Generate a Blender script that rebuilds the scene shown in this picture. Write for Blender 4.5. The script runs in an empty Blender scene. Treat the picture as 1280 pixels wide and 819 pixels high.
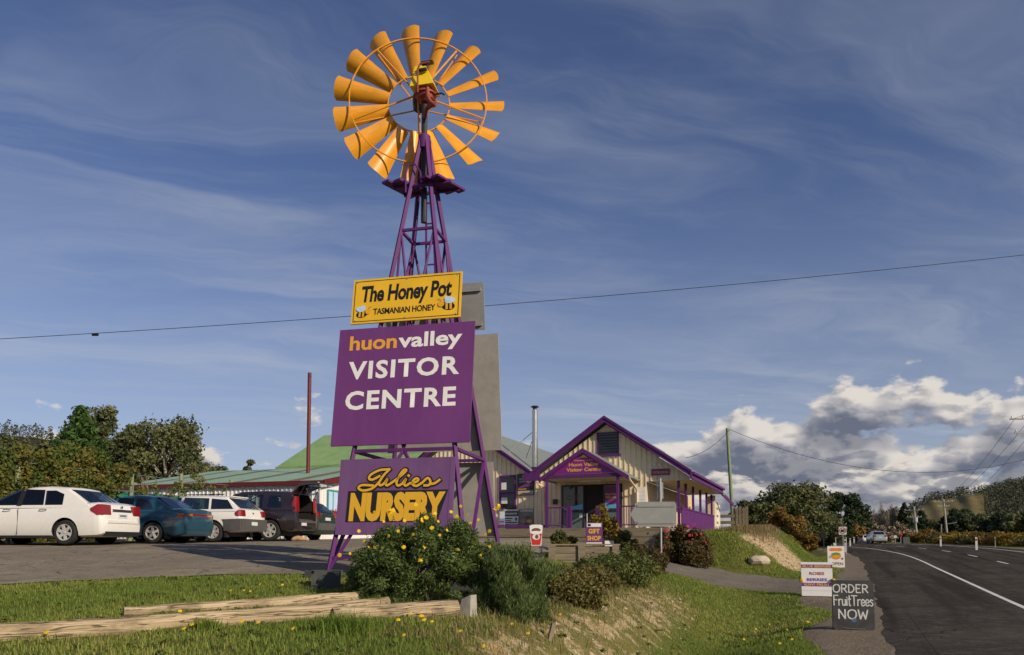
import bpy, bmesh, math, random
import numpy as np
from mathutils import Vector, Matrix
R = math.radians
rng = np.random.default_rng(7)
random.seed(7)
scene = bpy.context.scene
col = scene.collection

# ------------------------------------------------------------------ camera
F, PITCH = 934.0, R(3.5)
CAMZ = 1.7
CY = 409.5 + (270.5 - F * math.tan(PITCH))
cd = bpy.data.cameras.new('camera')
cam = bpy.data.objects.new('camera', cd)
col.objects.link(cam)
cam.location = (0, 0, CAMZ)
cam.rotation_euler = (R(90) + PITCH, 0, 0)
cd.sensor_width = 36
cd.lens = F / 1280 * 36
cd.shift_y = (CY - 409.5) / 1280
cd.clip_end = 9000
cd.clip_start = 0.1
scene.camera = cam
scene.render.resolution_x, scene.render.resolution_y = 1024, 655

# ------------------------------------------------------------------ light
SUN_AZ = math.atan2(0.72, -0.69)       # clockwise from +Y, towards the sun
SUN_EL = R(27)
world = bpy.data.worlds.new('World')
scene.world = world
world.use_nodes = True
wt = world.node_tree
wt.nodes.clear()


class NB:
    """tiny node helper"""
    def __init__(s, t): s.t = t
    def n(s, typ, **kw):
        nd = s.t.nodes.new(typ)
        for k, v in kw.items(): setattr(nd, k, v)
        return nd
    def link(s, a, b): s.t.links.new(a, b)
    def val(s, inp, v):
        if isinstance(v, bpy.types.NodeSocket): s.link(v, inp)
        elif isinstance(v, (tuple, list)) and len(v) == 3 and inp.type == 'RGBA': inp.default_value = (*v, 1)
        else: inp.default_value = v
    def m(s, op, a, b=None, c=None, clamp=False):
        nd = s.n('ShaderNodeMath', operation=op, use_clamp=clamp)
        s.val(nd.inputs[0], a)
        if b is not None: s.val(nd.inputs[1], b)
        if c is not None: s.val(nd.inputs[2], c)
        return nd.outputs[0]
    def ss(s, x, a, b, lo=0.0, hi=1.0):
        nd = s.n('ShaderNodeMapRange', interpolation_type='SMOOTHSTEP')
        for i, v in enumerate((x, a, b, lo, hi)): s.val(nd.inputs[i], v)
        return nd.outputs[0]
    def mix(s, f, a, b, mode='MIX'):
        nd = s.n('ShaderNodeMix', data_type='RGBA', blend_type=mode)
        s.val(nd.inputs[0], f); s.val(nd.inputs[6], a); s.val(nd.inputs[7], b)
        return nd.outputs[2]
    def noise(s, vec, scale, detail=4, rough=.55, dist=0.0, dim='3D'):
        nd = s.n('ShaderNodeTexNoise', noise_dimensions=dim)
        if vec is not None: s.link(vec, nd.inputs['Vector'])
        nd.inputs['Scale'].default_value = scale; nd.inputs['Detail'].default_value = detail
        nd.inputs['Roughness'].default_value = rough; nd.inputs['Distortion'].default_value = dist
        return nd.outputs['Fac']
    def xyz(s, x, y, z):
        nd = s.n('ShaderNodeCombineXYZ')
        for i, v in enumerate((x, y, z)): s.val(nd.inputs[i], v)
        return nd.outputs[0]


def build_world():
    b = NB(wt)
    out = b.n('ShaderNodeOutputWorld'); bg = b.n('ShaderNodeBackground')
    b.link(bg.outputs[0], out.inputs[0])
    sky = b.n('ShaderNodeTexSky', sky_type='NISHITA')
    sky.sun_disc = False
    sky.sun_elevation = SUN_EL
    sky.sun_rotation = SUN_AZ
    sky.air_density, sky.dust_density, sky.ozone_density = 1.0, 0.6, 2.5
    tc = b.n('ShaderNodeTexCoord')
    sep = b.n('ShaderNodeSeparateXYZ'); b.link(tc.outputs['Generated'], sep.inputs[0])
    X, Y, Z = sep.outputs
    az = b.m('ARCTAN2', X, Y)
    el = b.m('ARCSINE', Z)
    skyc = b.mix(1.0, sky.outputs[0], (0.65, 0.635, 0.79), 'MULTIPLY')
    # thin high cirrus streaks on a plane overhead
    zz = b.m('MAXIMUM', Z, 0.03)
    px = b.m('DIVIDE', X, zz); py = b.m('DIVIDE', Y, zz)
    rx = b.m('ADD', b.m('MULTIPLY', px, 0.93), b.m('MULTIPLY', py, 0.36))
    ry = b.m('SUBTRACT', b.m('MULTIPLY', py, 0.93), b.m('MULTIPLY', px, 0.36))
    wob = b.m('MULTIPLY', b.noise(b.xyz(b.m('MULTIPLY', px, .5), b.m('MULTIPLY', py, .5), 1.0), 1.0, 4), 2.2)
    c1 = b.noise(b.xyz(b.m('MULTIPLY', rx, 0.45), b.m('ADD', b.m('MULTIPLY', ry, 1.2), wob), 3.1), 1.0, 6, .62, .8)
    c3 = b.noise(b.xyz(b.m('MULTIPLY', rx, 0.9), b.m('ADD', b.m('MULTIPLY', ry, 2.4), wob), 6.1), 1.0, 5, .66, .4)
    c2 = b.noise(b.xyz(b.m('MULTIPLY', px, 0.35), b.m('MULTIPLY', py, 0.35), 9.0), 1.0, 3)
    cir = b.m('MULTIPLY', b.m('ADD', b.ss(c1, .40, .78), b.m('MULTIPLY', b.ss(c3, .45, .80), .55)), b.ss(c2, .30, .62))
    veil = b.ss(el, R(28), R(3), 0.0, 0.36)
    cirf = b.m('ADD', b.m('MULTIPLY', cir, .34), veil, clamp=True)
    skyc = b.mix(cirf, skyc, (4.3, 4.6, 5.2))

    def layer(seed, sc, el0, el1, cover, lit, mid, dark, asp, d_el, rgt, soft):
        """a bank of cumulus along the horizon; tops lit, bases in shade"""
        nonlocal skyc
        big = b.noise(b.xyz(b.m('MULTIPLY_ADD', az, sc * .32, seed), b.m('MULTIPLY', el, sc * .45), 0.0), 1.0, 1, dim='2D')
        def dens(de, da, det):
            a = b.m('ADD', az, R(da)); e = b.m('ADD', el, R(de))
            f = b.noise(b.xyz(b.m('MULTIPLY_ADD', a, sc, seed), b.m('MULTIPLY', e, sc * asp), 0.0), 1.0, det, .58, dim='2D')
            bl = b.noise(b.xyz(b.m('MULTIPLY_ADD', a, sc * 1.5, seed), b.m('MULTIPLY_ADD', e, sc * asp * 1.25, 7.3), 0.0), 1.0, 2, .5, dim='2D')
            puff = b.m('SUBTRACT', .16, b.m('MULTIPLY', b.m('ABSOLUTE', b.m('SUBTRACT', bl, .5)), 1.5))
            dd = b.m('ADD', b.m('ADD', f, b.m('MULTIPLY', big, .42)), b.m('MULTIPLY', puff, .42))
            dd = b.m('ADD', dd, b.ss(a, R(3), R(27), 0.0, rgt))
            return b.m('SUBTRACT', dd, b.ss(e, R(el0), R(el1), 0.0, 0.62))
        d0 = b.m('SUBTRACT', dens(0, 0, 7), cover)
        d1 = b.m('SUBTRACT', dens(d_el, d_el * .5, 3), cover)
        d2 = b.m('SUBTRACT', dens(d_el * .3, d_el * .25, 5), cover)
        alpha = b.ss(d0, 0.0, soft)
        c = b.mix(b.ss(d1, -.05, .10), lit, mid)
        c = b.mix(b.ss(d1, .06, .24), c, dark)
        rel = b.ss(b.m('SUBTRACT', d0, d2), -.05, .07)      # relief of the puffs towards the sun
        c = b.mix(b.m('MULTIPLY', b.m('SUBTRACT', 1.0, rel), .45), c, dark)
        c = b.mix(b.m('MULTIPLY', rel, .22), c, lit)
        skyc = b.mix(b.m('MULTIPLY', alpha, .97), skyc, c)
    layer(1.7, 7.0, 4.0, 19.5, .705, (6.9, 6.4, 5.9), (3.3, 3.3, 3.7), (1.25, 1.42, 1.95), 1.9, 1.5, .250, .10)
    layer(8.3, 9.0, 1.5, 12.0, .612, (6.6, 6.1, 5.5), (3.2, 3.2, 3.7), (1.5, 1.65, 2.2), 2.4, 1.0, .03, .10)
    b.link(skyc, bg.inputs[0])
    bg.inputs[1].default_value = 0.105
build_world()
world.cycles.sampling_method = 'MANUAL'
world.cycles.sample_map_resolution = 512
scene.cycles.adaptive_threshold = .02

sd = bpy.data.lights.new('sun', 'SUN')
sun = bpy.data.objects.new('sun', sd)
col.objects.link(sun)
sd.energy = 4.2
sd.angle = R(0.5)
sd.color = (1.0, 0.86, 0.66)
sdir = Vector((math.sin(SUN_AZ) * math.cos(SUN_EL), math.cos(SUN_AZ) * math.cos(SUN_EL), math.sin(SUN_EL)))
sun.rotation_euler = sdir.to_track_quat('Z', 'Y').to_euler()
sun.location = sdir * 60
scene.view_settings.view_transform = 'Standard'
scene.view_settings.look = 'None'
scene.view_settings.gamma = 1.0
scene.view_settings.exposure = 0.05
scene.cycles.max_bounces = 6
scene.cycles.transparent_max_bounces = 8
scene.cycles.use_denoising = True

# ------------------------------------------------------------------ geometry helpers
def ray(px, py):
    x = (px - 640) / F; y = (CY - py) / F
    d = Vector((x, math.cos(PITCH) - y * math.sin(PITCH), math.sin(PITCH) + y * math.cos(PITCH)))
    return d / d.y
def at(px, py, Y): return Vector((0, 0, CAMZ)) + ray(px, py) * Y
def xat(px, Y): return (px - 640) / F * Y


def mesh_obj(name, me, mat, parent=None, smooth=False):
    o = bpy.data.objects.new(name, me)
    col.objects.link(o)
    if mat is not None: me.materials.append(mat)
    if parent is not None: o.parent = parent
    if smooth and len(me.polygons): me.polygons.foreach_set('use_smooth', [True] * len(me.polygons))
    return o
def tag(o, label=None, cat=None, group=None, kind=None):
    if label: o['label'] = label
    if cat: o['category'] = cat
    if group: o['group'] = group
    if kind: o['kind'] = kind
    return o
def empty(name, loc=(0, 0, 0), rz=0.0, label=None, cat=None, group=None):
    o = bpy.data.objects.new(name, None)
    col.objects.link(o)
    o.location = loc; o.rotation_euler = (0, 0, rz)
    o.empty_display_size = .1
    return tag(o, label, cat, group)


class MB:
    def __init__(s): s.v = []; s.f = []
    def add(s, vs, fs):
        k = len(s.v); s.v += [tuple(p) for p in vs]; s.f += [tuple(i + k for i in f) for f in fs]; return s
    def box(s, c, sz, rz=0.0):
        cx, cy, cz = c; a, b, h = (q / 2 for q in sz); cr, sr = math.cos(rz), math.sin(rz)
        vs = []
        for z in (-h, h):
            for x, y in ((-a, -b), (a, -b), (a, b), (-a, b)):
                vs.append((cx + x * cr - y * sr, cy + x * sr + y * cr, cz + z))
        return s.add(vs, [(3, 2, 1, 0), (4, 5, 6, 7), (0, 1, 5, 4), (1, 2, 6, 5), (2, 3, 7, 6), (3, 0, 4, 7)])
    def bb(s, x0, x1, y0, y1, z0, z1): return s.box(((x0 + x1) / 2, (y0 + y1) / 2, (z0 + z1) / 2), (abs(x1 - x0), abs(y1 - y0), abs(z1 - z0)))
    def beam(s, p, q, w, h=None, up=(0, 0, 1)):
        h = h or w; p, q = Vector(p), Vector(q); d = (q - p).normalized(); up = Vector(up)
        if abs(d.dot(up)) > .98: up = Vector((0, 1, 0))
        sx = d.cross(up).normalized() * w / 2; sy = sx.cross(d).normalized() * h / 2
        vs = [p - sx - sy, p + sx - sy, p + sx + sy, p - sx + sy, q - sx - sy, q + sx - sy, q + sx + sy, q - sx + sy]
        return s.add(vs, [(0, 1, 2, 3), (7, 6, 5, 4), (4, 5, 1, 0), (5, 6, 2, 1), (6, 7, 3, 2), (7, 4, 0, 3)])
    def tube(s, pts, rad, n=8, cap=True):
        pts = [Vector(p) for p in pts]; m = len(pts)
        rad = rad if isinstance(rad, (list, tuple)) else [rad] * m
        ref = None; vs = []
        for i, p in enumerate(pts):
            d = (pts[min(i + 1, m - 1)] - pts[max(i - 1, 0)]).normalized()
            if ref is None: ref = Vector((0, 0, 1)) if abs(d.z) < .9 else Vector((1, 0, 0))
            sx = d.cross(ref)
            if sx.length < 1e-4: sx = d.cross(Vector((0, 1, 0)))
            sx.normalize(); sy = sx.cross(d).normalized(); ref = sy
            for k in range(n):
                a = 2 * math.pi * k / n
                vs.append(p + (sx * math.cos(a) + sy * math.sin(a)) * rad[i])
        fs = [(i * n + k, i * n + (k + 1) % n, (i + 1) * n + (k + 1) % n, (i + 1) * n + k) for i in range(m - 1) for k in range(n)]
        if cap: fs += [tuple(range(n - 1, -1, -1)), tuple((m - 1) * n + k for k in range(n))]
        return s.add(vs, fs)
    def prism(s, poly, y0, y1):
        """poly in (x,z), extruded along y"""
        n = len(poly)
        vs = [(x, y0, z) for x, z in poly] + [(x, y1, z) for x, z in poly]
        fs = [tuple(range(n)), tuple(range(2 * n - 1, n - 1, -1))] + [((i + 1) % n, i, n + i, n + (i + 1) % n) for i in range(n)]
        return s.add(vs, fs)
    def prismx(s, poly, x0, x1):
        n = len(poly)
        vs = [(x0, y, z) for y, z in poly] + [(x1, y, z) for y, z in poly]
        fs = [tuple(range(n)), tuple(range(2 * n - 1, n - 1, -1))] + [((i + 1) % n, i, n + i, n + (i + 1) % n) for i in range(n)]
        return s.add(vs, fs)
    def lathe(s, prof, axis='z', n=24, c=(0, 0, 0)):
        """prof list (r, h) ; revolve about axis"""
        m = len(prof); vs = []
        for r, h in prof:
            for k in range(n):
                a = 2 * math.pi * k / n; x, y = r * math.cos(a), r * math.sin(a)
                p = (x, y, h) if axis == 'z' else ((x, h, y) if axis == 'y' else (h, x, y))
                vs.append((p[0] + c[0], p[1] + c[1], p[2] + c[2]))
        fs = [(i * n + k, i * n + (k + 1) % n, (i + 1) * n + (k + 1) % n, (i + 1) * n + k) for i in range(m - 1) for k in range(n)]
        return s.add(vs, fs)
    def mesh(s, name, sharp=None):
        me = bpy.data.meshes.new(name)
        me.from_pydata(s.v, [], s.f)
        bm = bmesh.new(); bm.from_mesh(me)
        bmesh.ops.recalc_face_normals(bm, faces=bm.faces)
        if sharp is not None:
            for f in bm.faces: f.smooth = True
            for e in bm.edges:
                if len(e.link_faces) == 2: e.smooth = e.calc_face_angle() < R(sharp)
        bm.to_mesh(me); bm.free(); me.update()
        return me
    def build(s, name, mat, parent=None, sharp=None):
        return mesh_obj(name, s.mesh(name, sharp), mat, parent)


def copy_tree(o, parent=None):
    c = o.copy(); col.objects.link(c); c.parent = parent
    for ch in [k for k in col.objects if k.parent == o]: copy_tree(ch, c)
    return c

# ------------------------------------------------------------------ materials
def pm(name, base, rough=.6, metal=0.0, var=.12, scale=4.0, bump=0.0, bscale=40.0, coat=0.0, spec=.5, dirt=0.0, dirtcol=(.10, .085, .06), stretch=None):
    mt = bpy.data.materials.new(name); mt.use_nodes = True
    b = NB(mt.node_tree); bs = mt.node_tree.nodes['Principled BSDF']
    tc = b.n('ShaderNodeTexCoord'); vec = tc.outputs['Object']
    if stretch:
        mp = b.n('ShaderNodeMapping'); mp.inputs['Scale'].default_value = stretch
        b.link(vec, mp.inputs[0]); vec = mp.outputs[0]
    nf = b.noise(vec, scale, 5, .6)
    k = b.ss(nf, .25, .75, 1 - var, 1 + var)
    c = b.mix(1.0, base, b.xyz(k, k, k), 'MULTIPLY')
    if dirt > 0:
        dn = b.noise(vec, scale * 2.3 + .7, 6, .65)
        c = b.mix(b.m('MULTIPLY', b.ss(dn, .48, .75), dirt), c, dirtcol)
    b.link(c, bs.inputs['Base Color'])
    bs.inputs['Metallic'].default_value = metal
    b.link(b.m('ADD', rough - .06, b.m('MULTIPLY', nf, .12)), bs.inputs['Roughness'])
    bs.inputs['Coat Weight'].default_value = coat
    bs.inputs['Coat Roughness'].default_value = .05
    bs.inputs['Specular IOR Level'].default_value = spec
    if bump > 0:
        bn = b.n('ShaderNodeBump'); bn.inputs['Strength'].default_value = bump; bn.inputs['Distance'].default_value = .01
        b.link(b.noise(vec, bscale, 6, .65), bn.inputs['Height'])
        b.link(bn.outputs[0], bs.inputs['Normal'])
    return mt


def leafmat(name, stops, trans=.3, rough=.6):
    """colour from the per-leaf attribute"""
    mt = bpy.data.materials.new(name); mt.use_nodes = True
    t = mt.node_tree; b = NB(t); bs = t.nodes['Principled BSDF']; out = t.nodes['Material Output']
    at_ = b.n('ShaderNodeAttribute', attribute_name='rnd')
    rp = b.n('ShaderNodeValToRGB')
    els = rp.color_ramp.elements
    while len(els) < len(stops): els.new(.5)
    for e_, (p, c) in zip(els, stops): e_.position = p; e_.color = (*c, 1)
    b.link(at_.outputs['Fac'], rp.inputs[0])
    b.link(rp.outputs[0], bs.inputs['Base Color'])
    bs.inputs['Roughness'].default_value = rough
    bs.inputs['Specular IOR Level'].default_value = .25
    tr = b.n('ShaderNodeBsdfTranslucent'); b.link(rp.outputs[0], tr.inputs[0])
    mx = b.n('ShaderNodeMixShader'); mx.inputs[0].default_value = trans
    b.link(bs.outputs[0], mx.inputs[1]); b.link(tr.outputs[0], mx.inputs[2]); b.link(mx.outputs[0], out.inputs[0])
    return mt

M = {}
M['purple'] = pm('purple_paint', (.105, .022, .140), .62, var=.10, bump=.05, dirt=.10, spec=.25)
M['purple_sign'] = pm('purple_sign', (.150, .036, .170), .5, var=.10, scale=1.3, dirt=.12, dirtcol=(.18, .08, .20), stretch=(1.6, 1, .5))
M['purple_faded'] = pm('purple_faded', (.150, .066, .180), .55, var=.14, scale=1.5, dirt=.2, dirtcol=(.22, .13, .25), stretch=(2, 1, .6))
M['magenta_sign'] = pm('magenta_sign', (.22, .010, .20), .4, var=.05)
M['orange_sail'] = pm('orange_sail', (.76, .33, .022), .28, var=.12, scale=3, spec=.6, dirt=.30, dirtcol=(.40, .14, .015), stretch=(.7, 3, 3))
M['yellow_paint'] = pm('yellow_paint', (.80, .55, .02), .35, var=.05)
M['rust_red'] = pm('rust_red', (.27, .045, .025), .55, var=.3, scale=12, bump=.15)
M['dark_metal'] = pm('dark_metal', (.035, .035, .035), .5, metal=.4)
M['galv'] = pm('galvanised', (.42, .43, .44), .45, metal=.6, var=.12, scale=8)
M['bare_panel'] = pm('bare_panel', (.37, .35, .32), .55, var=.09, scale=3, dirt=.2)
M['grey_back'] = pm('grey_sign_back', (.27, .275, .265), .6, var=.08)
M['honey_yellow'] = pm('honey_yellow', (.80, .47, .018), .4, var=.08, scale=2, dirt=.10, dirtcol=(.6, .32, .02))
M['black'] = pm('black', (.012, .011, .011), .45, var=.1)
M['white'] = pm('white_paint', (.80, .79, .76), .45, var=.04)
M['white_soft'] = pm('white_soft', (.72, .71, .68), .6, var=.06)
M['gold_letter'] = pm('gold_letter', (.72, .40, .02), .4, var=.03)
M['orange_letter'] = pm('orange_letter', (.75, .36, .03), .4, var=.03)
M['beewing'] = pm('bee_wing', (.50, .66, .85), .4, var=.05)
M['concrete'] = pm('concrete', (.36, .34, .30), .85, var=.2, scale=6, bump=.3)
M['dark_concrete'] = pm('dark_concrete', (.055, .06, .055), .85, var=.25, scale=6, bump=.3)
M['cream'] = pm('cream_wall', (.74, .62, .42), .65, var=.07, scale=2.5, dirt=.12, dirtcol=(.3, .24, .15))
M['cream2'] = pm('cream_batten', (.76, .64, .44), .65, var=.07)
M['soffit'] = pm('soffit', (.62, .52, .33), .7, var=.05)
M['roof_grey'] = pm('roof_green_grey', (.20, .225, .195), .5, var=.12, scale=3)
M['roof_green'] = pm('roof_green', (.22, .35, .13), .5, var=.15, scale=1.2, dirt=.25, dirtcol=(.30, .33, .12))
M['roof_pale'] = pm('roof_pale_green', (.26, .41, .26), .5, var=.12, scale=2)
M['roof_brown'] = pm('roof_brown', (.17, .13, .09), .6, var=.15)
M['shedwhite'] = pm('shed_white', (.74, .73, .71), .5, var=.07, scale=3, dirt=.12, dirtcol=(.4, .36, .3))
M['barge_red'] = pm('barge_red', (.115, .012, .014), .5, var=.1)
M['teal_paint'] = pm('teal_trim', (.04, .30, .33), .5)
M['glass'] = pm('dark_glass', (.010, .011, .011), .08, var=.3, spec=.45)
M['glass_int'] = pm('window_glass', (.012, .012, .016), .08, var=.3, spec=.7)
M['dark_in'] = pm('dark_interior', (.010, .009, .009), .8)
M['teal_glass'] = pm('frosted_door', (.10, .15, .14), .3)
M['wood'] = pm('weathered_wood', (.21, .170, .115), .8, var=.30, scale=3.0, bump=.4, bscale=30, stretch=(.35, 5, 5))
M['log_plain'] = pm('old_log', (.36, .285, .175), .9, var=.5, scale=2.2, bump=1.0, bscale=16, dirt=.75, dirtcol=(.085, .065, .04), stretch=(.5, 7, 7))
M['postgreen'] = pm('treated_post', (.20, .25, .14), .8, var=.2, bump=.2, stretch=(6, 6, .6))
M['greywood'] = pm('grey_pole', (.36, .335, .30), .8, var=.2, bump=.2, stretch=(6, 6, .6))
M['bark'] = pm('bark', (.20, .16, .115), .9, var=.35, scale=5, bump=.5, stretch=(4, 4, .6))
M['palebark'] = pm('pale_bark', (.40, .35, .28), .85, var=.3, scale=4, bump=.3, stretch=(4, 4, .6))
M['tyre'] = pm('tyre', (.016, .016, .016), .85)
M['rim'] = pm('alloy', (.58, .57, .55), .35, metal=.3, var=.08)
M['carwhite'] = pm('car_white', (.78, .76, .72), .28, var=.02, coat=.8)
M['carteal'] = pm('car_teal', (.010, .065, .105), .30, var=.06, coat=.8)
M['cargrape'] = pm('car_plum', (.020, .014, .020), .28, var=.05, coat=.8)
M['cargreen'] = pm('car_green', (.018, .035, .028), .30, var=.05, coat=.8)
M['carsilver'] = pm('car_silver', (.40, .44, .40), .30, metal=.4, var=.04, coat=.6)
M['trimgrey'] = pm('trim_grey', (.085, .083, .082), .55)
M['trimblack'] = pm('trim_black', (.014, .014, .014), .6)
M['chrome'] = pm('chrome', (.65, .65, .65), .15, metal=1.0, var=.03)
M['lightred'] = pm('tail_light_red', (.22, .006, .008), .15, var=.1, coat=.5)
M['lightorange'] = pm('tail_light_amber', (.62, .20, .01), .15, coat=.7)
M['lightclear'] = pm('tail_light_clear', (.55, .50, .48), .15, coat=.7)
M['plate'] = pm('number_plate', (.62, .65, .66), .4, var=.06)
M['plateblue'] = pm('plate_blue', (.08, .14, .30), .4)
M['wire'] = pm('wire', (.02, .02, .02), .6)
M['chalk'] = pm('chalk', (.62, .61, .58), .9, var=.22, scale=30)
M['chalkboard'] = pm('chalkboard', (.045, .047, .048), .8, var=.35, scale=3, dirt=.4, dirtcol=(.11, .11, .11))
M['red'] = pm('red_paint', (.55, .03, .02), .45)
M['redtext'] = pm('red_text', (.42, .04, .06), .5)
M['purpletext'] = pm('purple_text', (.17, .04, .30), .5)
M['orange'] = pm('orange_paint', (.78, .25, .02), .5)
M['green_paint'] = pm('green_paint', (.10, .32, .08), .5)
M['skyblue'] = pm('sky_blue', (.10, .40, .65), .5)
M['brown'] = pm('brown_paint', (.16, .07, .03), .6)
M['tan'] = pm('tan_cloth', (.42, .27, .15), .9, var=.3, scale=14)
M['netting'] = pm('green_netting', (.02, .16, .105), .8, var=.2, scale=5, bump=.3)
M['lane'] = pm('lane_paint', (.70, .69, .66), .7, var=.12, scale=3, dirt=.45, dirtcol=(.22, .21, .2))
M['navy'] = pm('navy', (.018, .016, .035), .4)
M['palegrey'] = pm('pale_grey', (.42, .42, .40), .5)
M['midgrey'] = pm('poster_grey', (.17, .165, .16), .5, var=.2)
M['cream_poster'] = pm('poster_cream', (.62, .61, .46), .5)
M['steel'] = pm('stainless', (.60, .58, .55), .25, metal=.9, var=.06)


def log_material():
    mt = bpy.data.materials.new('old_log'); mt.use_nodes = True
    b = NB(mt.node_tree); bs = mt.node_tree.nodes['Principled BSDF']
    tc = b.n('ShaderNodeTexCoord')
    def st(x, y, z):
        mp = b.n('ShaderNodeMapping'); mp.inputs['Scale'].default_value = (x, y, z); b.link(tc.outputs['Object'], mp.inputs[0]); return mp.outputs[0]
    grain = b.noise(st(1.6, 26, 26), 1.0, 6, .65, .6)
    blot = b.noise(st(2.2, 5, 5), 1.0, 5, .65)
    crack = b.noise(st(.9, 16, 16), 1.0, 3, .5, .9)
    c = b.mix(b.ss(grain, .3, .7), (.30, .225, .130), (.58, .46, .30))
    c = b.mix(b.m('MULTIPLY', b.ss(blot, .50, .70), .7), c, (.17, .13, .08))
    ck = b.ss(b.m('ABSOLUTE', b.m('SUBTRACT', crack, .5)), .022, .006)
    c = b.mix(b.m('MULTIPLY', ck, .8), c, (.06, .045, .028))
    b.link(c, bs.inputs['Base Color']); bs.inputs['Roughness'].default_value = .95; bs.inputs['Specular IOR Level'].default_value = .1
    bn = b.n('ShaderNodeBump'); bn.inputs['Strength'].default_value = .9; bn.inputs['Distance'].default_value = .02
    b.link(b.m('SUBTRACT', b.m('ADD', grain, b.m('MULTIPLY', blot, .6)), b.m('MULTIPLY', ck, .6)), bn.inputs['Height']); b.link(bn.outputs[0], bs.inputs['Normal'])
    return mt
M['log'] = log_material()


def glass_material():
    mt = bpy.data.materials.new('car_glass'); mt.use_nodes = True
    t = mt.node_tree; b = NB(t); out = t.nodes['Material Output']; t.nodes.remove(t.nodes['Principled BSDF'])
    tr = b.n('ShaderNodeBsdfTransparent'); tr.inputs[0].default_value = (.72, .76, .75, 1)
    gl = b.n('ShaderNodeBsdfGlossy'); gl.inputs['Roughness'].default_value = .03; gl.inputs[0].default_value = (.9, .95, .95, 1)
    fr = b.n('ShaderNodeFresnel'); fr.inputs[0].default_value = 1.5
    mx = b.n('ShaderNodeMixShader'); b.link(b.m('ADD', .02, fr.outputs[0], clamp=True), mx.inputs[0])
    b.link(tr.outputs[0], mx.inputs[1]); b.link(gl.outputs[0], mx.inputs[2]); b.link(mx.outputs[0], out.inputs[0])
    return mt
M['car_glass'] = glass_material()
M['seat_cloth'] = pm('seat_cloth', (.05, .05, .052), .9, var=.2)

# ------------------------------------------------------------------ terrain
RH = R(24.5)
CS, SN = math.cos(RH), math.sin(RH)
def uv_of(x, y): return SN * x + CS * y, CS * x - SN * y
def xy_of(u, v): return SN * u + CS * v, CS * u - SN * v
def ss(a, b, x):
    t = np.clip((np.asarray(x, float) - a) / (b - a), 0, 1)
    return t * t * (3 - 2 * t)
def lerp(a, b, t): return a + (b - a) * t
def off(u):
    u = np.asarray(u, float)
    q = np.clip(u - 45, 0, 75)
    return -.0022 * q * q - .33 * np.clip(u - 120, 0, 180)
_ut = np.linspace(-100, 400, 2001)
_zt = np.interp(_ut, [-100, 0, 18, 45, 60, 78, 110, 400], [0, 0, .02, .48, .85, 1.15, 1.40, 1.45])
_k = np.hanning(81); _k /= _k.sum()
_zt = np.convolve(np.pad(_zt, 40, mode='edge'), _k, 'valid')
def zroad(u): return np.interp(u, _ut, _zt)
FX = [-60, -7.67, -6.0, -3.5, -1.2, .2, .9, 1.1, 3.4]
FY = [8.0, 11.2, 12.2, 12.75, 13.5, 18.0, 22.0, 26.3, 27.2]
def lot_front(x): return np.interp(x, FX, FY)
def lot_back(x): return np.minimum(32.2 - .418 * (np.asarray(x) - 4.42), 37.0)
def drive_edges(v):
    """u of the near and far kerb of the driveway at offset v"""
    fl = 2.2 * ss(-3.0, 0.4, v) ** 2
    return 25.4 - fl + .05 * v * 0, 32.6 + fl
def ground_raw(x, y):
    x = np.asarray(x, float); y = np.asarray(y, float)
    u, v = uv_of(x, y); vp = v - off(u); r = zroad(u)
    P = np.where(y < 19.4, 1.65 - .07 * (19.4 - y), 1.65 + .02 * (y - 19.4))
    P = np.clip(P, .35, 2.2)
    q = np.clip(u - 5, 0, 20)
    vt = -1.9 - .05 * q; vc = vt - 1.7 - .04 * q
    dit = np.exp(-((vp + 2.2) / .95) ** 2)
    low = r - .36 * dit * (1 - ss(21.5, 24.5, u))
    Q = np.minimum(P, .78) + np.clip(P - .78, 0, None) * ss(0, 1, (vc + .2 - vp) / (1.2 + .35 * np.clip(u, 0, 40)))
    mound = lerp(low, Q, ss(0, 1, (vt - vp) / (vt - vc)))
    drive = lerp(r - .0, P, ss(2, 13, -vp))
    Bz = 2.15 + .03 * np.clip(u - 34, 0, 22)
    Bz = lerp(Bz, P, ss(13, 19, -vp))
    Bz = lerp(Bz, r + .75, ss(54, 74, u))
    low2 = r - .22 * dit * ss(34, 38, u)
    bm = lerp(low2, Bz, ss(1.7, 5.0, -vp))
    z = lerp(mound, drive, ss(22.6, 25.6, u))
    z = lerp(z, bm, ss(32.4, 35.8, u))
    road = r + .04 * np.clip(vp, 0, 10.8)
    zr_ = road - .25 * ss(11.6, 15, vp) + .5 * ss(15, 40, vp)
    z = np.where(vp > -.9, lerp(z, zr_, ss(-.9, -.2, vp)), z)
    far = np.hypot(x, y)
    return lerp(z, 1.3, ss(150, 320, far))
def small_bumps(x, y):
    return .022 * np.sin(2.1 * x + 1.3 * np.sin(1.7 * y)) * np.sin(1.9 * y + .7) + .016 * np.sin(5.3 * x + 2.0 * np.sin(3.1 * y)) * np.sin(4.7 * y)
def paved(x, y, mg=0.0):
    """> 0 inside the asphalt sheets by at least mg"""
    x = np.asarray(x, float); y = np.asarray(y, float)
    u, v = uv_of(x, y); vp = v - off(u)
    a = (vp > .35 + mg) & (vp < 11.3 - mg) & (u < 300)
    n, f = drive_edges(v)
    b_ = (u > n + mg) & (u < f - mg) & (vp < .6) & (v > -10)
    c = (x < 3.4 - mg) & (y > lot_front(x) + mg) & (y < lot_back(x) - mg) & (x > -50)
    return a | b_ | c
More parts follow.
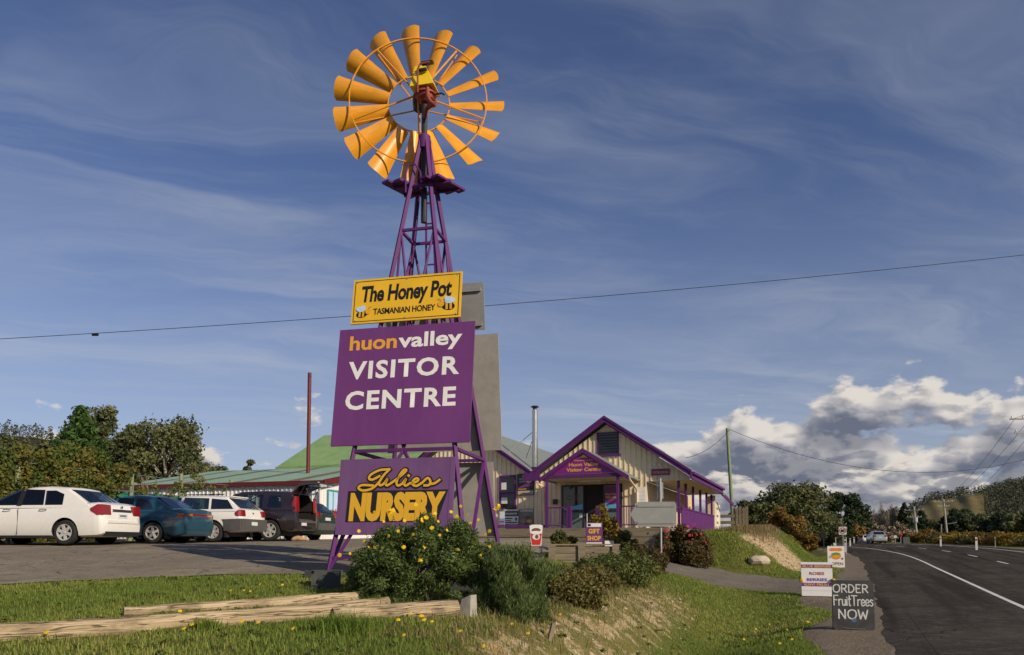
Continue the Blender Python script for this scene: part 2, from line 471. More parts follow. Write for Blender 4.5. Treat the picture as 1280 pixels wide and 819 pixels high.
def sandmask(x, y):
    u, v = uv_of(x, y); vp = v - off(u)
    q = np.clip(u - 5, 0, 20); vt = -1.9 - .05 * q; vc = vt - 1.7 - .04 * q
    t = (vt - vp) / (vt - vc)
    s = ss(.12, .5, t) * (1 - ss(.72, 1.12, t)) * ss(4, 7.5, u) * (1 - ss(15.5, 19.5, u))
    t2 = (-1.7 - vp) / 3.3
    s2 = ss(.05, .3, t2) * (1 - ss(.75, 1.1, t2)) * ss(34.2, 35.8, u) * (1 - ss(43, 47, u))
    return np.maximum(s * .52, s2 * .80)
def gravelmask(x, y):
    u, v = uv_of(x, y); vp = v - off(u)
    w = .55 + .25 * np.sin(u * .9) + 1.0 * np.exp(-((u - 26) / 3.5) ** 2)
    return ss(-w - .5, -w + .25, vp) * (1 - ss(.8, 1.5, vp)) + ss(10.9, 11.2, vp) * (1 - ss(12, 13.2, vp))
def ground(x, y):
    u, v = uv_of(np.asarray(x, float), np.asarray(y, float)); vp = v - off(u)
    z = ground_raw(x, y)
    near = 1 - ss(-1.3, -.4, vp)
    z = z + small_bumps(x, y) * near * np.where(paved(x, y, -.4), 0, 1)
    s = sandmask(x, y)
    z = z + s * .07 * (np.sin(4.1 * u + 2.5 * np.sin(3 * vp)) * .5 + .5 * np.sin(9.7 * u + 3 * np.sin(4 * vp + u)) - .4)
    return z
def gz(x, y): return float(ground(np.array([x]), np.array([y]))[0])


def grid_mesh(name, XX, YY, ZZ, attrs=None):
    n, m = XX.shape
    co = np.stack([XX, YY, ZZ], -1).reshape(-1, 3)
    i = np.arange(n - 1)[:, None] * m + np.arange(m - 1)[None, :]
    f = np.stack([i, i + m, i + m + 1, i + 1], -1).reshape(-1, 4)
    return raw_mesh(name, co, f, attrs)
def raw_mesh(name, co, faces, attrs=None, smooth=True):
    me = bpy.data.meshes.new(name)
    co = np.asarray(co, np.float32); faces = np.asarray(faces, np.int32)
    nf, k = faces.shape
    me.vertices.add(len(co)); me.vertices.foreach_set('co', co.ravel())
    me.loops.add(nf * k); me.loops.foreach_set('vertex_index', faces.ravel())
    me.polygons.add(nf)
    me.polygons.foreach_set('loop_start', np.arange(0, nf * k, k, dtype=np.int32))
    me.polygons.foreach_set('use_smooth', np.full(nf, smooth))
    for nm, (dom, arr) in (attrs or {}).items():
        a = me.attributes.new(nm, 'FLOAT', dom)
        a.data.foreach_set('value', np.asarray(arr, np.float32).ravel())
    me.update(calc_edges=True); me.validate()
    return me


def ground_material():
    mt = bpy.data.materials.new('grass_ground'); mt.use_nodes = True
    b = NB(mt.node_tree); bs = mt.node_tree.nodes['Principled BSDF']
    g = b.n('ShaderNodeNewGeometry'); pos = g.outputs['Position']
    n1 = b.noise(pos, .55, 5, .6); n2 = b.noise(pos, 6, 5, .65); n3 = b.noise(pos, 45, 4, .7)
    c = b.mix(b.ss(n1, .35, .65), (.10, .135, .028), (.175, .165, .042))
    c = b.mix(b.ss(n2, .40, .72), c, (.165, .145, .050))
    c = b.mix(b.m('MULTIPLY', b.ss(n3, .35, .7), .45), c, (.045, .060, .012))
    sa = b.n('ShaderNodeAttribute', attribute_name='sand'); gr = b.n('ShaderNodeAttribute', attribute_name='gravel')
    ns = b.noise(pos, 2.6, 8, .72)
    sand = b.mix(b.ss(n2, .3, .7), (.33, .235, .125), (.50, .41, .27))
    sand = b.mix(b.ss(ns, .55, .7), sand, (.50, .32, .12))
    sf = b.ss(b.m('ADD', sa.outputs['Fac'], b.m('MULTIPLY', b.m('SUBTRACT', ns, .5), 2.4)), .50, .60)
    # dry straw edge around the bare earth
    st = b.ss(b.m('ADD', sa.outputs['Fac'], b.m('MULTIPLY', b.m('SUBTRACT', n2, .5), 1.2)), .18, .55)
    c = b.mix(b.m('MULTIPLY', st, .7), c, (.20, .165, .070))
    c = b.mix(sf, c, sand)
    vor = b.n('ShaderNodeTexVoronoi'); vor.inputs['Scale'].default_value = 38; b.link(pos, vor.inputs['Vector'])
    vs = b.n('ShaderNodeSeparateColor'); b.link(vor.outputs['Color'], vs.inputs[0])
    gcol = b.mix(vs.outputs[0], (.13, .10, .068), (.29, .24, .18))
    gf = b.ss(b.m('ADD', gr.outputs['Fac'], b.m('MULTIPLY', b.m('SUBTRACT', n2, .5), .9)), .4, .6)
    c = b.mix(gf, c, gcol)
    b.link(c, bs.inputs['Base Color'])
    bs.inputs['Roughness'].default_value = .95
    bs.inputs['Specular IOR Level'].default_value = .1
    bn = b.n('ShaderNodeBump'); bn.inputs['Strength'].default_value = .7; bn.inputs['Distance'].default_value = .04
    b.link(b.m('ADD', n3, b.m('MULTIPLY', n2, 1.5)), bn.inputs['Height']); b.link(bn.outputs[0], bs.inputs['Normal'])
    return mt
M['ground'] = ground_material()


def asphalt_material(name, c0, c1, c2, tracks=False):
    mt = bpy.data.materials.new(name); mt.use_nodes = True
    b = NB(mt.node_tree); bs = mt.node_tree.nodes['Principled BSDF']
    g = b.n('ShaderNodeNewGeometry'); pos = g.outputs['Position']
    n1 = b.noise(pos, .35, 5, .6); n2 = b.noise(pos, 3, 5, .65)
    vor = b.n('ShaderNodeTexVoronoi'); vor.inputs['Scale'].default_value = 70; b.link(pos, vor.inputs['Vector'])
    vs = b.n('ShaderNodeSeparateColor'); b.link(vor.outputs['Color'], vs.inputs[0])
    c = b.mix(b.ss(n1, .40, .60), c0, c1)
    c = b.mix(b.m('MULTIPLY', b.ss(n2, .45, .70), .8), c, c2)
    k = b.m('ADD', .68, b.m('MULTIPLY', vs.outputs[0], .64))
    c = b.mix(1.0, c, b.xyz(k, k, k), 'MULTIPLY')
    # long patches, tyre-darkened bands and cracks along the direction of travel
    sp = b.n('ShaderNodeSeparateXYZ'); b.link(pos, sp.inputs[0])
    uu = b.m('ADD', b.m('MULTIPLY', sp.outputs[0], SN), b.m('MULTIPLY', sp.outputs[1], CS))
    vv = b.m('SUBTRACT', b.m('MULTIPLY', sp.outputs[0], CS), b.m('MULTIPLY', sp.outputs[1], SN))
    st = b.noise(b.xyz(b.m('MULTIPLY', uu, .05), b.m('MULTIPLY', vv, 1.1), 0.0), 1.0, 4)
    c = b.mix(b.m('MULTIPLY', b.ss(st, .47, .62), .6 if tracks else .2), c, tuple(q * .55 for q in c0))
    cr = b.n('ShaderNodeTexVoronoi', feature='DISTANCE_TO_EDGE'); cr.inputs['Scale'].default_value = .55
    wv = b.n('ShaderNodeVectorMath', operation='ADD'); b.link(pos, wv.inputs[0])
    nz = b.n('ShaderNodeTexNoise'); nz.inputs['Scale'].default_value = 1.4; nz.inputs['Detail'].default_value = 5; b.link(pos, nz.inputs['Vector'])
    b.link(nz.outputs['Color'], wv.inputs[1]); b.link(wv.outputs[0], cr.inputs['Vector'])
    ck = b.m('MULTIPLY', b.ss(cr.outputs['Distance'], .016, .003), b.ss(n1, .42, .55))
    c = b.mix(b.m('MULTIPLY', ck, .75), c, tuple(q * .3 for q in c0))
    b.link(c, bs.inputs['Base Color'])
    b.link(b.ss(n2, .3, .7, .75, .92), bs.inputs['Roughness'])
    bs.inputs['Specular IOR Level'].default_value = .0
    bn = b.n('ShaderNodeBump'); bn.inputs['Strength'].default_value = .35; bn.inputs['Distance'].default_value = .006
    b.link(vs.outputs[1], bn.inputs['Height']); b.link(bn.outputs[0], bs.inputs['Normal'])
    return mt
M['road'] = asphalt_material('road_asphalt', (.060, .053, .047), (.078, .069, .061), (.105, .093, .082), True)
M['lot'] = asphalt_material('lot_asphalt', (.22, .19, .148), (.27, .235, .185), (.18, .152, .12))
M['drive'] = asphalt_material('drive_asphalt', (.17, .15, .122), (.205, .18, .148), (.14, .122, .1))


def spaced(pieces):
    out = []
    for a, b_, n in pieces: out += list(np.linspace(a, b_, n, endpoint=False))
    out.append(pieces[-1][1]); return np.array(out)
U = spaced([(-3000, -300, 6), (-300, -40, 8), (-40, -6, 18), (-6, 2, 30), (2, 26, 200), (26, 50, 110), (50, 90, 60), (90, 160, 40), (160, 400, 24), (400, 5000, 14)])
V = spaced([(-4000, -400, 10), (-400, -70, 12), (-70, -30, 24), (-30, -14, 50), (-14, -6, 60), (-6, 1, 80), (1, 14, 34), (14, 60, 20), (60, 400, 16), (400, 4000, 10)])
UU, VV = np.meshgrid(U, V, indexing='ij')
VV = VV + off(UU) * (1 - ss(60, 300, np.abs(VV)))
XX, YY = xy_of(UU, VV)
ZZ = ground(XX, YY) - np.where(paved(XX, YY, .35), .07, 0.0)
gme = grid_mesh('ground', XX, YY, ZZ, {'sand': ('POINT', sandmask(XX, YY)), 'gravel': ('POINT', gravelmask(XX, YY))})
tag(mesh_obj('ground', gme, M['ground']), 'grassy ground with a sandy roadside bank and ditch', kind='structure')

# road
ru = spaced([(-30, 2, 16), (2, 60, 400), (60, 120, 60), (120, 300, 40)])
rv = np.linspace(0, 1, 40)
RU, RV = np.meshgrid(ru, rv, indexing='ij')
edgeL = .35 + .06 * np.sin(ru * .7) + .03 * np.sin(ru * 1.9 + 1) + .02 * np.sin(ru * 4.3)
RVV = edgeL[:, None] + (11.3 - edgeL[:, None]) * RV
RX, RY = xy_of(RU, RVV + off(RU))
road = mesh_obj('road', grid_mesh('road', RX, RY, ground_raw(RX, RY) + .012 - .03 * (RV == 0)), M['road'])
tag(road, 'dark two lane asphalt road with white lines', kind='structure')
def stripe(v0, v1, u0, u1, n, name='lane_line', m='lane', lift=.017):
    a = np.linspace(u0, u1, n); b_ = np.array([v0, v1])
    A, B = np.meshgrid(a, b_, indexing='ij'); X_, Y_ = xy_of(A, B + off(A))
    return mesh_obj(name, grid_mesh(name, X_, Y_, ground_raw(X_, Y_) + lift), M[m], road)
stripe(3.50, 3.62, -20, 120, 260, 'edge_line')
stripe(10.05, 10.16, 0, 120, 220, 'edge_line')
for k in range(3, 10):
    u0 = 16 + k * 9.0
    stripe(6.75, 6.86, u0, u0 + 3, 10, 'centre_dash')
stripe(1.1, 1.75, 9, 24, 40, 'asphalt_patch', 'road', .0145)
# driveway
dv = spaced([(.9, -4, 40), (-4, -9.5, 30)]); dt = np.linspace(0, 1, 30)
DV, DT = np.meshgrid(dv, dt, indexing='ij')
n_, f_ = drive_edges(dv)
wob = .08 * np.sin(dv * 3.1) + .05 * np.sin(dv * 7)
DU = (n_ + wob)[:, None] + (f_ - n_ + wob * .6)[:, None] * DT
DX, DY = xy_of(DU, DV)
tag(mesh_obj('driveway', grid_mesh('driveway', DX, DY, ground_raw(DX, DY) + .007), M['drive']), 'grey asphalt driveway joining the road', kind='structure')
# parking lot
lx = spaced([(-48, -16, 30), (-16, 3.4, 110)]); lt = np.linspace(0, 1, 70)
LX, LT = np.meshgrid(lx, lt, indexing='ij')
fr = lot_front(lx) + .08 * np.sin(lx * 2.3) + .05 * np.sin(lx * 6.1)
LY = fr[:, None] + (lot_back(lx) - fr)[:, None] * LT
tag(mesh_obj('parking_lot', grid_mesh('parking_lot', LX, LY, ground_raw(LX, LY) + .02), M['lot']), 'grey asphalt parking lot beside the visitor centre', kind='structure')

# ------------------------------------------------------------------ lettering helpers
def text_raw(s, bold=0.0, shear=0.0, spacing=1.0):
    cu = bpy.data.curves.new('lettering', 'FONT')
    cu.body = s; cu.size = 1.0; cu.offset = bold; cu.shear = shear; cu.space_character = spacing
    cu.resolution_u = 3; cu.fill_mode = 'FRONT'
    o = bpy.data.objects.new('lettering', cu)
    col.objects.link(o)
    bpy.context.view_layer.update()
    me = bpy.data.meshes.new_from_object(o.evaluated_get(bpy.context.evaluated_depsgraph_get()))
    bpy.data.objects.remove(o); bpy.data.curves.remove(cu)
    return me
CAP = .729
def text(parent, s, mat, x0, x1, base, cap, y, bold=0.0, shear=0.0, spacing=1.0, name='lettering', rise=0.0):
    """flat lettering on a sign: local x right, z up, facing -y; x0..x1 the width, base the baseline, cap the capital height"""
    me = text_raw(s, bold, shear, spacing)
    co = np.zeros(len(me.vertices) * 3, np.float32); me.vertices.foreach_get('co', co); co = co.reshape(-1, 3)
    a, b_ = co[:, 0].min(), co[:, 0].max()
    xx = x0 + (co[:, 0] - a) * (x1 - x0) / max(b_ - a, 1e-6)
    zz = base + co[:, 1] * cap / CAP + (xx - x0) * rise
    me.vertices.foreach_set('co', np.stack([xx, np.full(len(co), y), zz], 1).astype(np.float32).ravel()); me.update()
    me.materials.clear()
    o = mesh_obj(name, me, mat, parent)
    return o
def smooth_path(pts, n=8):
    p = np.array(pts, float); p = np.vstack([2 * p[0] - p[1], p, 2 * p[-1] - p[-2]]); out = []
    for i in range(1, len(p) - 2):
        for t in np.linspace(0, 1, n, endpoint=False):
            a, b_, c, d = p[i - 1], p[i], p[i + 1], p[i + 2]
            out.append(.5 * (2 * b_ + (c - a) * t + (2 * a - 5 * b_ + 4 * c - d) * t * t + (3 * b_ - a - 3 * c + d) * t ** 3))
    out.append(p[-2]); return np.array(out)
def strokes(parent, paths, mat, w, y, name='lettering', curved=True, taper=None):
    """brush strokes; each path a list of (x, z)"""
    mb = MB(); yo = 0.0
    for pth in paths:
        q = smooth_path(pth) if curved and len(pth) > 2 else np.array(pth, float)
        d = np.gradient(q, axis=0); d /= np.maximum(np.linalg.norm(d, axis=1, keepdims=True), 1e-6)
        nrm = np.stack([-d[:, 1], d[:, 0]], 1)
        ww = np.full(len(q), w / 2)
        if taper: ww = w / 2 * (1 - taper * np.abs(d[:, 1] < -.3) * 0 + taper * np.clip(-d[:, 1] + .2, 0, 1))
        q = q.copy(); q[0] -= d[0] * w * .3; q[-1] += d[-1] * w * .3
        L, Rr = q + nrm * ww[:, None], q - nrm * ww[:, None]
        vs = [(a[0], y - yo, a[1]) for a in L] + [(a[0], y - yo, a[1]) for a in Rr]
        m = len(q)
        mb.add(vs, [(i, i + 1, m + i + 1, m + i) for i in range(m - 1)])
        yo += .0003
    me = bpy.data.meshes.new(name); me.from_pydata(mb.v, [], mb.f); me.update()
    return mesh_obj(name, me, mat, parent)
def flat(parent, poly, mat, y, name, th=.003):
    return MB().prism(poly, y, y + th).build(name, mat, parent)
def ell(cx, cz, a, b_, n=20, rot=0.0):
    return [(cx + a * math.cos(t) * math.cos(rot) - b_ * math.sin(t) * math.sin(rot), cz + a * math.cos(t) * math.sin(rot) + b_ * math.sin(t) * math.cos(rot)) for t in np.linspace(0, 2 * math.pi, n, endpoint=False)]
def rect(x0, x1, z0, z1): return [(x0, z0), (x1, z0), (x1, z1), (x0, z1)]
def frame_poly(parent, x0, x1, z0, z1, w, mat, y, name='border', th=.003):
    mb = MB()
    mb.bb(x0, x1, y, y + th, z0, z0 + w); mb.bb(x0, x1, y, y + th, z1 - w, z1)
    mb.bb(x0, x0 + w, y, y + th, z0 + w, z1 - w); mb.bb(x1 - w, x1, y, y + th, z0 + w, z1 - w)
    return mb.build(name, mat, parent)

# ------------------------------------------------------------------ windmill tower
TX, TY, TZ = -1.61, 13.3, 1.15
TPHI = R(13); W0, KT = 1.205, .145
mill = empty('windmill', (TX, TY, TZ), -TPHI, 'tall purple steel windmill with orange sails standing behind the daisy bush', 'windmill')
def leg_pt(sx, sy, h):
    w = W0 - KT * h; return Vector((sx * w, sy * w, h))
HT = 7.95
for sx in (-1, 1):
    for sy in (-1, 1):
        MB().beam(leg_pt(sx, sy, -.25), leg_pt(sx, sy, HT), .064, .064).build('leg', M['purple'], mill)
        MB().box((sx * 1.24, sy * 1.24, -.10), (.46, .46, .42)).build('footing', M['dark_concrete'], mill)
def ring(h, w=.05, sides='fbrl', inset=0):
    c = {'f': ((-1, -1), (1, -1)), 'b': ((-1, 1), (1, 1)), 'l': ((-1, -1), (-1, 1)), 'r': ((1, -1), (1, 1))}
    for s_ in sides:
        (a, b_), (c_, d_) = c[s_]
        MB().beam(leg_pt(a, b_, h), leg_pt(c_, d_, h + .0), w, w).build('girt', M['purple'], mill)
ring(.32, .045); ring(2.12, .055); ring(4.2, .045); ring(6.15, .045); ring(7.0, .03, 'fr')
def brace(a, b_, h0, c, d_, h1, w=.042, t=None):
    p, q = leg_pt(a, b_, h0), leg_pt(c, d_, h1)
    if t: q = p + (q - p) * t
    MB().beam(p, q, w, w).build('brace', M['purple'], mill)
for (a, b_, c, d_) in ((-1, -1, 1, -1), (1, -1, 1, 1), (1, 1, -1, 1), (-1, 1, -1, -1)):
    m0 = (leg_pt(a, b_, 4.2) + leg_pt(c, d_, 4.2)) / 2
    for A in ((a, b_), (c, d_)):
        MB().beam(leg_pt(*A, 6.15), m0, .034).build('brace', M['purple'], mill)
        m1 = (leg_pt(a, b_, 2.12) + leg_pt(c, d_, 2.12)) / 2
        if b_ == d_ == -1 or a == c == -1: MB().beam(leg_pt(*A, .1), m1, .05).build('brace', M['purple'], mill)
        if b_ == d_ == -1: MB().beam(m1 + Vector((0, 0, .02)), leg_pt(*A, 4.2), .036).build('brace', M['purple'], mill)
MB().beam(leg_pt(1, 1, 2.1), leg_pt(1, -1, .1), .055).build('brace', M['purple'], mill)
# ladder inside the tower
for x in (.02, .24):
    MB().beam((x, .12, 4.3), (x * .35 + .02, .02, HT), .03).build('ladder_rail', M['purple'], mill)
for k in range(9):
    h = 4.5 + k * .38; t = (h - 4.3) / (HT - 4.3); yy = .12 - .1 * t
    MB().beam((.02 - t * .0 + .007 * t, yy, h), (.24 + (.104 - .24) * t, yy, h), .022).build('ladder_rung', M['purple'], mill)
# service platform
for sgn, xs in ((-1, (-.47, -.25)), (1, (.25, .47))):
    for x in xs:
        a = R(24)
        MB().box((x, .0, 7.08), (.17, .74, .04), -a).build('platform_plank', M['purple'], mill)
MB().beam((-.54, -.14, 7.045), (.56, -.14, 7.045), .045, .045).build('platform_bearer', M['purple'], mill)
MB().beam((-.46, .20, 7.045), (.62, .20, 7.045), .045, .045).build('platform_bearer', M['purple'], mill)
MB().tube([(-.24, -.3, 6.85), (-.24, -.3, 7.2), (-.20, -.28, 7.36), (-.08, -.25, 7.38), (0, -.2, 7.25), (.02, -.18, 6.95)], .017).build('hand_hoop', M['purple'], mill)
# mast cap, pipe and head
MB().lathe([(0, 7.78), (.11, 7.78), (.115, 8.02), (.06, 8.06), (0, 8.06)], n=12).build('mast_cap', M['purple'], mill, 40)
MB().tube([(0, 0, 6.4), (0, 0, 8.75)], .052, 10).build('mast_pipe', M['dark_metal'], mill)
HZ = 8.66                            # hub height above the base
gear = MB().lathe([(0, .0), (.10, .0), (.11, .03), (.16, .04), (.165, .11), (.205, .12), (.205, .15), (.18, .16), (.18, .20), (0, .20)], n=14, c=(.02, -.02, HZ)).build('gearbox', M['rust_red'], mill, 40)
hood = MB()
b0, b1 = (.225, .22), (.10, .10)
hz0, hz1 = HZ + .205, HZ + .66
vs = [(.02 + sx * b0[0], -.02 + sy * b0[1], hz0) for sx, sy in ((-1, -1), (1, -1), (1, 1), (-1, 1))] + \
     [(-.06 + sx * b1[0], -.0 + sy * b1[1], hz1) for sx, sy in ((-1, -1), (1, -1), (1, 1), (-1, 1))]
hood.add(vs, [(0, 1, 2, 3), (7, 6, 5, 4), (4, 5, 1, 0), (5, 6, 2, 1), (6, 7, 3, 2), (7, 4, 0, 3)])
hood.build('hood', M['yellow_paint'], mill)
MB().tube([(-.04, -.26, HZ + .05), (-.04, -.27, HZ + .48), (.0, -.26, HZ + .58), (.20, -.22, HZ + .62)], .018, 8).build('furl_lever', M['rust_red'], mill)
MB().box((.12, -.20, HZ + .62), (.22, .08, .04)).build('tail_hinge', M['dark_metal'], mill)
MB().box((.03, -.20, HZ + .50), (.14, .06, .03)).build('hood_slot', M['dark_metal'], mill)
MB().tube([(.14, -.24, HZ + .12), (.15, -.26, HZ - .05), (.20, -.26, HZ - .16), (.28, -.24, HZ - .22)], [.04, .045, .04, .045], 8).build('tail_arm', M['rust_red'], mill, 50)
MB().tube([(.30, -.24, HZ - .21), (.17, -.20, HZ - .19), (.08, -.14, HZ - .22), (.02, -.06, HZ - .32)], [.04, .05, .04, .04], 8).build('pull_out_arm', M['rust_red'], mill, 50)
MB().tube([(.20, -.05, HZ + .10), (.34, -.05, HZ + .11), (.40, -.05, HZ + .07)], .015, 6).build('crank_pin', M['dark_metal'], mill)
# wheel: a disc standing behind the head, its own axis tipped back a little
wheel = bpy.data.objects.new('wheel', None); col.objects.link(wheel); wheel.parent = mill
wheel.location = (-.25, .38, HZ + .22)
wheel.rotation_euler = (R(-5), 0, TPHI + R(3))
RW = 1.62
MB().lathe([(0, -.30), (.08, -.30), (.11, -.2), (.12, .08), (.08, .12), (0, .12)], 'y', 16).build('hub', M['dark_metal'], wheel, 40)
def hoop(r, y, t=.018):
    mb = MB(); n = 60
    pts = [(r * math.cos(a), y, r * math.sin(a)) for a in np.linspace(0, 2 * math.pi, n, endpoint=False)]
    for k in range(n): mb.beam(pts[k], pts[(k + 1) % n], t, t * 1.6, (0, 1, 0))
    return mb
hoop(RW * .795, -.15).build('outer_hoop', M['orange_sail'], wheel)
hoop(RW * .36, -.02).build('inner_hoop', M['orange_sail'], wheel)
for k in range(5):
    a = R(56 + 72 * k); c_, s_ = math.cos(a), math.sin(a)
    mb = MB()
    mb.tube([(c_ * .1, -.28, s_ * .1), (c_ * RW * .80, -.14, s_ * RW * .80)], .017, 6)
    mb.tube([(c_ * .1, .12, s_ * .1), (c_ * RW * .79, -.03, s_ * RW * .79)], .014, 6)
    mb.build('wheel_arm', M['orange_sail'], wheel)
def blade_mesh():
    """a sail along +x: chord = cos(beta) t + sin(beta) n, dished"""
    beta = R(31); nr, nc = 7, 9; vs = []; fs = []
    for i in range(nr):
        t = i / (nr - 1); r = RW * (.355 + .645 * t); half = .108 + .108 * t
        for j in range(nc):
            s_ = -1 + 2 * j / (nc - 1)
            ang = s_ * .55
            ch = math.sin(ang) / math.sin(.55) * half
            cam_ = (math.cos(ang) - math.cos(.55)) / .55 * half * 1.15
            tz = ch * math.cos(beta) + cam_ * math.sin(beta)
            ny = ch * math.sin(beta) - cam_ * math.cos(beta)
            vs.append((r + (-.05 * s_ ** 4 if i == nr - 1 else 0), ny, tz))
    for i in range(nr - 1):
        for j in range(nc - 1):
            fs.append((i * nc + j, i * nc + j + 1, (i + 1) * nc + j + 1, (i + 1) * nc + j))
    # give the sheet a real thickness
    me = bpy.data.meshes.new('sail'); me.from_pydata(vs, [], fs)
    bm = bmesh.new(); bm.from_mesh(me)
    bmesh.ops.recalc_face_normals(bm, faces=bm.faces)
    bmesh.ops.solidify(bm, geom=bm.faces, thickness=.006)
    for f in bm.faces: f.smooth = True
    for e in bm.edges:
        if len(e.link_faces) == 2: e.smooth = e.calc_face_angle() < R(35)
    bm.to_mesh(me); bm.free(); me.materials.append(M['orange_sail'])
    return me
bme = blade_mesh()
bkt = MB(); bkt.bb(RW * .74, RW * .85, -.09, -.05, -.16, .16); bkt.bb(RW * .345, RW * .38, -.05, -.01, -.09, .09)
for k in range(15):
    o = bpy.data.objects.new('sail', bme); col.objects.link(o); o.parent = wheel
    o.rotation_euler = (0, -R(97 + 24 * k), 0)

# ------------------------------------------------------------------ boards on the tower
TILT = math.atan(KT)
def tower_board(name, label, x0, x1, z0, z1, g=.08, side=-1):
    """sign whose plane lies on the leaning tower face; local origin at its lower middle"""
    e = empty(name, label=label, cat='sign')
    y = side * (W0 + g - KT * z0)
    base = Matrix.Translation((TX, TY, TZ)) @ Matrix.Rotation(-TPHI, 4, 'Z')
    m = base @ Matrix.Translation(((x0 + x1) / 2, y, z0)) @ Matrix.Rotation(side * TILT, 4, 'X')
    e.matrix_world = m
    return e, x1 - x0, (z1 - z0) / math.cos(TILT)
hs, w, h = tower_board('honey_sign', 'yellow honey shop sign with two bees, topmost board on the windmill', -1.108, .897, 4.40, 5.23)
MB().bb(-w / 2, w / 2, 0, .03, 0, h).build('panel', M['honey_yellow'], hs)
frame_poly(hs, -w / 2 + .035, w / 2 - .035, .035, h - .035, .012, M['black'], -.003)
text(hs, 'The Honey Pot', M['black'], w * (.085 - .5), w * (.915 - .5), h * .49, h * .36, -.004, .03, .10, .95)
text(hs, 'TASMANIAN HONEY', M['black'], w * (.205 - .5), w * (.775 - .5), h * .185, h * .135, -.004, .022, 0, .95)
for cx, cz, sg, sc in ((w * (.105 - .5), h * .235, 1, 1.0), (w * (.885 - .5), h * .28, -1, 1.12)):
    bee = []
    flat(hs, ell(cx - sg * .01 * sc, cz - .02 * sc, .105 * sc, .066 * sc, rot=sg * .15), M['black'], -.0060, 'bee_body')
    for k in (-.055, .01): flat(hs, [(cx + sg * (k - .016) * sc, cz - .075 * sc), (cx + sg * (k + .020) * sc, cz - .075 * sc), (cx + sg * (k + .025) * sc, cz + .035 * sc), (cx + sg * (k - .011) * sc, cz + .03 * sc)][::sg], M['gold_letter'], -.0092, 'bee_stripe')
    flat(hs, ell(cx + sg * .105 * sc, cz + .02 * sc, .052 * sc, .05 * sc), M['orange_letter'], -.0124, 'bee_head')
    flat(hs, ell(cx - sg * .035 * sc, cz + .07 * sc, .085 * sc, .05 * sc, rot=-sg * .1), M['beewing'], -.0124, 'bee_wing')
    flat(hs, ell(cx + sg * .0 * sc, cz + .095 * sc, .055 * sc, .04 * sc, rot=sg * .3), M['beewing'], -.0156, 'bee_wing')
    strokes(hs, [[(cx + sg * .11 * sc, cz + .06 * sc), (cx + sg * .135 * sc, cz + .10 * sc), (cx + sg * .165 * sc, cz + .10 * sc)]], M['black'], .007, -.013, 'bee_feeler')
for x in (-.46, 0, .46):
    for z in (.07, .93): flat(hs, ell(x * w, z * h, .012, .012, 8), M['galv'], -.006, 'screw', .005)
vsn, w, h = tower_board('visitor_centre_sign', 'large purple visitor centre sign, middle and biggest board on the windmill', -1.30, 1.165, 2.21, 4.305)
MB().bb(-w / 2, w / 2, 0, .03, 0, h).build('panel', M['purple_sign'], vsn)
text(vsn, 'huon', M['orange_letter'], w * (.085 - .5), w * (.44 - .5), h * .815, h * .125, -.004, .026, 0, 1.0)
text(vsn, 'valley', M['white'], w * (.45 - .5), w * (.915 - .5), h * .815, h * .125, -.004, .026, 0, 1.0)
text(vsn, 'VISITOR', M['white'], w * (.09 - .5), w * (.905 - .5), h * .565, h * .150, -.004, .03, 0, 1.12)
text(vsn, 'CENTRE', M['white'], w * (.085 - .5), w * (.89 - .5), h * .305, h * .155, -.004, .03, 0, 1.12)
for x in (-.47, 0, .47):
    for z in (.03, .24, .74, .97): flat(vsn, ell(x * w, z * h, .011, .011, 8), M['purple_faded'], -.005, 'screw', .004)
ns, w, h = tower_board('nursery_sign', 'faded purple nursery sign with gold letters, lowest board behind the daisy bush', -1.085, .935, .70, 1.97)
MB().bb(-w / 2, w / 2, 0, .03, 0, h).build('panel', M['purple_faded'], ns)
def J(pts):   # photo-crop coordinates to sign coordinates
    return [((x - 85 + (y - 80) * .08) / 905 * w - w / 2, h * (1 - (y - 86 + (x - 100) * .03) / 578)) for x, y in pts]
julies = [J(p) for p in (
    [(475, 160), (400, 168), (332, 202), (316, 232), (345, 240), (402, 212)],
    [(482, 158), (432, 208), (388, 268), (332, 312), (265, 325), (230, 306), (262, 284), (350, 286)],
    [(412, 235), (396, 266), (406, 284), (436, 268), (462, 234), (448, 268), (458, 284), (488, 268)],
    [(488, 268), (545, 228), (596, 186), (612, 166), (592, 165), (560, 205), (534, 258), (546, 284), (578, 270)],
    [(578, 270), (608, 234), (594, 268), (606, 284), (638, 266)],
    [(626, 205), (634, 210)],
    [(638, 266), (682, 256), (706, 240), (690, 227), (663, 248), (662, 275), (692, 284), (734, 260)],
    [(734, 260), (778, 224), (798, 252), (784, 278), (748, 280)],
    [(795, 270), (832, 262), (870, 236)])]
strokes(ns, julies, M['black'], .092, -.004, 'lettering_outline')
strokes(ns, julies, M['gold_letter'], .040, -.016, 'lettering')
MB().bb(w * .46, w * .462, -.004, -.0005, 0, h).build('sheet_joint', M['purple_sign'], ns)
nx0, nx1, nb, nc = w * (.11 - .5), w * (.945 - .5), h * .205, h * .335
flat(ns, [(w * (.085 - .5), h * .165), (w * (.875 - .5), h * .165), (w * (.955 - .5), h * .575), (w * (.090 - .5), h * .575)], M['black'], -.005, 'lettering_shadow')
text(ns, 'NURSERY', M['gold_letter'], nx0, nx1 - .02, nb, nc, -.009, .065, .04, 1.0)
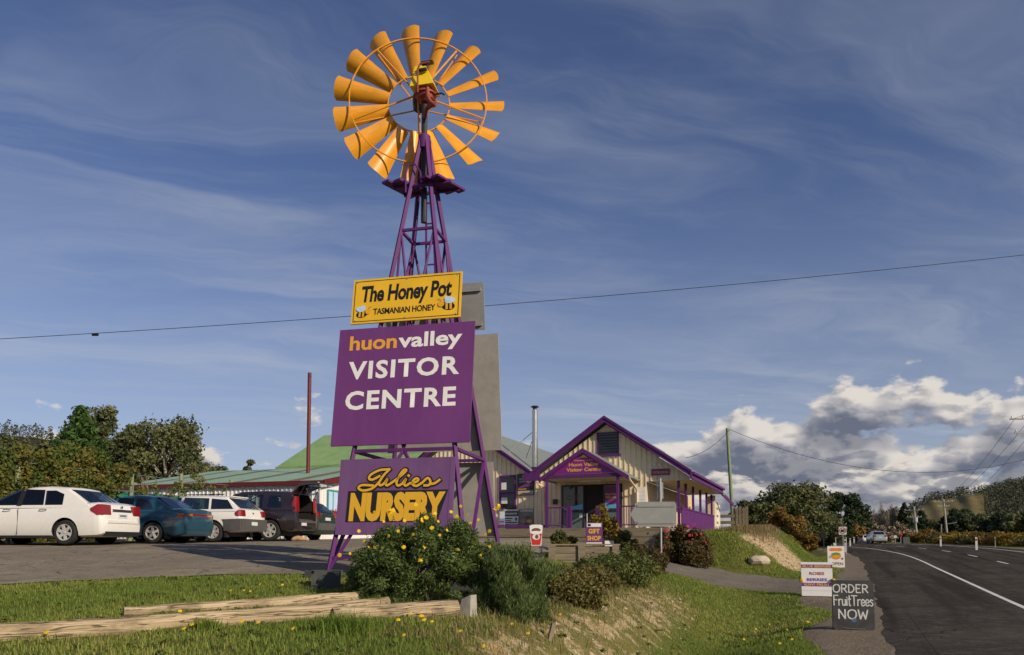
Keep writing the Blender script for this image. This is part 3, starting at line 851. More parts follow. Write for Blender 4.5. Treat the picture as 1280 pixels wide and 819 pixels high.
# bare backs of the boards on the far face
for nm, lb, x0, x1, z0, z1 in (('sign_back', 'small grey back of a sign beside the yellow honey sign', -1.0, 1.0, 4.53, 5.385),
                               ('sign_back', 'tall bare grey back of a sign beside the visitor centre board', -1.2, 1.245, 2.31, 4.445),
                               ('sign_back', 'low bare grey back of a sign seen between the purple tower legs', -1.12, 1.06, .70, 2.09)):
    e, w, h = tower_board(nm, lb, x0, x1, z0, z1, .08, 1)
    MB().bb(-w / 2, w / 2, -.03, 0, 0, h).build('panel', M['bare_panel'] if z0 < 4.5 else M['grey_back'], e)
    if z0 > 4.5:
        for zz in (.10, h - .13): MB().bb(-w / 2 + .06, w / 2 - .05, -.07, -.032, zz - .03, zz + .03).build('batten', M['grey_back'], e)

# ------------------------------------------------------------------ foliage helpers
def leaf_mesh(name, cen, rad, n, size, aspect=.55, shell=.55, flat_=0.0, updroop=0.0, seed=0, extra=None, clumpvar=.35, dirn=None):
    """n leaves scattered through ellipsoidal clumps; cen (k,3), rad (k,3)"""
    r_ = np.random.default_rng(seed)
    cen = np.asarray(cen, float); rad = np.asarray(rad, float)
    if rad.ndim == 1: rad = np.repeat(rad[:, None], 3, 1)
    wgt = rad.prod(1) ** (2 / 3); wgt /= wgt.sum()
    k = r_.choice(len(cen), n, p=wgt)
    d = r_.normal(size=(n, 3)); d /= np.linalg.norm(d, axis=1, keepdims=True)
    rr = r_.uniform(0, 1, n) ** (1 / 3); rr = shell + (1 - shell) * rr if shell > 0 else rr
    rr *= r_.uniform(.75, 1.12, n) * np.where(r_.uniform(0, 1, n) < .10, r_.uniform(1.05, 1.45, n), 1.0)
    p = cen[k] + d * rr[:, None] * rad[k]
    nrm = d * (1 - flat_) + r_.normal(size=(n, 3)) * .75; nrm[:, 2] += flat_
    nrm /= np.linalg.norm(nrm, axis=1, keepdims=True)
    if dirn is None:
        a = r_.normal(size=(n, 3)); a[:, 2] += updroop * 2
    else:
        a = np.repeat(np.array([dirn], float), n, 0) + r_.normal(size=(n, 3)) * .45 + d * .35
    a -= nrm * (a * nrm).sum(1, keepdims=True) * (1 if dirn is None else .3)
    a /= np.maximum(np.linalg.norm(a, axis=1, keepdims=True), 1e-6)
    b_ = np.cross(nrm, a); b_ /= np.maximum(np.linalg.norm(b_, axis=1, keepdims=True), 1e-6)
    s_ = size * r_.uniform(.45, 1.6, n)
    a = a * s_[:, None]; b_ = b_ * (s_ * aspect)[:, None]
    co = np.stack([p - a, p + b_, p + a * 1.05, p - b_], 1).reshape(-1, 3)
    f = np.arange(n * 4).reshape(-1, 4)
    cv = r_.uniform(0, 1, len(cen))
    val = np.clip((1 - clumpvar) * r_.uniform(0, 1, n) + clumpvar * cv[k], 0, 1)
    return raw_mesh(name, co, f, {'rnd': ('FACE', val)}, smooth=False)

LM = {}
LM['daisy'] = leafmat('daisy_leaf', [(0, (0.0471, 0.0754, 0.0207)), (0.6, (0.106, 0.1531, 0.0415)), (1, (0.2003, 0.2474, 0.0788))])
LM['rosemary'] = leafmat('rosemary_leaf', [(0, (0.0515, 0.0842, 0.0273)), (0.6, (0.117, 0.1638, 0.0507)), (1, (0.234, 0.2692, 0.0975))])
LM['gum'] = leafmat('gum_leaf', [(0, (0.0604, 0.0776, 0.028)), (0.6, (0.1294, 0.1422, 0.0539)), (1, (0.2264, 0.2113, 0.0906))])
LM['conifer'] = leafmat('conifer_leaf', [(0, (0.0292, 0.0648, 0.0162)), (0.6, (0.0648, 0.1296, 0.0292)), (1, (0.1216, 0.1864, 0.0486))])
LM['darkcon'] = leafmat('dark_conifer_leaf', [(0, (0.0194, 0.0356, 0.0162)), (0.6, (0.0389, 0.0616, 0.0259)), (1, (0.0728, 0.0892, 0.0389))])
LM['vine'] = leafmat('vine_leaf', [(0, (0.0437, 0.0784, 0.0182)), (0.35, (0.1061, 0.1411, 0.0274)), (0.6, (0.1622, 0.1646, 0.0334)), (0.85, (0.2122, 0.149, 0.0334)), (1, (0.2746, 0.2274, 0.0456))])
LM['autumn'] = leafmat('autumn_leaf', [(0, (0.1309, 0.0731, 0.0165)), (0.5, (0.215, 0.1306, 0.0275)), (1, (0.2992, 0.1985, 0.0495))])
LM['yellow'] = leafmat('golden_leaf', [(0, (0.136, 0.095, 0.018)), (0.5, (0.255, 0.171, 0.025)), (1, (0.3825, 0.266, 0.04))])
LM['garden'] = leafmat('garden_leaf', [(0, (0.0462, 0.066, 0.0158)), (0.5, (0.099, 0.1254, 0.0317)), (1, (0.198, 0.1848, 0.0528))])
LM['olive'] = leafmat('olive_leaf', [(0, (0.072, 0.066, 0.018)), (0.5, (0.144, 0.126, 0.036)), (1, (0.24, 0.186, 0.06))])
LM['rose'] = leafmat('rose_leaf', [(0, (.04, .040, .014)), (.5, (.095, .07, .022)), (1, (.17, .095, .03))])
LM['grass'] = leafmat('grass_blade', [(0, (0.1033, 0.1754, 0.0247)), (0.5, (0.2063, 0.2785, 0.0454)), (0.8, (0.33, 0.3404, 0.0826)), (1, (0.5364, 0.4333, 0.1754))], .35)
LM['straw'] = leafmat('straw_blade', [(0, (.17, .125, .05)), (.5, (.27, .205, .095)), (1, (.36, .29, .15))], .3)
LM['petal'] = leafmat('yellow_petal', [(0, (.70, .42, .01)), (1, (.85, .60, .02))], .15)
LM['redpetal'] = leafmat('red_petal', [(0, (.45, .02, .03)), (1, (.6, .05, .08))], .15)
LM['bare'] = leafmat('bare_twig', [(0, (.15, .12, .085)), (.5, (.24, .19, .13)), (1, (.34, .27, .19))], 0.0)
LM['forest'] = leafmat('forest_leaf', [(0, (0.0468, 0.0576, 0.0324)), (0.6, (0.0792, 0.0864, 0.0486)), (1, (0.126, 0.1224, 0.072))], .1)


def blades(name, x, y, hgt, wid, mat, lean=.35, seed=1, parent=None, z=None, rndlo=0., rndhi=1.):
    r_ = np.random.default_rng(seed); n = len(x)
    z = ground(x, y) - .01 if z is None else z
    th = r_.uniform(0, 2 * np.pi, n); ln = r_.uniform(.1, 1, n) * lean
    h_ = hgt * r_.uniform(.5, 1.3, n)
    p = np.stack([x, y, z], 1)
    side = np.stack([np.cos(th + 1.5), np.sin(th + 1.5), 0 * th], 1) * (wid * r_.uniform(.6, 1.3, n))[:, None]
    d1 = np.stack([np.cos(th) * ln * h_ * .35, np.sin(th) * ln * h_ * .35, h_ * .6], 1)
    d2 = np.stack([np.cos(th) * ln * h_, np.sin(th) * ln * h_, h_ * (1 - .25 * ln)], 1)
    co = np.stack([p - side, p + side, p + d1 + side * .7, p + d1 - side * .7, p + d2], 1).reshape(-1, 3)
    k = np.arange(n)[:, None] * 5
    tri = np.concatenate([k + np.array([0, 1, 2]), k + np.array([0, 2, 3]), k + np.array([3, 2, 4])], 1).reshape(-1, 3)
    pat = .5 + .25 * np.sin(1.3 * x + 1.1 * np.sin(.9 * y)) + .25 * np.sin(.8 * y + 2.3 * np.sin(.7 * x + 1) + .4 * x)
    val = np.repeat(np.clip(rndlo + (rndhi - rndlo) * (.6 * r_.uniform(0, 1, n) + .4 * pat), 0, 1), 3)
    return mesh_obj(name, raw_mesh(name, co, tri, {'rnd': ('FACE', val)}, smooth=False), mat, parent)

# ------------------------------------------------------------------ visitor centre building
BTH = R(22.7)
BO = Vector((4.42, 35.0, 0)); BE = Vector((math.cos(BTH), -math.sin(BTH), 0)); BD = Vector((math.sin(BTH), math.cos(BTH), 0))
BZ = 2.3
def on_plane(px, py, o, n):
    d = ray(px, py); c = Vector((0, 0, CAMZ)); t = (o - c).dot(n) / d.dot(n); return c + d * t
def fp(px, py, b=0.0):
    p = on_plane(px, py, BO + BD * b, BD); return (p - BO).dot(BE), p.z
def spb(px, py, a):
    p = on_plane(px, py, BO + BE * a, BE); return (p - BO).dot(BD), p.z
bld = empty('visitor_centre', (BO.x, BO.y, BZ), -BTH, 'cream weatherboard visitor centre with purple gables, porch and verandah', 'building')
def bp(mb, name, mat, parent=None, sharp=None):
    o = mb.build(name, M[mat] if isinstance(mat, str) else mat, parent or bld, sharp)
    if parent is None: o.location = (0, 0, -BZ)
    return o
PK, SL = (0.04, 7.62), .68
def roofz(a): return PK[1] - SL * abs(a - PK[0])
facade = bp(MB().prism([(-3.6, 1.2), (1.9, 1.2), (1.9, 4.57), (3.85, 4.57), (3.85, roofz(3.85) - .28), (PK[0], PK[1] - .30), (-3.6, roofz(-3.6) - .28)], 0, .15), 'wall', 'cream')
side = bp(MB().bb(1.75, 1.9, .16, 13, 1.4, 4.56), 'wall', 'cream')
for k in range(31):
    a = -3.5 + k * .245
    if a > 3.75: break
    z0 = 2.42 if a < 1.9 else 4.58
    ztop = roofz(a) - .32
    segs = [(z0, ztop)]
    if -.40 < a < .62: segs = [(z0, 5.86), (6.95, ztop)]
    for (q0, q1) in segs:
        if q1 - q0 > .1: bp(MB().bb(a - .028, a + .028, -.032, -.001, q0, q1), 'batten', 'cream2', facade)
for k in range(44):
    b_ = .4 + k * .29
    bp(MB().bb(1.901, 1.93, b_ - .028, b_ + .028, 2.4, 4.54), 'batten', 'cream2', side)
# gable louvre window
gw = bp(MB().bb(-.35, .57, -.03, -.002, 5.92, 6.90), 'window', 'glass_int')
fr_ = MB(); fr_.bb(-.42, -.35, -.06, -.002, 5.88, 6.95); fr_.bb(.57, .64, -.06, -.002, 5.88, 6.95); fr_.bb(-.35, .57, -.06, -.002, 6.90, 6.95); fr_.bb(-.48, .70, -.09, -.002, 5.80, 5.90)
bp(fr_, 'window_frame', 'purple', gw)
for k in range(7): bp(MB().bb(-.34, .56, -.045, -.032, 6.0 + k * .13, 6.05 + k * .13), 'louvre', 'black', gw)
# main roof
def slab(p0, p1, b0, b1, t=.07):
    """roof slab over the segment (a,z) p0-p1 from depth b0 to b1"""
    (a0, z0), (a1, z1) = p0, p1
    return MB().add([(a0, b0, z0), (a1, b0, z1), (a1, b1, z1), (a0, b1, z0), (a0, b0, z0 - t), (a1, b0, z1 - t), (a1, b1, z1 - t), (a0, b1, z0 - t)],
                    [(0, 1, 2, 3), (7, 6, 5, 4), (4, 5, 1, 0), (5, 6, 2, 1), (6, 7, 3, 2), (7, 4, 0, 3)])
RE = 3.98
roof = bp(slab((PK[0], PK[1]), (RE, roofz(RE)), -.36, 10.6), 'roof', 'roof_grey')
bp(slab((PK[0] - .001, PK[1]), (-3.75, roofz(-3.75)), -.36, 14), 'roof', 'roof_grey')
bp(slab((RE - .25, roofz(RE - .25) - .28), (RE + .05, roofz(RE + .05) - .30), 10.6, 14.0, .06), 'roof', 'roof_grey')
def barge(p0, p1, b, name='bargeboard', hh=.26, th=.05, dz=0.0, mat='purple'):
    (a0, z0), (a1, z1) = p0, p1
    z0 += dz; z1 += dz
    return bp(MB().add([(a0, b, z0 - hh), (a1, b, z1 - hh), (a1, b, z1), (a0, b, z0), (a0, b + th, z0 - hh), (a1, b + th, z1 - hh), (a1, b + th, z1), (a0, b + th, z0)],
                       [(0, 1, 2, 3), (7, 6, 5, 4), (4, 5, 1, 0), (5, 6, 2, 1), (6, 7, 3, 2), (7, 4, 0, 3)]), name, mat)
barge((PK[0], PK[1] + .02), (RE + .02, roofz(RE) + .01), -.41)
barge((PK[0], PK[1] + .02), (-3.75, roofz(-3.75) + .01), -.41)
barge((PK[0], PK[1] + .07), (RE + .06, roofz(RE) + .04), -.45, 'barge_cap', .12, .04)
barge((PK[0], PK[1] + .07), (-3.75, roofz(-3.75) + .06), -.45, 'barge_cap', .12, .04)
bp(MB().bb(RE - .02, RE + .06, -.45, 10.6, roofz(RE) - .34, roofz(RE) - .07), 'fascia', 'purple')
bp(MB().bb(RE + .06, RE + .17, -.40, 10.65, roofz(RE) - .14, roofz(RE) - .03), 'gutter', 'purple')
bp(MB().bb(1.92, RE - .03, .16, 10.5, 4.57, 4.60), 'soffit', 'soffit')
bp(MB().beam((RE - .1, 10.62, 4.72), (RE + .3, 13.6, 4.1), .06, .2), 'fascia', 'purple')
# verandah posts and solid balustrade down the right-hand side
VA = 3.35
pb = [spb(px, 600, VA)[0] for px in (847.5, 857, 866, 875, 882.7, 889)]
pb = [max(.15, b_) for b_ in pb]
for b_ in pb:
    bp(MB().box((VA, b_, 3.4), (.11, .11, 2.36)), 'verandah_post', 'purple')
nb = 9
r0, r1 = .3, pb[-1] + .25
for k in range(nb):
    y0 = r0 + (r1 - r0) * k / nb; y1 = r0 + (r1 - r0) * (k + 1) / nb
    bp(MB().bb(VA + .06, VA + .10, y0 + .012, y1 - .012, 2.2, 3.30), 'balustrade_panel', 'purple')
bp(MB().bb(VA + .02, VA + .13, r0, r1, 3.30, 3.37), 'handrail', 'purple')
bp(MB().bb(1.93, VA + .13, .18, 11.5, 2.2, 2.40), 'verandah_deck', 'wood')
bp(MB().bb(VA - .35, VA + .12, r1 + .15, r1 + .5, 1.6, 4.56), 'end_wall', 'cream')
bp(MB().bb(VA + .13, VA + .15, r1 + .62, r1 + 1.6, 2.6, 4.2), 'banner', 'white_soft')
bp(MB().bb(VA - .35, VA + .12, r1 + .51, r1 + 2.6, 1.6, 4.1), 'end_wall', 'cream')
for zz in (2.9, 3.3, 3.75): bp(MB().bb(VA + .151, VA + .156, r1 + .75, r1 + 1.45, zz, zz + .14), 'banner_print', 'midgrey')
# left wing
WP = fp(579, 529); WSL = (WP[1] - roofz(-3.6) - .0) / (WP[0] + 3.6) * -1
def wz(a): return WP[1] - WSL * abs(a - WP[0])
WL = 2 * WP[0] + 3.6
wing = bp(MB().prism([(-3.601, 1.2), (-3.601, wz(-3.6) - .3), (WP[0], WP[1] - .3), (WL, wz(WL) - .3), (WL, 1.2)], .2, .35), 'wall', 'cream')
for k in range(34):
    a = -3.75 - k * .245
    if a < WL + .05: break
    q0 = 2.42; q1 = wz(a) - .34
    bp(MB().bb(a - .028, a + .028, .168, .199, q0, q1), 'batten', 'cream2', wing)
bp(slab(WP, (-3.65, wz(-3.65)), -.1, 14), 'roof', 'roof_grey')
bp(slab((WP[0] + .001, WP[1]), (WL, wz(WL)), -.1, 14), 'roof', 'roof_grey')
barge((WP[0], WP[1] + .02), (-3.72, wz(-3.72) + .02), -.15); barge((WP[0], WP[1] + .02), (WL - .3, wz(WL - .3) + .02), -.15)
barge((WP[0], WP[1] + .03), (-3.72, wz(-3.72) + .03), -.19, 'barge_cap', .09, .04)
vz = roofz(-3.68)
bp(MB().bb(-4.0, -3.15, -.50, -.455, vz - .36, vz + .02), 'valley_box', 'purple')
bp(MB().tube([(-3.35, -.30, vz - .38), (-3.30, -.2, vz - .52), (-3.12, -.09, vz - .62), (-3.08, -.09, 2.45)], .05, 8), 'downpipe', 'cream2')
def window(x0, x1, z0, z1, b, mull=1):
    w_ = bp(MB().bb(x0, x1, b - .03, b - .002, z0, z1), 'window', 'glass_int')
    m = MB(); t = .08
    m.bb(x0 - t, x0, b - .07, b - .002, z0 - t, z1 + t); m.bb(x1, x1 + t, b - .07, b - .002, z0 - t, z1 + t)
    m.bb(x0, x1, b - .07, b - .002, z1, z1 + t); m.bb(x0, x1, b - .07, b - .002, z0 - t, z0)
    for k in range(mull):
        zz = z0 + (z1 - z0) * (k + 1) / (mull + 1); m.bb(x0, x1, b - .06, b - .031, zz - .05, zz + .05)
    bp(m, 'window_frame', 'purple', w_)
    return w_
w1 = window(-5.45, -4.72, 3.40, 5.03, .165)
for (x0, x1, z0, z1) in ((-5.42, -5.15, 4.4, 4.75), (-5.42, -5.1, 3.7, 4.0)):
    bp(MB().bb(x0, x1, .125, .133, z0, z1), 'notice', 'white_soft', w1)
window(-7.35, -6.65, 5.0, 5.5, .165, 0)
# porch
PB = -2.25
PP = (-.42, 5.93); PSL = .62
def pz(a): return PP[1] - PSL * abs(a - PP[0])
pl, pr = -2.50, 1.66
bp(slab(PP, (pr, pz(pr)), PB - .10, -.04, .05), 'porch_roof', 'roof_grey')
bp(slab((PP[0] - .001, PP[1]), (pl, pz(pl)), PB - .10, -.04, .05), 'porch_roof', 'roof_grey')
barge((PP[0], PP[1] + .02), (pr, pz(pr) + .02), PB - .13, 'porch_barge', .20)
barge((PP[0], PP[1] + .02), (pl, pz(pl) + .02), PB - .13, 'porch_barge', .20)
ped = bp(MB().prism([(-2.02, 4.84), (1.18, 4.84), (PP[0], PP[1] - .19)], PB - .02, PB + .03), 'pediment', 'magenta_sign')
ped2 = bp(MB().prism([(-2.20, 4.80), (1.36, 4.80), (PP[0], PP[1] - .12)], PB + .031, PB + .06), 'pediment_backing', 'white_soft')
text(ped, 'Huon Valley', M['gold_letter'], -1.08, .30, 5.16, .155, PB - .024, .03)
text(ped, 'Visitor Centre', M['gold_letter'], -1.20, .42, 4.93, .155, PB - .024, .03)
text(ped, 'Welcome to the', M['gold_letter'], -.86, .02, 5.38, .07, PB - .024, .02)
flat(ped, [(-.60, 5.53), (-.20, 5.53), (-.40, 5.66)], M['gold_letter'], PB - .026, 'emblem')
bp(MB().bb(-2.3, 1.45, PB - .05, PB + .05, 4.65, 4.80), 'porch_beam', 'purple')
bp(MB().bb(-2.25, 1.40, PB + .06, -.04, 4.62, 4.66), 'porch_ceiling', 'soffit')
bp(MB().bb(-.95, .05, -1.2, -1.0, 4.55, 4.61), 'porch_light', 'white_soft')
for a in (-2.14, 1.14):
    bp(MB().box((a, PB, 3.52), (.11, .11, 2.26)), 'porch_post', 'purple')
bp(MB().tube([(1.62, PB + .1, 4.62), (1.62, PB + .25, 4.5), (1.50, -.3, 4.25), (1.50, -.12, 4.1), (1.50, -.12, 2.5)], .045, 8), 'downpipe', 'cream2')
# doors
rec = bp(MB().bb(-2.2, .78, -.045, -.036, 2.42, 4.50), 'door_opening', 'dark_in')
def dpanel(x0, x1, low, name='door'):
    d_ = bp(MB().bb(x0, x1, -.075, -.046, 3.25, 4.45), name, 'glass_int')
    bp(MB().bb(x0, x1, -.075, -.046, 2.44, 3.22), 'lower_pane', low, d_)
    m = MB(); t = .06
    m.bb(x0, x0 + t, -.10, -.076, 2.42, 4.5); m.bb(x1 - t, x1, -.10, -.076, 2.42, 4.5); m.bb(x0 + t, x1 - t, -.10, -.076, 3.2, 3.28); m.bb(x0 + t, x1 - t, -.10, -.076, 4.43, 4.5)
    bp(m, 'door_frame', 'navy', d_)
    return d_
d1 = dpanel(-2.16, -1.05, 'teal_glass'); d2 = dpanel(-.12, .74, 'teal_glass')
bp(MB().bb(-.04, .66, -.083, -.077, 3.35, 4.4), 'door_poster', 'purple_sign', d2)
text(d2, 'Huon Valley', M['gold_letter'], .0, .62, 3.98, .09, -.086, .03)
text(d2, 'Visitor Centre', M['gold_letter'], .0, .62, 3.84, .09, -.086, .03)
bp(MB().prism([(-.04, 3.36), (.66, 3.36), (.66, 3.60), (.3, 3.52), (-.04, 3.62)], -.088, -.084), 'door_wave', 'skyblue', d2)
bp(MB().prism([(-2.09, 3.33), (-1.12, 3.33), (-1.12, 3.60), (-1.6, 3.48), (-2.09, 3.46)], -.083, -.077), 'door_wave', 'skyblue', d1)
text(d1, 'Huon Valley', M['brown'], -1.95, -1.25, 3.95, .09, -.079, .02)
text(d1, 'Visitor Centre', M['brown'], -1.95, -1.25, 3.80, .09, -.079, .02)
bp(MB().bb(-1.30, -1.12, -.084, -.077, 2.95, 3.12), 'door_notice', 'white_soft', d1)
bp(MB().box((-2.5, -.11, 3.72), (.20, .15, .24)), 'wall_box', 'dark_metal')
# front deck, rails and skirt
deck = bp(MB().bb(-6.3, 1.92, -2.45, -.05, 2.28, 2.40), 'deck', 'wood')
for k in range(3): bp(MB().bb(-6.3, 3.4, -2.50, -2.46, 1.25 + k * .38, 1.60 + k * .38), 'skirt_board', 'wood', deck)
bp(MB().bb(1.92, 3.4, -2.45, .17, 2.26, 2.38), 'deck_board', 'wood', deck)
def railing(x0, x1, y, z0=2.50, z1=3.30, step=.20):
    m = bp(MB().bb(x0, x1, y - .03, y + .03, z1, z1 + .06), 'railing', 'purple')
    bp(MB().bb(x0, x1, y - .02, y + .02, z0, z0 + .05), 'bottom_rail', 'purple', m)
    n = max(2, int((x1 - x0) / step))
    for k in range(n):
        x = x0 + (x1 - x0) * (k + .5) / n
        bp(MB().box((x, y, (z0 + z1) / 2 + .025), (.028, .028, z1 - z0 - .052)), 'baluster', 'purple', m)
railing(-2.08, -1.22, PB); railing(1.20, 3.34, PB)
railing(-6.2, -2.20, PB, 2.44, 2.50, 9)
for a in (-1.15, -1.02, .20, .33): bp(MB().box((a, PB, 2.88), (.10, .10, 1.0)), 'gate_post', 'purple')
for b_ in (-1.5, -.8): bp(MB().box((3.34, b_, 2.88), (.08, .08, 1.0)), 'gate_post', 'purple')
bp(MB().bb(3.30, 3.38, PB, .25, 3.30, 3.36), 'handrail', 'purple')
# boards screwed to the wall (parts of the building)
def wall_board(name, px0, py0, px1, py1, mat, b=-.06):
    (x0, z1), (x1, z0) = fp(px0, py0, b), fp(px1, py1, b)
    return bp(MB().bb(x0, x1, b, b + .025, z0, z1), name, mat), x0, x1, z0, z1
o, x0, x1, z0, z1 = wall_board('notice_board', 793, 609, 807, 627.5, 'white')
for k in range(3): bp(MB().bb(x0 + .03, x1 - .03, -.064, -.0605, z0 + .1 + k * .18, z0 + .11 + k * .18), 'rule', 'palegrey', o)
o, x0, x1, z0, z1 = wall_board('fascia_sign', 814, 586.5, 837, 593.5, 'purple_sign')
text(o, 'VISITOR CENTRE', M['orange_letter'], x0 + .06, x1 - .06, z0 + .07, .11, -.064, .02)
bp(MB().tube([(2.34, -.03, 5.35), (2.34, -.18, 5.32)], .05, 8), 'flood_light', 'white_soft'); bp(MB().tube([(2.56, -.03, 5.33), (2.56, -.18, 5.30)], .05, 8), 'flood_light', 'white_soft')
def wing_board(name, px0, py0, px1, py1, mat, b=.12):
    (x0, z1), (x1, z0) = fp(px0, py0, b), fp(px1, py1, b)
    return bp(MB().bb(x0, x1, b, b + .03, z0, z1), name, mat), x0, x1, z0, z1
o, x0, x1, z0, z1 = wing_board('booking_sign', 646.5, 592.5, 667.5, 619, 'navy')
hh = z1 - z0; ww = x1 - x0
for i, s_ in enumerate(('FREE', 'BOOKING', 'SERVICE')):
    t_ = .30 if i == 0 else .13
    text(o, s_, M['palegrey'], x0 + ww * t_, x1 - ww * t_, z0 + hh * (.84 - .125 * i), hh * .085, .116, .02)
bp(MB().prism([(x0 + .02, z0 + hh * .30), (x1 - .02, z0 + hh * .45), (x1 - .02, z0 + hh * .62), (x0 + .02, z0 + hh * .40)], .112, .119), 'booking_stripe', 'purple_sign', o)
bp(MB().prism([(x0 + .06, z0 + hh * .27), (x1 - .4, z0 + hh * .27), (x1 - .4, z0 + hh * .31), (x0 + .06, z0 + hh * .30)], .110, .1115), 'booking_stripe', 'gold_letter', o)
bp(MB().bb(x0 + .04, x1 - .04, .112, .119, z0 + .04, z0 + hh * .21), 'booking_strip', 'palegrey', o)
bp(MB().bb(x0 + .10, x0 + .22, .108, .1115, z0 + .07, z0 + hh * .17), 'booking_logo', 'gold_letter', o)
bp(MB().bb(x0 + .30, x1 - .10, .108, .1115, z0 + .09, z0 + .13), 'booking_print', 'navy', o)
for (p0, p1, mt, bits) in (((629.5, 637), (648.5, 660), 'midgrey', 'list'), ((649.5, 636.5), (667, 660), 'midgrey', 'pic'), ((667.5, 635), (686, 661), 'cream_poster', 'land')):
    o, x0, x1, z0, z1 = wing_board('poster', *p0, *p1, mt, .05)
    ww, hh = x1 - x0, z1 - z0
    def bit(a, b_, c, d_, m, y=.046): bp(MB().bb(x0 + ww * a, x0 + ww * b_, y, .049, z0 + hh * c, z0 + hh * d_), 'poster_print', m, o)
    if bits == 'list':
        bit(.02, .98, .93, .99, 'white_soft'); bit(.03, .97, .66, .88, 'navy'); bit(.06, .9, .72, .82, 'palegrey', .0445); bit(.03, .97, .22, .62, 'white_soft'); bit(.08, .6, .48, .54, 'black', .0445); bit(.08, .5, .38, .42, 'black', .0445); bit(.08, .92, .27, .33, 'black', .0445)
        bp(MB().prism(ell(x0 + ww * .82, z0 + hh * .47, .075, .09), .0435, .0455), 'poster_seal', 'plateblue', o); bit(.4, .9, .06, .18, 'palegrey')
    elif bits == 'pic':
        bit(.03, .97, .86, .97, 'palegrey')
        for cx, cz, m in ((.25, .38, 'tan'), (.7, .36, 'gold_letter'), (.58, .55, 'brown'), (.48, .22, 'brown')): bp(MB().prism(ell(x0 + ww * cx, z0 + hh * cz, .13, .07), .0435, .0485), 'poster_print', m, o)
    else:
        bit(.1, .9, .84, .88, 'tan'); bit(.15, .85, .74, .77, 'tan'); bit(.05, .95, .30, .55, 'palegrey'); bit(.05, .5, .36, .44, 'green_paint', .0445); bit(.06, .3, .45, .54, 'brown', .0445); bit(.55, .95, .30, .40, 'gold_letter', .0445); bit(.3, .95, .06, .24, 'white_soft')
# stainless flue with stays
fb = .9
flue = bp(MB().lathe([(0, 5.4), (.145, 5.4), (.145, 8.45), (.0, 8.45)], n=16, c=(-3.92, fb, 0)), 'flue', 'steel', None, 40)
bp(MB().lathe([(0, 8.45), (.10, 8.45), (.10, 8.58), (.21, 8.58), (.17, 8.64), (0, 8.66)], n=16, c=(-3.92, fb, 0)), 'flue_cap', 'dark_metal', flue, 40)
bp(MB().lathe([(.145, 5.55), (.22, 5.46), (.24, 5.40)], n=16, c=(-3.92, fb, 0)), 'flue_flashing', 'dark_metal', flue)
bp(MB().tube([(-3.95, fb, 7.40), (-5.55, fb + .3, 6.35)], .022, 6), 'flue_stay', 'white_soft', flue)
bp(MB().tube([(-3.92, fb, 7.25), (-5.0, fb + 1.5, 6.2)], .015, 6), 'flue_stay', 'dark_metal', flue)

# ------------------------------------------------------------------ in front of the building
def bxy(a, b_): p = BO + BE * a + BD * b_; return p.x, p.y
# sleeper retaining wall
RWY = 24.3
rw = empty('retaining_wall', (xat(686, RWY), RWY, 0), R(-6), 'low timber sleeper retaining wall below the gift shop sign', 'wall')
L = 2.25
for k in range(3): MB().bb(0, L, 0, .09, .95 + k * .23, 1.165 + k * .23).build('sleeper', M['wood'], rw)
for x in (.1, L * .47, L - .1): MB().bb(x - .11, x + .11, -.07, -.002, .8, 1.66).build('post', M['wood'], rw)
MB().bb(-.05, L + .05, -.06, .16, 1.655, 1.70).build('capping', M['wood'], rw)
# soil behind that wall
MB().bb(0, L, .1, 1.9, 1.0, 1.52).build('garden_soil', pm('soil', (.09, .065, .04), .95, var=.4, scale=9, bump=.6), rw)
def panel_sign(name, label, px0, py0, px1, py1, b, cat='sign', legs=None):
    (x0, z1), (x1, z0) = fp(px0, py0, b), fp(px1, py1, b)
    cx = (x0 + x1) / 2; x, y = bxy(cx, b)
    e = empty(name, (x, y, z0), -BTH, label, cat)
    return e, x1 - x0, z1 - z0
def yard_sign(name, label, px0, py0, px1, py1, Y, rz=R(-8)):
    k = Y / F
    e = empty(name, (xat((px0 + px1) / 2, Y), Y, CAMZ + (680 - py1) * k), rz, label, 'sign')
    return e, (px1 - px0) * k, (py1 - py0) * k
gs, w, h = yard_sign('gift_shop_sign', 'purple gift shop sign above the timber retaining wall', 732, 653.5, 753, 680, 24.35)
MB().bb(-w / 2, w / 2, 0, .03, 0, h).build('panel', M['purple_sign'], gs)
MB().bb(-w / 2 + .02, w / 2 - .02, -.006, -.001, 0.01, h * .07).build('white_strip', M['white_soft'], gs)
MB().bb(-w / 2 + .04, w / 2 - .04, -.006, -.001, h * .80, h * .97).build('white_strip', M['white_soft'], gs)
MB().bb(-w / 2 + .07, -w / 2 + .17, -.01, -.007, h * .83, h * .94).build('logo', M['navy'], gs)
text(gs, 'GIFT', M['gold_letter'], -w * .33, w * .33, h * .50, h * .21, -.004, .04)
text(gs, 'SHOP', M['gold_letter'], -w * .40, w * .40, h * .17, h * .21, -.004, .04)
for x in (-w * .42, w * .42): MB().tube([(x, .05, -.3), (x, .05, h + .3 * (x < 0))], .018, 6).build('stake', M['galv'], gs)
cs, w, h = yard_sign('coffee_cup_sign', 'white and red coffee cup shaped cutout sign at the garden edge', 661.5, 656, 679, 682, 24.0)
flat(cs, [(-w * .36, 0), (w * .36, 0), (w * .46, h * .95), (w * .30, h), (-w * .30, h), (-w * .48, h * .95)], M['white'], 0, 'panel', .02)
flat(cs, [(-w * .30, .02), (w * .30, .02), (w * .41, h * .58), (-w * .41, h * .58)], M['red'], -.005, 'cup', .004)
flat(cs, ell(0, h * .42, w * .27, h * .15), M['white_soft'], -.01, 'cup_label', .004)
flat(cs, ell(0, h * .62, w * .42, h * .08), M['white'], -.014, 'cup_rim', .004)
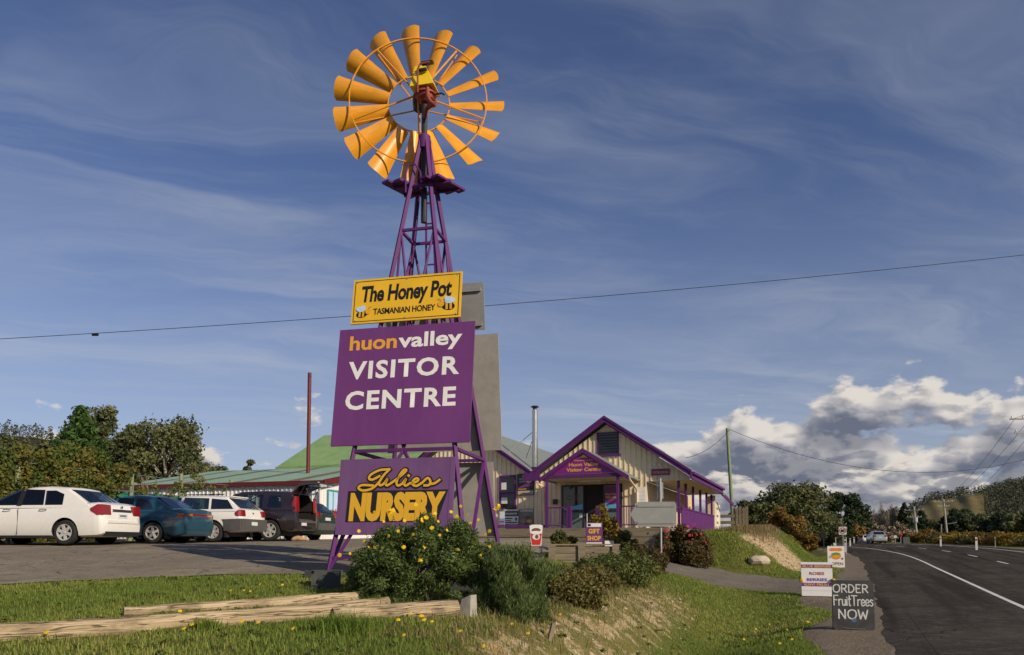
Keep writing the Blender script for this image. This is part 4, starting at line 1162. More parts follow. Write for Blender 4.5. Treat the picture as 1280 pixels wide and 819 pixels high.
flat(cs, ell(.0, h * .74, w * .32, h * .10), M['brown'], -.012, 'chocolate', .004)
flat(cs, ell(w * .05, h * .42, w * .12, h * .10), M['brown'], -.015, 'cup_print', .004)
MB().tube([(-w * .55, .25, -.25), (-w * .3, .03, h * .5)], .02, 6).build('prop', M['wood'], cs)
bs_, w, h = panel_sign('banner_sign', 'narrow red and blue feather banner beside the tower leg', 624.5, 636, 631, 672, -1.5)
MB().bb(-w / 2, w / 2, 0, .02, 0, h).build('panel', M['skyblue'], bs_)
for z0, z1, m in ((.66, .98, 'white_soft'), (.90, .985, 'red'), (.52, .58, 'redtext'), (.40, .46, 'red'), (.22, .36, 'green_paint'), (.02, .10, 'palegrey')): MB().bb(-w / 2 + .01, w / 2 - .01, -.006, -.001, h * z0, h * z1).build('print', M[m], bs_)
MB().tube([(w * .4, .03, -.6), (w * .4, .03, h)], .015, 6).build('pole', M['galv'], bs_)
lb_, w, h = panel_sign('white_banner', 'white banner board hung on the front deck railing', 799.5, 631.5, 826, 655.5, -2.34)
MB().bb(-w / 2, w / 2, 0, .025, 0, h).build('panel', M['white'], lb_)
MB().bb(-w / 2 + .03, w / 2 - .03, -.006, -.001, .02, h * .16).build('grass_print', M['green_paint'], lb_)
MB().prism(ell(-w * .1, h * .5, w * .3, h * .2), -.006, -.001).build('print', M['palegrey'], lb_)
wc_x, wc_y = xat(761, 24.9), 24.9
MB().box((0, 0, .14), (.30, .22, .28)).build('rock', M['white_soft']).location = (wc_x, wc_y, 1.525)
tag(col.objects[-1] if False else bpy.data.objects['rock'], 'pale block resting on soil right of the gift shop sign', 'block')

# ------------------------------------------------------------------ sheds on the far side of the lot
SH = R(16)
sx0, sy0 = xat(400, 30.0), 30.0
sg = gz(sx0, sy0) - .05
shed = empty('white_shed', (sx0, sy0, sg), -SH, 'low white corrugated shed with pale green roof and red trim', 'shed')
SLEN = 10.0
def corr(L_, z0f, z1f, pitch=.2, depth=.03):
    """ribbed sheet along -x, (z0,z1 as functions of x)"""
    vs = []; fs = []; x = 0.0; pts = []
    n = int(L_ / pitch)
    for k in range(n):
        a = -k * pitch
        pts += [(a, 0), (a - pitch * .62, 0), (a - pitch * .72, -depth), (a - pitch * .9, -depth)]
    pts.append((-L_, 0))
    for (x, y) in pts: vs += [(x, y, z0f(x)), (x, y, z1f(x))]
    for k in range(len(pts) - 1): fs.append((2 * k, 2 * k + 2, 2 * k + 3, 2 * k + 1))
    mb = MB(); mb.add(vs, fs); return mb
EAV = 4.27 - sg
corr(SLEN, lambda x: 0, lambda x: EAV - .08).build('wall', M['shedwhite'], shed)
SR = .19
o = corr(6.5, lambda x: 0, lambda x: EAV - .08 - x * SR).build('wall', M['shedwhite'], shed); o.rotation_euler = (0, 0, R(-90)); o.location = (.0, 0, 0)
MB().bb(-SLEN, -.02, 6.4, 6.5, 0, EAV + 1.1).build('wall', M['shedwhite'], shed)
def sroof(x0, x1, mat, lift=0.0):
    t = .05
    v = [(x0, -.105, EAV - .105 * SR + lift), (x1, -.105, EAV - .105 * SR + lift), (x1, 6.6, EAV + 6.6 * SR + lift), (x0, 6.6, EAV + 6.6 * SR + lift)]
    v += [(a, b_, c - t) for a, b_, c in v]
    MB().add(v, [(0, 1, 2, 3), (7, 6, 5, 4), (4, 5, 1, 0), (5, 6, 2, 1), (6, 7, 3, 2), (7, 4, 0, 3)]).build('roof_sheet', M[mat], shed)
edges = [(-10.2, -9.1, 'roof_pale'), (-9.1, -8.6, 'roof_brown'), (-8.6, -6.9, 'roof_pale'), (-6.9, -6.3, 'roof_brown'), (-6.3, -4.2, 'roof_pale'), (-4.2, -3.6, 'roof_brown'), (-3.6, -1.6, 'roof_pale'), (-1.6, -.95, 'roof_brown'), (-.95, .22, 'roof_pale')]
for i, (a, b_, m) in enumerate(edges): sroof(a + .003, b_ - .003, m, .0)
MB().bb(-10.2, .24, -.16, -.11, EAV - .20, EAV - .02).build('fascia', M['barge_red'], shed)
MB().beam((.25, -.16, EAV - .12), (.25, 6.6, EAV + 6.6 * SR - .08), .05, .24).build('bargeboard', M['barge_red'], shed)
MB().tube([(.12, -.36, EAV - .12), (.08, -.3, EAV - .3), (.04, -.1, EAV - .42), (.04, -.06, .1)], .04, 8).build('downpipe', M['white_soft'], shed)
# small teal framed window and flower box on the gable side
wy = .55
wn = MB().bb(.032, .05, wy, wy + .75, 1.25, 2.05).build('window', M['beewing'], shed)
m = MB(); m.bb(.032, .07, wy - .07, wy, 1.18, 2.12); m.bb(.032, .07, wy + .75, wy + .82, 1.18, 2.12); m.bb(.032, .07, wy, wy + .75, 2.05, 2.12); m.bb(.032, .07, wy, wy + .75, 1.18, 1.25); m.bb(.032, .062, wy + .34, wy + .40, 1.25, 2.05)
m.build('window_frame', M['teal_paint'], wn)
# barn behind, green gable roof
bn_ = empty('green_barn', (xat(345, 41), 41.0, sg), -SH, 'barn with a steep green iron roof behind the white shed', 'barn')
rzb = lambda y: 1.7 + (680 - y) / F * 41 - sg
ez, rz_ = rzb(583), rzb(547) + .75
D_ = 8.0
MB().bb(0.3, 7.6, .5, D_ * 1.05, 0, ez).build('wall', M['roof_brown'], bn_)
for i in range(8):
    v = [(i * 1.0 + .004 + .0, 0, ez), (i * 1.0 + .996, 0, ez), (.3 + i + .996, D_ * .55, rz_), (.3 + i + .004, D_ * .55, rz_)]
    v += [(a, b_, c - .05) for a, b_, c in v]
    MB().add(v, [(0, 1, 2, 3), (7, 6, 5, 4), (4, 5, 1, 0), (5, 6, 2, 1), (6, 7, 3, 2), (7, 4, 0, 3)]).build('roof_sheet', M['roof_green'], bn_)
v = [(0, 0, ez), (.3, D_ * .55, rz_), (.3, D_ * .56, rz_ - .02), (0, D_ * 1.1, ez)]
MB().add(v, [(0, 1, 2, 3)]).build('hip_sheet', M['roof_green'], bn_)
v = [(0, D_ * 1.1, ez), (.3, D_ * .56, rz_), (8.2, D_ * .56, rz_), (8.2, D_ * 1.1, ez)]
MB().add(v, [(0, 1, 2, 3)]).build('roof_sheet', M['roof_green'], bn_)
MB().bb(-.05, 8, -.08, -.01, ez - .2, ez - .02).build('gutter', M['roof_green'], bn_)
MB().bb(0.28, 7.6, .4, .49, ez - .75, ez - .21).build('clerestory', M['roof_green'], bn_)
# red flue pole
fx, fy = xat(384, 34.2), 34.2
fz0 = CAMZ + (680 - 587) / F * fy; fz1 = CAMZ + (680 - 468) / F * fy + .15
fo = MB().tube([(0, 0, -.6), (0, 0, fz1 - fz0)], .085, 10).build('flue_pipe', M['barge_red'], None, 40)
fo.location = (fx, fy, fz0); tag(fo, 'tall thin dark red flue pipe rising from the shed roof', 'pipe')

# ------------------------------------------------------------------ cars
def boolean_cut(me, cutters, paint):
    """subtract cutter meshes from a mesh, returning a new mesh"""
    me.materials.append(paint)
    o = bpy.data.objects.new('cut', me); col.objects.link(o); tmp = []
    for c in cutters:
        c.materials.append(M['dark_in'])
        k = bpy.data.objects.new('cutter', c); col.objects.link(k); tmp.append(k)
        md = o.modifiers.new('b', 'BOOLEAN'); md.operation = 'DIFFERENCE'; md.object = k; md.solver = 'EXACT'; md.material_mode = 'TRANSFER'
    bpy.context.view_layer.update()
    res = bpy.data.meshes.new_from_object(o.evaluated_get(bpy.context.evaluated_depsgraph_get()))
    for k in tmp: bpy.data.objects.remove(k)
    bpy.data.objects.remove(o)
    bm = bmesh.new(); bm.from_mesh(res)
    for f in bm.faces: f.smooth = True
    for e in bm.edges:
        if len(e.link_faces) == 2: e.smooth = e.calc_face_angle() < R(32)
    bm.to_mesh(res); bm.free()
    return res
def cyl_mesh(x, z, r, y0, y1, n=32):
    mb = MB(); v = []
    for y in (y0, y1): v += [(x + r * math.cos(a), y, z + r * math.sin(a)) for a in np.linspace(0, 2 * math.pi, n, endpoint=False)]
    mb.add(v, [tuple(range(n)), tuple(range(2 * n - 1, n - 1, -1))] + [((i + 1) % n, i, n + i, n + (i + 1) % n) for i in range(n)])
    return mb.mesh('cutter')
def box_mesh(*a): return MB().bb(*a).mesh('cutter')
def section(w, zb, zt, cr):
    h = zt - zb
    half = [(0, zb), (w * .78, zb), (w * .93, zb + .05), (w * .985, zb + .22 * h), (w, zb + .48 * h), (w * .99, zb + .68 * h), (w * .962, zb + .86 * h), (w * .92, zb + .96 * h), (w * .82, zt), (w * .45, zt + cr * .8), (0, zt + cr)]
    return half + [(-y, z) for y, z in half[-2:0:-1]]
def loft(stations, sec, ns=40):
    """stations rows: x then parameters; resampled smoothly"""
    st = np.array(stations, float)
    xs = np.unique(np.concatenate([st[:, 0], np.linspace(st[0, 0], st[-1, 0], ns)]))
    rows = [np.interp(xs, st[:, 0], st[:, i]) for i in range(1, st.shape[1])]
    rings = [sec(*[r[k] for r in rows]) for k in range(len(xs))]
    n = len(rings[0]); mb = MB(); vs = []
    for k, rg in enumerate(rings): vs += [(xs[k], y, z) for y, z in rg]
    fs = [(i * n + j, i * n + (j + 1) % n, (i + 1) * n + (j + 1) % n, (i + 1) * n + j) for i in range(len(xs) - 1) for j in range(n)]
    fs += [tuple(range(n - 1, -1, -1)), tuple((len(xs) - 1) * n + j for j in range(n))]
    mb.add(vs, fs); return mb
def wheel_protos(r, wd, spokes, style=0):
    ty = MB().lathe([(r * .62, -wd / 2 + .012), (r * .72, -wd / 2), (r * .92, -wd / 2 + .004), (r * .985, -wd / 2 + .03), (r, -wd / 2 + .06), (r, wd / 2 - .06), (r * .985, wd / 2 - .03), (r * .92, wd / 2 - .004), (r * .70, wd / 2), (r * .60, wd / 2 - .01), (r * .60, -wd / 2 + .012), (r * .62, -wd / 2 + .012)], 'y', 32).mesh('tyre', 40)
    rm = MB(); rm.lathe([(r * .68, wd / 2 - .008), (r * .66, wd / 2 + .004), (r * .60, wd / 2 - .004), (r * .58, wd / 2 - .05)], 'y', 32)
    for k in range(spokes):
        a = 2 * math.pi * k / spokes + .3
        for da in ((-.10, .10) if style else (0,)):
            p = Vector((math.cos(a + da) * r * .10, wd / 2 - .025, math.sin(a + da) * r * .10)); q = Vector((math.cos(a + da * 1.6) * r * .63, wd / 2 - .012, math.sin(a + da * 1.6) * r * .63))
            rm.beam(p, q, r * (.13 if style else .24), .03, (0, 1, 0))
    rm.lathe([(0, wd / 2 + .005), (r * .13, wd / 2), (r * .16, wd / 2 - .03)], 'y', 16)
    back = MB().lathe([(0, wd / 2 - .07), (r * .60, wd / 2 - .07), (r * .60, wd / 2 - .06)], 'y', 24)
    return ty, rm.mesh('rim', 40), back.mesh('brake_disc')


def make_car(name, label, sp, x, y, heading, group=None, zoff=None):
    """local frame: +x forward, +y left, origin on the ground under the rear axle"""
    z0 = gz(x, y) + .02 if zoff is None else zoff
    car = empty(name, (x, y, z0), heading, label, 'car', group)
    wb, r, tw, W = sp['wb'], sp['r'], sp['track'] / 2, sp['W'] / 2
    paint = M[sp['paint']]
    me = loft(sp['body'], lambda w, zb, zt, cr: section(w, zb, zt, cr)).mesh('body')
    cuts = []
    for xx in (0, wb):
        for sg_ in (-1, 1):
            cuts.append(cyl_mesh(xx, r + .01, r * 1.17, sg_ * (W - .30), sg_ * (W + .2)))
    if sp.get('open_tail'): cuts.append(box_mesh(*sp['open_tail']))
    body = mesh_obj('body', boolean_cut(me, cuts, paint), None, car)
    # greenhouse
    g = sp['gh']; zb_, zr_ = g['zb'], g['zr']; wbt, wrf = g['wb'], g['wr']
    xs = g['x']      # rear glass base, roof rear, roof front, screen base
    def ghsec(zt, f_):
        hw = lambda z: wbt + (wrf - wbt) * (z - zb_) / (zr_ - zb_)
        zt = max(zt, zb_ + .02)
        e_ = hw(zt)
        half = [(0, zb_ - .04), (wbt, zb_ - .04), (wbt, zb_), (hw(zb_ + (zt - zb_) * .5), zb_ + (zt - zb_) * .5), (hw(zb_ + (zt - zb_) * .9), zb_ + (zt - zb_) * .9), (e_ - .03 * f_, zt - .015), (e_ - .10 * f_, zt + .004), (e_ * .5, zt + .022 * f_), (0, zt + .03 * f_)]
        return half + [(-a, b_) for a, b_ in half[-2:0:-1]]
    mid = (xs[1] + xs[2]) / 2
    st = [(xs[0], zb_ + .01, .1), (xs[1], zr_ - g.get('drop', .03), 1), (xs[1] + .12, zr_ - g.get('drop', .03) * .6, 1), (mid, zr_ + .005, 1), (xs[2] - .15, zr_ - .015, 1), (xs[2], zr_ - .04, 1), (xs[3], zb_ + .01, .1)]
    gm = loft(st, ghsec, 14).mesh('roof')
    def side_y(z): return wbt + (wrf - wbt) * (z - zb_) / (zr_ - zb_)
    gcut = [MB().prism(poly, -1.3, 1.3).mesh('cutter') for poly in g['side']]
    if sp.get('open_tail'): gcut.append(box_mesh(*sp['open_gh']))
    for (xa, xb_, za, zb2, t0, t1, ins, sg_) in ((xs[0], xs[1], zb_ + .01, zr_ - g.get('drop', .03), .10, .84, .14, 1), (xs[3], xs[2], zb_ + .01, zr_ - .04, .08, .90, .10, -1)):
        if sp.get('open_tail') and sg_ == 1: continue
        p0 = (xa + (xb_ - xa) * t0, za + (zb2 - za) * t0); p1 = (xa + (xb_ - xa) * t1, za + (zb2 - za) * t1)
        yy = side_y((p0[1] + p1[1]) / 2) - ins
        gcut.append(MB().prism([(p0[0] - sg_ * .12, p0[1] + .03), (p1[0] - sg_ * .12, p1[1] + .06), (p1[0] + sg_ * .45, p1[1]), (p1[0] + sg_ * .45, p0[1])], -yy, yy).mesh('cutter'))
    mesh_obj('roof', boolean_cut(gm, gcut, paint), None, car)
    for sx_ in (.62, 1.62):
        sb = MB()
        for yy in (-.36, .36):
            sb.bb(xs[0] * .3 + sx_ - .06, xs[0] * .3 + sx_ + .06, yy - .22, yy + .22, zb_ - .02, zb_ + .16)
            sb.bb(xs[0] * .3 + sx_ - .06, xs[0] * .3 + sx_ + .02, yy - .12, yy + .12, zb_ + .17, zb_ + .33)
        sb.build('seat', M['seat_cloth'], car)
    def _unused(z): return wbt + (wrf - wbt) * (z - zb_) / (zr_ - zb_)
    for sg_ in (-1, 1):
        for poly in g['side']:
            n = len(poly); v = []
            for o_ in (.006, -.004): v += [(px_, sg_ * (side_y(pz_) + o_), pz_) for px_, pz_ in poly]
            MB().add(v, [tuple(range(n)), tuple(range(2 * n - 1, n - 1, -1))] + [((i + 1) % n, i, n + i, n + (i + 1) % n) for i in range(n)]).build('side_window', M['car_glass'], car)
        for (a, b_, c, d_) in g.get('pillars', ()):
            v = []
            for o_ in (.011, .0065): v += [(px_, sg_ * (side_y(pz_) + o_), pz_) for px_, pz_ in ((a, zb_ + .02), (b_, zb_ + .02), (d_, zr_ - .1), (c, zr_ - .1))]
            MB().add(v, [(0, 1, 2, 3), (7, 6, 5, 4), (0, 1, 5, 4), (1, 2, 6, 5), (2, 3, 7, 6), (3, 0, 4, 7)]).build('pillar_trim', M[g.get('pmat', 'trimblack')], car)
    def glass_between(xa, xb_, za, zb2, t0, t1, inset, nm):
        pts = []
        for t in (t0, t1):
            x_ = xa + (xb_ - xa) * t; z_ = za + (zb2 - za) * t
            yy = side_y(max(z_, zb_)) - inset
            pts += [(x_, -yy, z_), (x_, yy, z_)]
        d_ = Vector((xb_ - xa, 0, zb2 - za)).normalized(); nn = Vector((-d_.z, 0, d_.x))
        if nn.z < 0: nn = -nn
        a, b_, c, e_ = [Vector(p) for p in pts]
        mid_ = lambda p, q: (p + q) / 2 + nn * .012
        q = [a, mid_(a, b_), b_, e_, mid_(c, e_), c]
        v = [p + nn * .022 for p in q] + [p - nn * .01 for p in q]
        MB().add(v, [(0, 1, 4, 5), (1, 2, 3, 4), (6, 11, 10, 7), (7, 10, 9, 8)] + [((i + 1) % 6, i, 6 + i, 6 + (i + 1) % 6) for i in range(6)]).build(nm, M['car_glass'], car)
    if not sp.get('open_tail'): glass_between(xs[0], xs[1], zb_ + .01, zr_ - g.get('drop', .03), .07, .86, .12, 'rear_window')
    glass_between(xs[3], xs[2], zb_ + .01, zr_ - .04, .05, .92, .08, 'windscreen')
    # wheels
    ty, rm, bk = wheel_protos(r, .20, sp.get('spokes', 6), sp.get('style', 0))
    for xx in (0, wb):
        for sg_ in (-1, 1):
            w_ = mesh_obj('wheel', ty, M['tyre'] if not ty.materials else None, car)
            w_.location = (xx, sg_ * tw, r); w_.rotation_euler = (0, 0, 0 if sg_ > 0 else math.pi)
            mesh_obj('rim', rm, M['rim'] if not rm.materials else None, w_)
            mesh_obj('brake_disc', bk, M['dark_metal'] if not bk.materials else None, w_)
    MB().bb(-.35, wb + .4, -W * .72, W * .72, .17, .34).build('underbody', M['trimblack'], car)
    for nm, mat, bx in sp.get('boxes', ()):
        MB().bb(*bx).build(nm, M[mat], car)
    for nm, mat, poly, y0, y1 in sp.get('sidepolys', ()):      # polygons in x,z mirrored on both flanks
        for sg_ in (-1, 1): MB().prism(poly, sg_ * y0, sg_ * y1).build(nm, M[mat], car)
    for nm, mat, poly, x0, x1 in sp.get('rearpolys', ()):      # polygons in y,z mirrored
        for sg_ in (-1, 1): MB().prismx([(sg_ * a, b_) for a, b_ in poly], x0, x1).build(nm, M[mat], car)
    for nm, mat, verts, faces in sp.get('raw', ()):
        for sg_ in (-1, 1): MB().add([(a, b_ * sg_, c) for a, b_, c in verts], faces).build(nm, M[mat], car, 30)
    for sg_ in (-1, 1):
        for (xa, z) in sp.get('handles', ()):
            MB().tube([(xa, sg_ * (W - .01), z), (xa + .04, sg_ * (W + .022), z + .005), (xa + .17, sg_ * (W + .022), z + .005), (xa + .2, sg_ * (W - .01), z)], .013, 6).build('door_handle', M[sp.get('hmat', sp['paint'])], car)
        for poly in sp.get('seams', ()):
            mb = MB()
            for (a, b_) in zip(poly[:-1], poly[1:]): mb.beam((a[0], sg_ * a[2], a[1]), (b_[0], sg_ * b_[2], b_[1]), .006, .010, (0, 1, 0))
            mb.build('door_seam', M['trimblack'], car)
        mx, mz = sp['mirror']
        MB().lathe([(0, -.06), (.06, -.055), (.085, -.01), (.075, .05), (0, .06)], 'x', 12, (mx, sg_ * (side_y(mz) + .13), mz)).build('wing_mirror', paint, car, 40)
        MB().beam((mx + .03, sg_ * (side_y(mz) - .02), mz - .05), (mx + .02, sg_ * (side_y(mz) + .1), mz - .02), .03).build('mirror_stalk', M['trimblack'], car)
    return car

def lamp_wrap(x0, yout, ya, z0, z1, depth, dx=.012, taper=0.0):
    """tail lamp wrapping the rear corner (left side; mirrored)"""
    pts = [(x0 + depth, yout + .03, z0 + taper), (x0 + depth * .3, yout + .03, z0), (x0 - dx - .015, yout - .03, z0), (x0 - dx - .04, ya, z0 + .01)]
    top = [(x0 + depth + .02, yout + .024, (z0 + z1) / 2 + taper * .3), (x0 + depth * .35, yout + .012, z1), (x0 - dx + .0, yout - .05, z1), (x0 - dx - .015, ya, z1 - .01)]
    inn = [(a + .05, b_ - .06, c) for a, b_, c in pts]; it = [(a + .05, b_ - .06, c) for a, b_, c in top]
    v = pts + top + inn + it
    f = [(i, i + 1, i + 5, i + 4) for i in range(3)] + [(i + 4, i + 5, i + 13, i + 12) for i in range(3)] + [(i, i + 8, i + 9, i + 1) for i in range(3)] + [(0, 4, 12, 8), (3, 11, 15, 7)]
    return v, f

HD = R(172)
lv = lamp_wrap(-.965, .80, .46, .76, 1.03, .26, .01, .10)
sedan_white = dict(wb=2.60, r=.315, track=1.50, W=1.70, paint='carwhite', spokes=6,
    body=[(-1.02, .58, .34, .60, 0), (-1.00, .74, .26, .76, 0), (-.93, .80, .22, 1.03, .005), (-.80, .825, .20, 1.085, .015), (-.45, .845, .19, 1.07, .02), (.3, .85, .18, 1.00, .01), (1.3, .85, .18, .965, .01), (2.2, .845, .18, .955, .02), (2.75, .83, .18, .93, .04), (3.15, .79, .2, .84, .04), (3.38, .70, .24, .70, .02), (3.45, .56, .34, .56, 0)],
    gh=dict(zb=.98, zr=1.51, wb=.80, wr=.60, drop=.05, x=(-.62, .10, 1.30, 2.45),
        side=[[(.62, 1.02), (.70, 1.40), (.42, 1.40), (.16, 1.30), (.12, 1.02)], [(.66, 1.02), (1.30, 1.02), (1.30, 1.44), (.74, 1.42)], [(1.40, 1.02), (2.28, 1.02), (1.75, 1.30), (1.45, 1.44), (1.38, 1.44)]],
        pillars=[(1.28, 1.42, 1.28, 1.40)]),
    boxes=[('number_plate', 'plate', (-1.020, -1.000, -.18, .18, .70, .81)), ('chrome_strip', 'chrome', (-1.005, -.97, -.38, .38, .86, .92)), ('rear_trim', 'trimblack', (-1.03, -.85, -.66, .66, .22, .34)), ('badge', 'chrome', (-.985, -.955, -.035, .035, .955, 1.01)), ('plate_print', 'plateblue', (-1.0235, -1.0205, -.13, .13, .735, .775)), ('bumper_shelf', 'carwhite', (-1.04, -.95, -.60, .60, .56, .63))],
    sidepolys=[('sill', 'trimblack', [(.38, .17), (2.2, .17), (2.2, .24), (.38, .24)], .80, .853)],
    raw=[('tail_light', 'lightred', *lv)],
    handles=[(.52, .90), (1.55, .90)], hmat='chrome', seams=[[(1.34, .26, .845), (1.32, .95, .853)]], mirror=(2.12, 1.06))
def rear_wheel_at(px, Y, heading, tr):
    """rear axle centre from the near (left) rear wheel seen at pixel px"""
    x = xat(px, Y); rx, ry = math.sin(heading), -math.cos(heading)
    return x + rx * tr / 2, Y + ry * tr / 2
x_, y_ = rear_wheel_at(84, 19.1, HD, 1.5)
make_car('parked_car', 'white sedan with red tail lights, leftmost of the parked cars', sedan_white, x_, y_, HD, 'cars parked along the vine hedge')

lv = [((-.945, -.70, .70), (-.985, -.62, .70))]
def band(x, y0, y1, z0, z1, t=.02): return (x - t, x, y0, y1, z0, z1)
sedan_teal = dict(wb=2.46, r=.295, track=1.45, W=1.685, paint='carteal', spokes=5,
    body=[(-.98, .60, .36, .60, 0), (-.96, .76, .26, .80, 0), (-.92, .80, .22, .95, .005), (-.78, .82, .20, .985, .015), (-.3, .84, .19, .965, .015), (.4, .842, .18, .92, .01), (1.3, .842, .18, .90, .01), (2.1, .84, .18, .89, .02), (2.7, .82, .18, .85, .03), (3.05, .78, .2, .76, .03), (3.26, .70, .24, .66, .01), (3.32, .56, .34, .54, 0)],
    gh=dict(zb=.92, zr=1.375, wb=.795, wr=.58, drop=.05, x=(-.55, .08, 1.15, 2.1),
        side=[[(.56, .96), (.64, 1.28), (.40, 1.27), (.16, 1.18), (.02, .96)], [(.61, .96), (1.18, .96), (1.16, 1.30), (.70, 1.29)], [(1.26, .96), (1.98, .96), (1.55, 1.18), (1.30, 1.30), (1.24, 1.30)]],
        pillars=[], pmat='carteal'),
    boxes=[('light_bar', 'lightred', (-.962, -.93, -.70, .70, .70, .84)), ('number_plate', 'plate', (-.995, -.97, -.19, .19, .42, .53)), ('plate_print', 'green_paint', (-.998, -.9955, -.14, .14, .45, .50)), ('bumper', 'carteal', (-1.0, -.88, -.70, .70, .38, .62)), ('light_amber', 'lightorange', (-.966, -.9625, .42, .69, .78, .83)), ('light_amber', 'lightorange', (-.966, -.9625, -.69, -.42, .78, .83))],
    sidepolys=[('tail_light', 'lightred', [(-.93, .70), (-.70, .70), (-.74, .84), (-.93, .84)], .70, .826), ('mud_flap', 'trimblack', [(-.36, .12), (-.44, .12), (-.42, .36), (-.34, .36)], .62, .80), ('side_strip', 'carteal', [(-.6, .52), (-.36, .52), (-.36, .56), (-.6, .56)], .8, .845)],
    handles=[(.50, .80), (1.45, .80)], hmat='trimblack', seams=[[(1.22, .24, .838), (1.20, .90, .846)]], mirror=(1.85, .98))
x_, y_ = rear_wheel_at(192, 21.2, HD, 1.45)
make_car('parked_car', 'dark teal sedan with a full width red light bar, second parked car', sedan_teal, x_, y_, HD + R(2), 'cars parked along the vine hedge')

lv = lamp_wrap(-.885, .79, .52, .80, 1.0, .14, .012, .02)
wagon = dict(wb=2.525, r=.315, track=1.47, W=1.70, paint='carwhite', spokes=7, style=1,
    body=[(-.92, .60, .42, .66, 0), (-.90, .76, .36, .86, 0), (-.86, .80, .34, 1.00, .0), (-.70, .82, .32, 1.02, .005), (-.2, .845, .28, .99, .01), (.4, .85, .24, .96, .01), (1.3, .85, .22, .94, .01), (2.1, .845, .22, .92, .02), (2.7, .82, .22, .88, .04), (3.1, .78, .24, .78, .03), (3.3, .68, .28, .66, .01), (3.36, .55, .36, .54, 0)],
    gh=dict(zb=.98, zr=1.46, wb=.80, wr=.60, drop=.06, x=(-.84, -.35, 1.25, 2.25),
        side=[[(-.66, 1.02), (-.40, 1.31), (.16, 1.36), (.10, 1.02)], [(.18, 1.02), (1.12, 1.02), (1.10, 1.40), (.25, 1.37)], [(1.22, 1.02), (2.08, 1.02), (1.62, 1.26), (1.32, 1.40), (1.20, 1.40)]],
        pillars=[]),
    boxes=[('number_plate', 'plate', (-.955, -.925, -.18, .18, .52, .63)), ('bumper', 'trimgrey', (-.95, -.80, -.76, .76, .36, .72)), ('roof_rail', 'trimblack', (-.2, 1.3, .55, .58, 1.475, 1.505)), ('roof_rail', 'trimblack', (-.2, 1.3, -.58, -.55, 1.475, 1.505)), ('tailgate_spoiler', 'carwhite', (-.42, -.28, -.52, .52, 1.42, 1.45)), ('exhaust', 'chrome', (-.98, -.85, -.52, -.45, .30, .36)), ('badge', 'lightred', (-.905, -.88, -.03, .03, .88, .93))],
    sidepolys=[('side_cladding', 'trimgrey', [(-.93, .36), (-.38, .34), (-.36, .60), (-.30, .70), (-.93, .72)], .70, .846), ('side_cladding', 'trimgrey', [(.40, .24), (2.1, .24), (2.1, .46), (.40, .46)], .78, .858), ('mud_flap', 'trimblack', [(-.38, .14), (-.46, .14), (-.44, .38), (-.36, .38)], .62, .80)],
    raw=[('tail_light', 'lightred', *lv)], handles=[(.35, .86), (1.4, .86)], seams=[[(1.16, .3, .848), (1.14, .95, .852)]], mirror=(1.95, 1.04))
x_, y_ = rear_wheel_at(269, 23.3, HD, 1.47)
make_car('parked_car', 'white station wagon with grey bumper and cladding, third parked car', wagon, x_, y_, HD + R(-2), 'cars parked along the vine hedge')

lv = lamp_wrap(-.90, .80, .60, .98, 1.50, .10, .01, .04)
suv = dict(wb=2.625, r=.355, track=1.53, W=1.79, paint='cargrape', spokes=6,
    body=[(-.95, .66, .44, .66, 0), (-.93, .80, .38, .90, 0), (-.90, .84, .36, 1.10, 0), (-.6, .88, .32, 1.12, .0), (.4, .895, .30, 1.09, .01), (1.3, .895, .28, 1.07, .01), (2.2, .89, .28, 1.06, .02), (2.8, .87, .28, 1.02, .04), (3.2, .83, .3, .92, .03), (3.42, .72, .34, .76, .01), (3.48, .56, .42, .6, 0)],
    gh=dict(zb=1.08, zr=1.70, wb=.85, wr=.62, drop=.06, x=(-.90, -.68, 1.35, 2.25),
        side=[[(-.40, 1.16), (-.30, 1.52), (.02, 1.54), (.12, 1.48), (.12, 1.16), (.02, 1.12), (-.32, 1.12)], [(.30, 1.12), (1.10, 1.12), (1.10, 1.58), (.34, 1.56)], [(1.24, 1.12), (2.10, 1.12), (1.68, 1.42), (1.40, 1.58), (1.24, 1.58)]],
        pillars=[(1.10, 1.24, 1.10, 1.24)]),
    open_tail=(-1.2, .55, -.62, .62, .70, 1.3), open_gh=(-1.3, .55, -.57, .57, .9, 1.60),
    boxes=[('number_plate', 'plate', (-.975, -.945, .10, .44, .52, .62)), ('cargo_floor', 'trimgrey', (-.85, .50, -.60, .60, .71, .74)), ('cargo_back', 'dark_in', (.46, .50, -.60, .60, .745, 1.55)), ('roof_rail', 'trimgrey', (-.25, .35, .60, .63, 1.77, 1.80)), ('roof_rail', 'trimgrey', (.55, 1.15, .60, .63, 1.77, 1.80)), ('roof_rail', 'trimgrey', (-.25, .35, -.63, -.60, 1.77, 1.80)), ('roof_rail', 'trimgrey', (.55, 1.15, -.63, -.60, 1.77, 1.80)),
        ('reflector', 'lightred', (-.945, -.92, .62, .70, .58, .66)), ('reflector', 'lightred', (-.945, -.92, -.70, -.62, .58, .66)), ('tow_bar', 'dark_metal', (-1.12, -.85, -.04, .04, .40, .47)), ('bumper_step', 'trimgrey', (-.985, -.85, -.62, .62, .62, .69))],
    raw=[('tail_light', 'lightred', *lv)], handles=[(.42, 1.0), (1.42, 1.0)], hmat='chrome', seams=[[(1.18, .36, .893), (1.16, 1.08, .90)], [(.30, .62, .893), (.22, 1.08, .90)]], mirror=(1.95, 1.14))
for xx in (-.25, .55):
    for s_ in (0, .57):
        for sg_ in (1, -1): suv['boxes'].append(('roof_rail_foot', 'trimgrey', (xx + s_, xx + s_ + .05, sg_ * .605, sg_ * .625, 1.68, 1.77)))
x_, y_ = rear_wheel_at(340, 25.2, HD, 1.53)
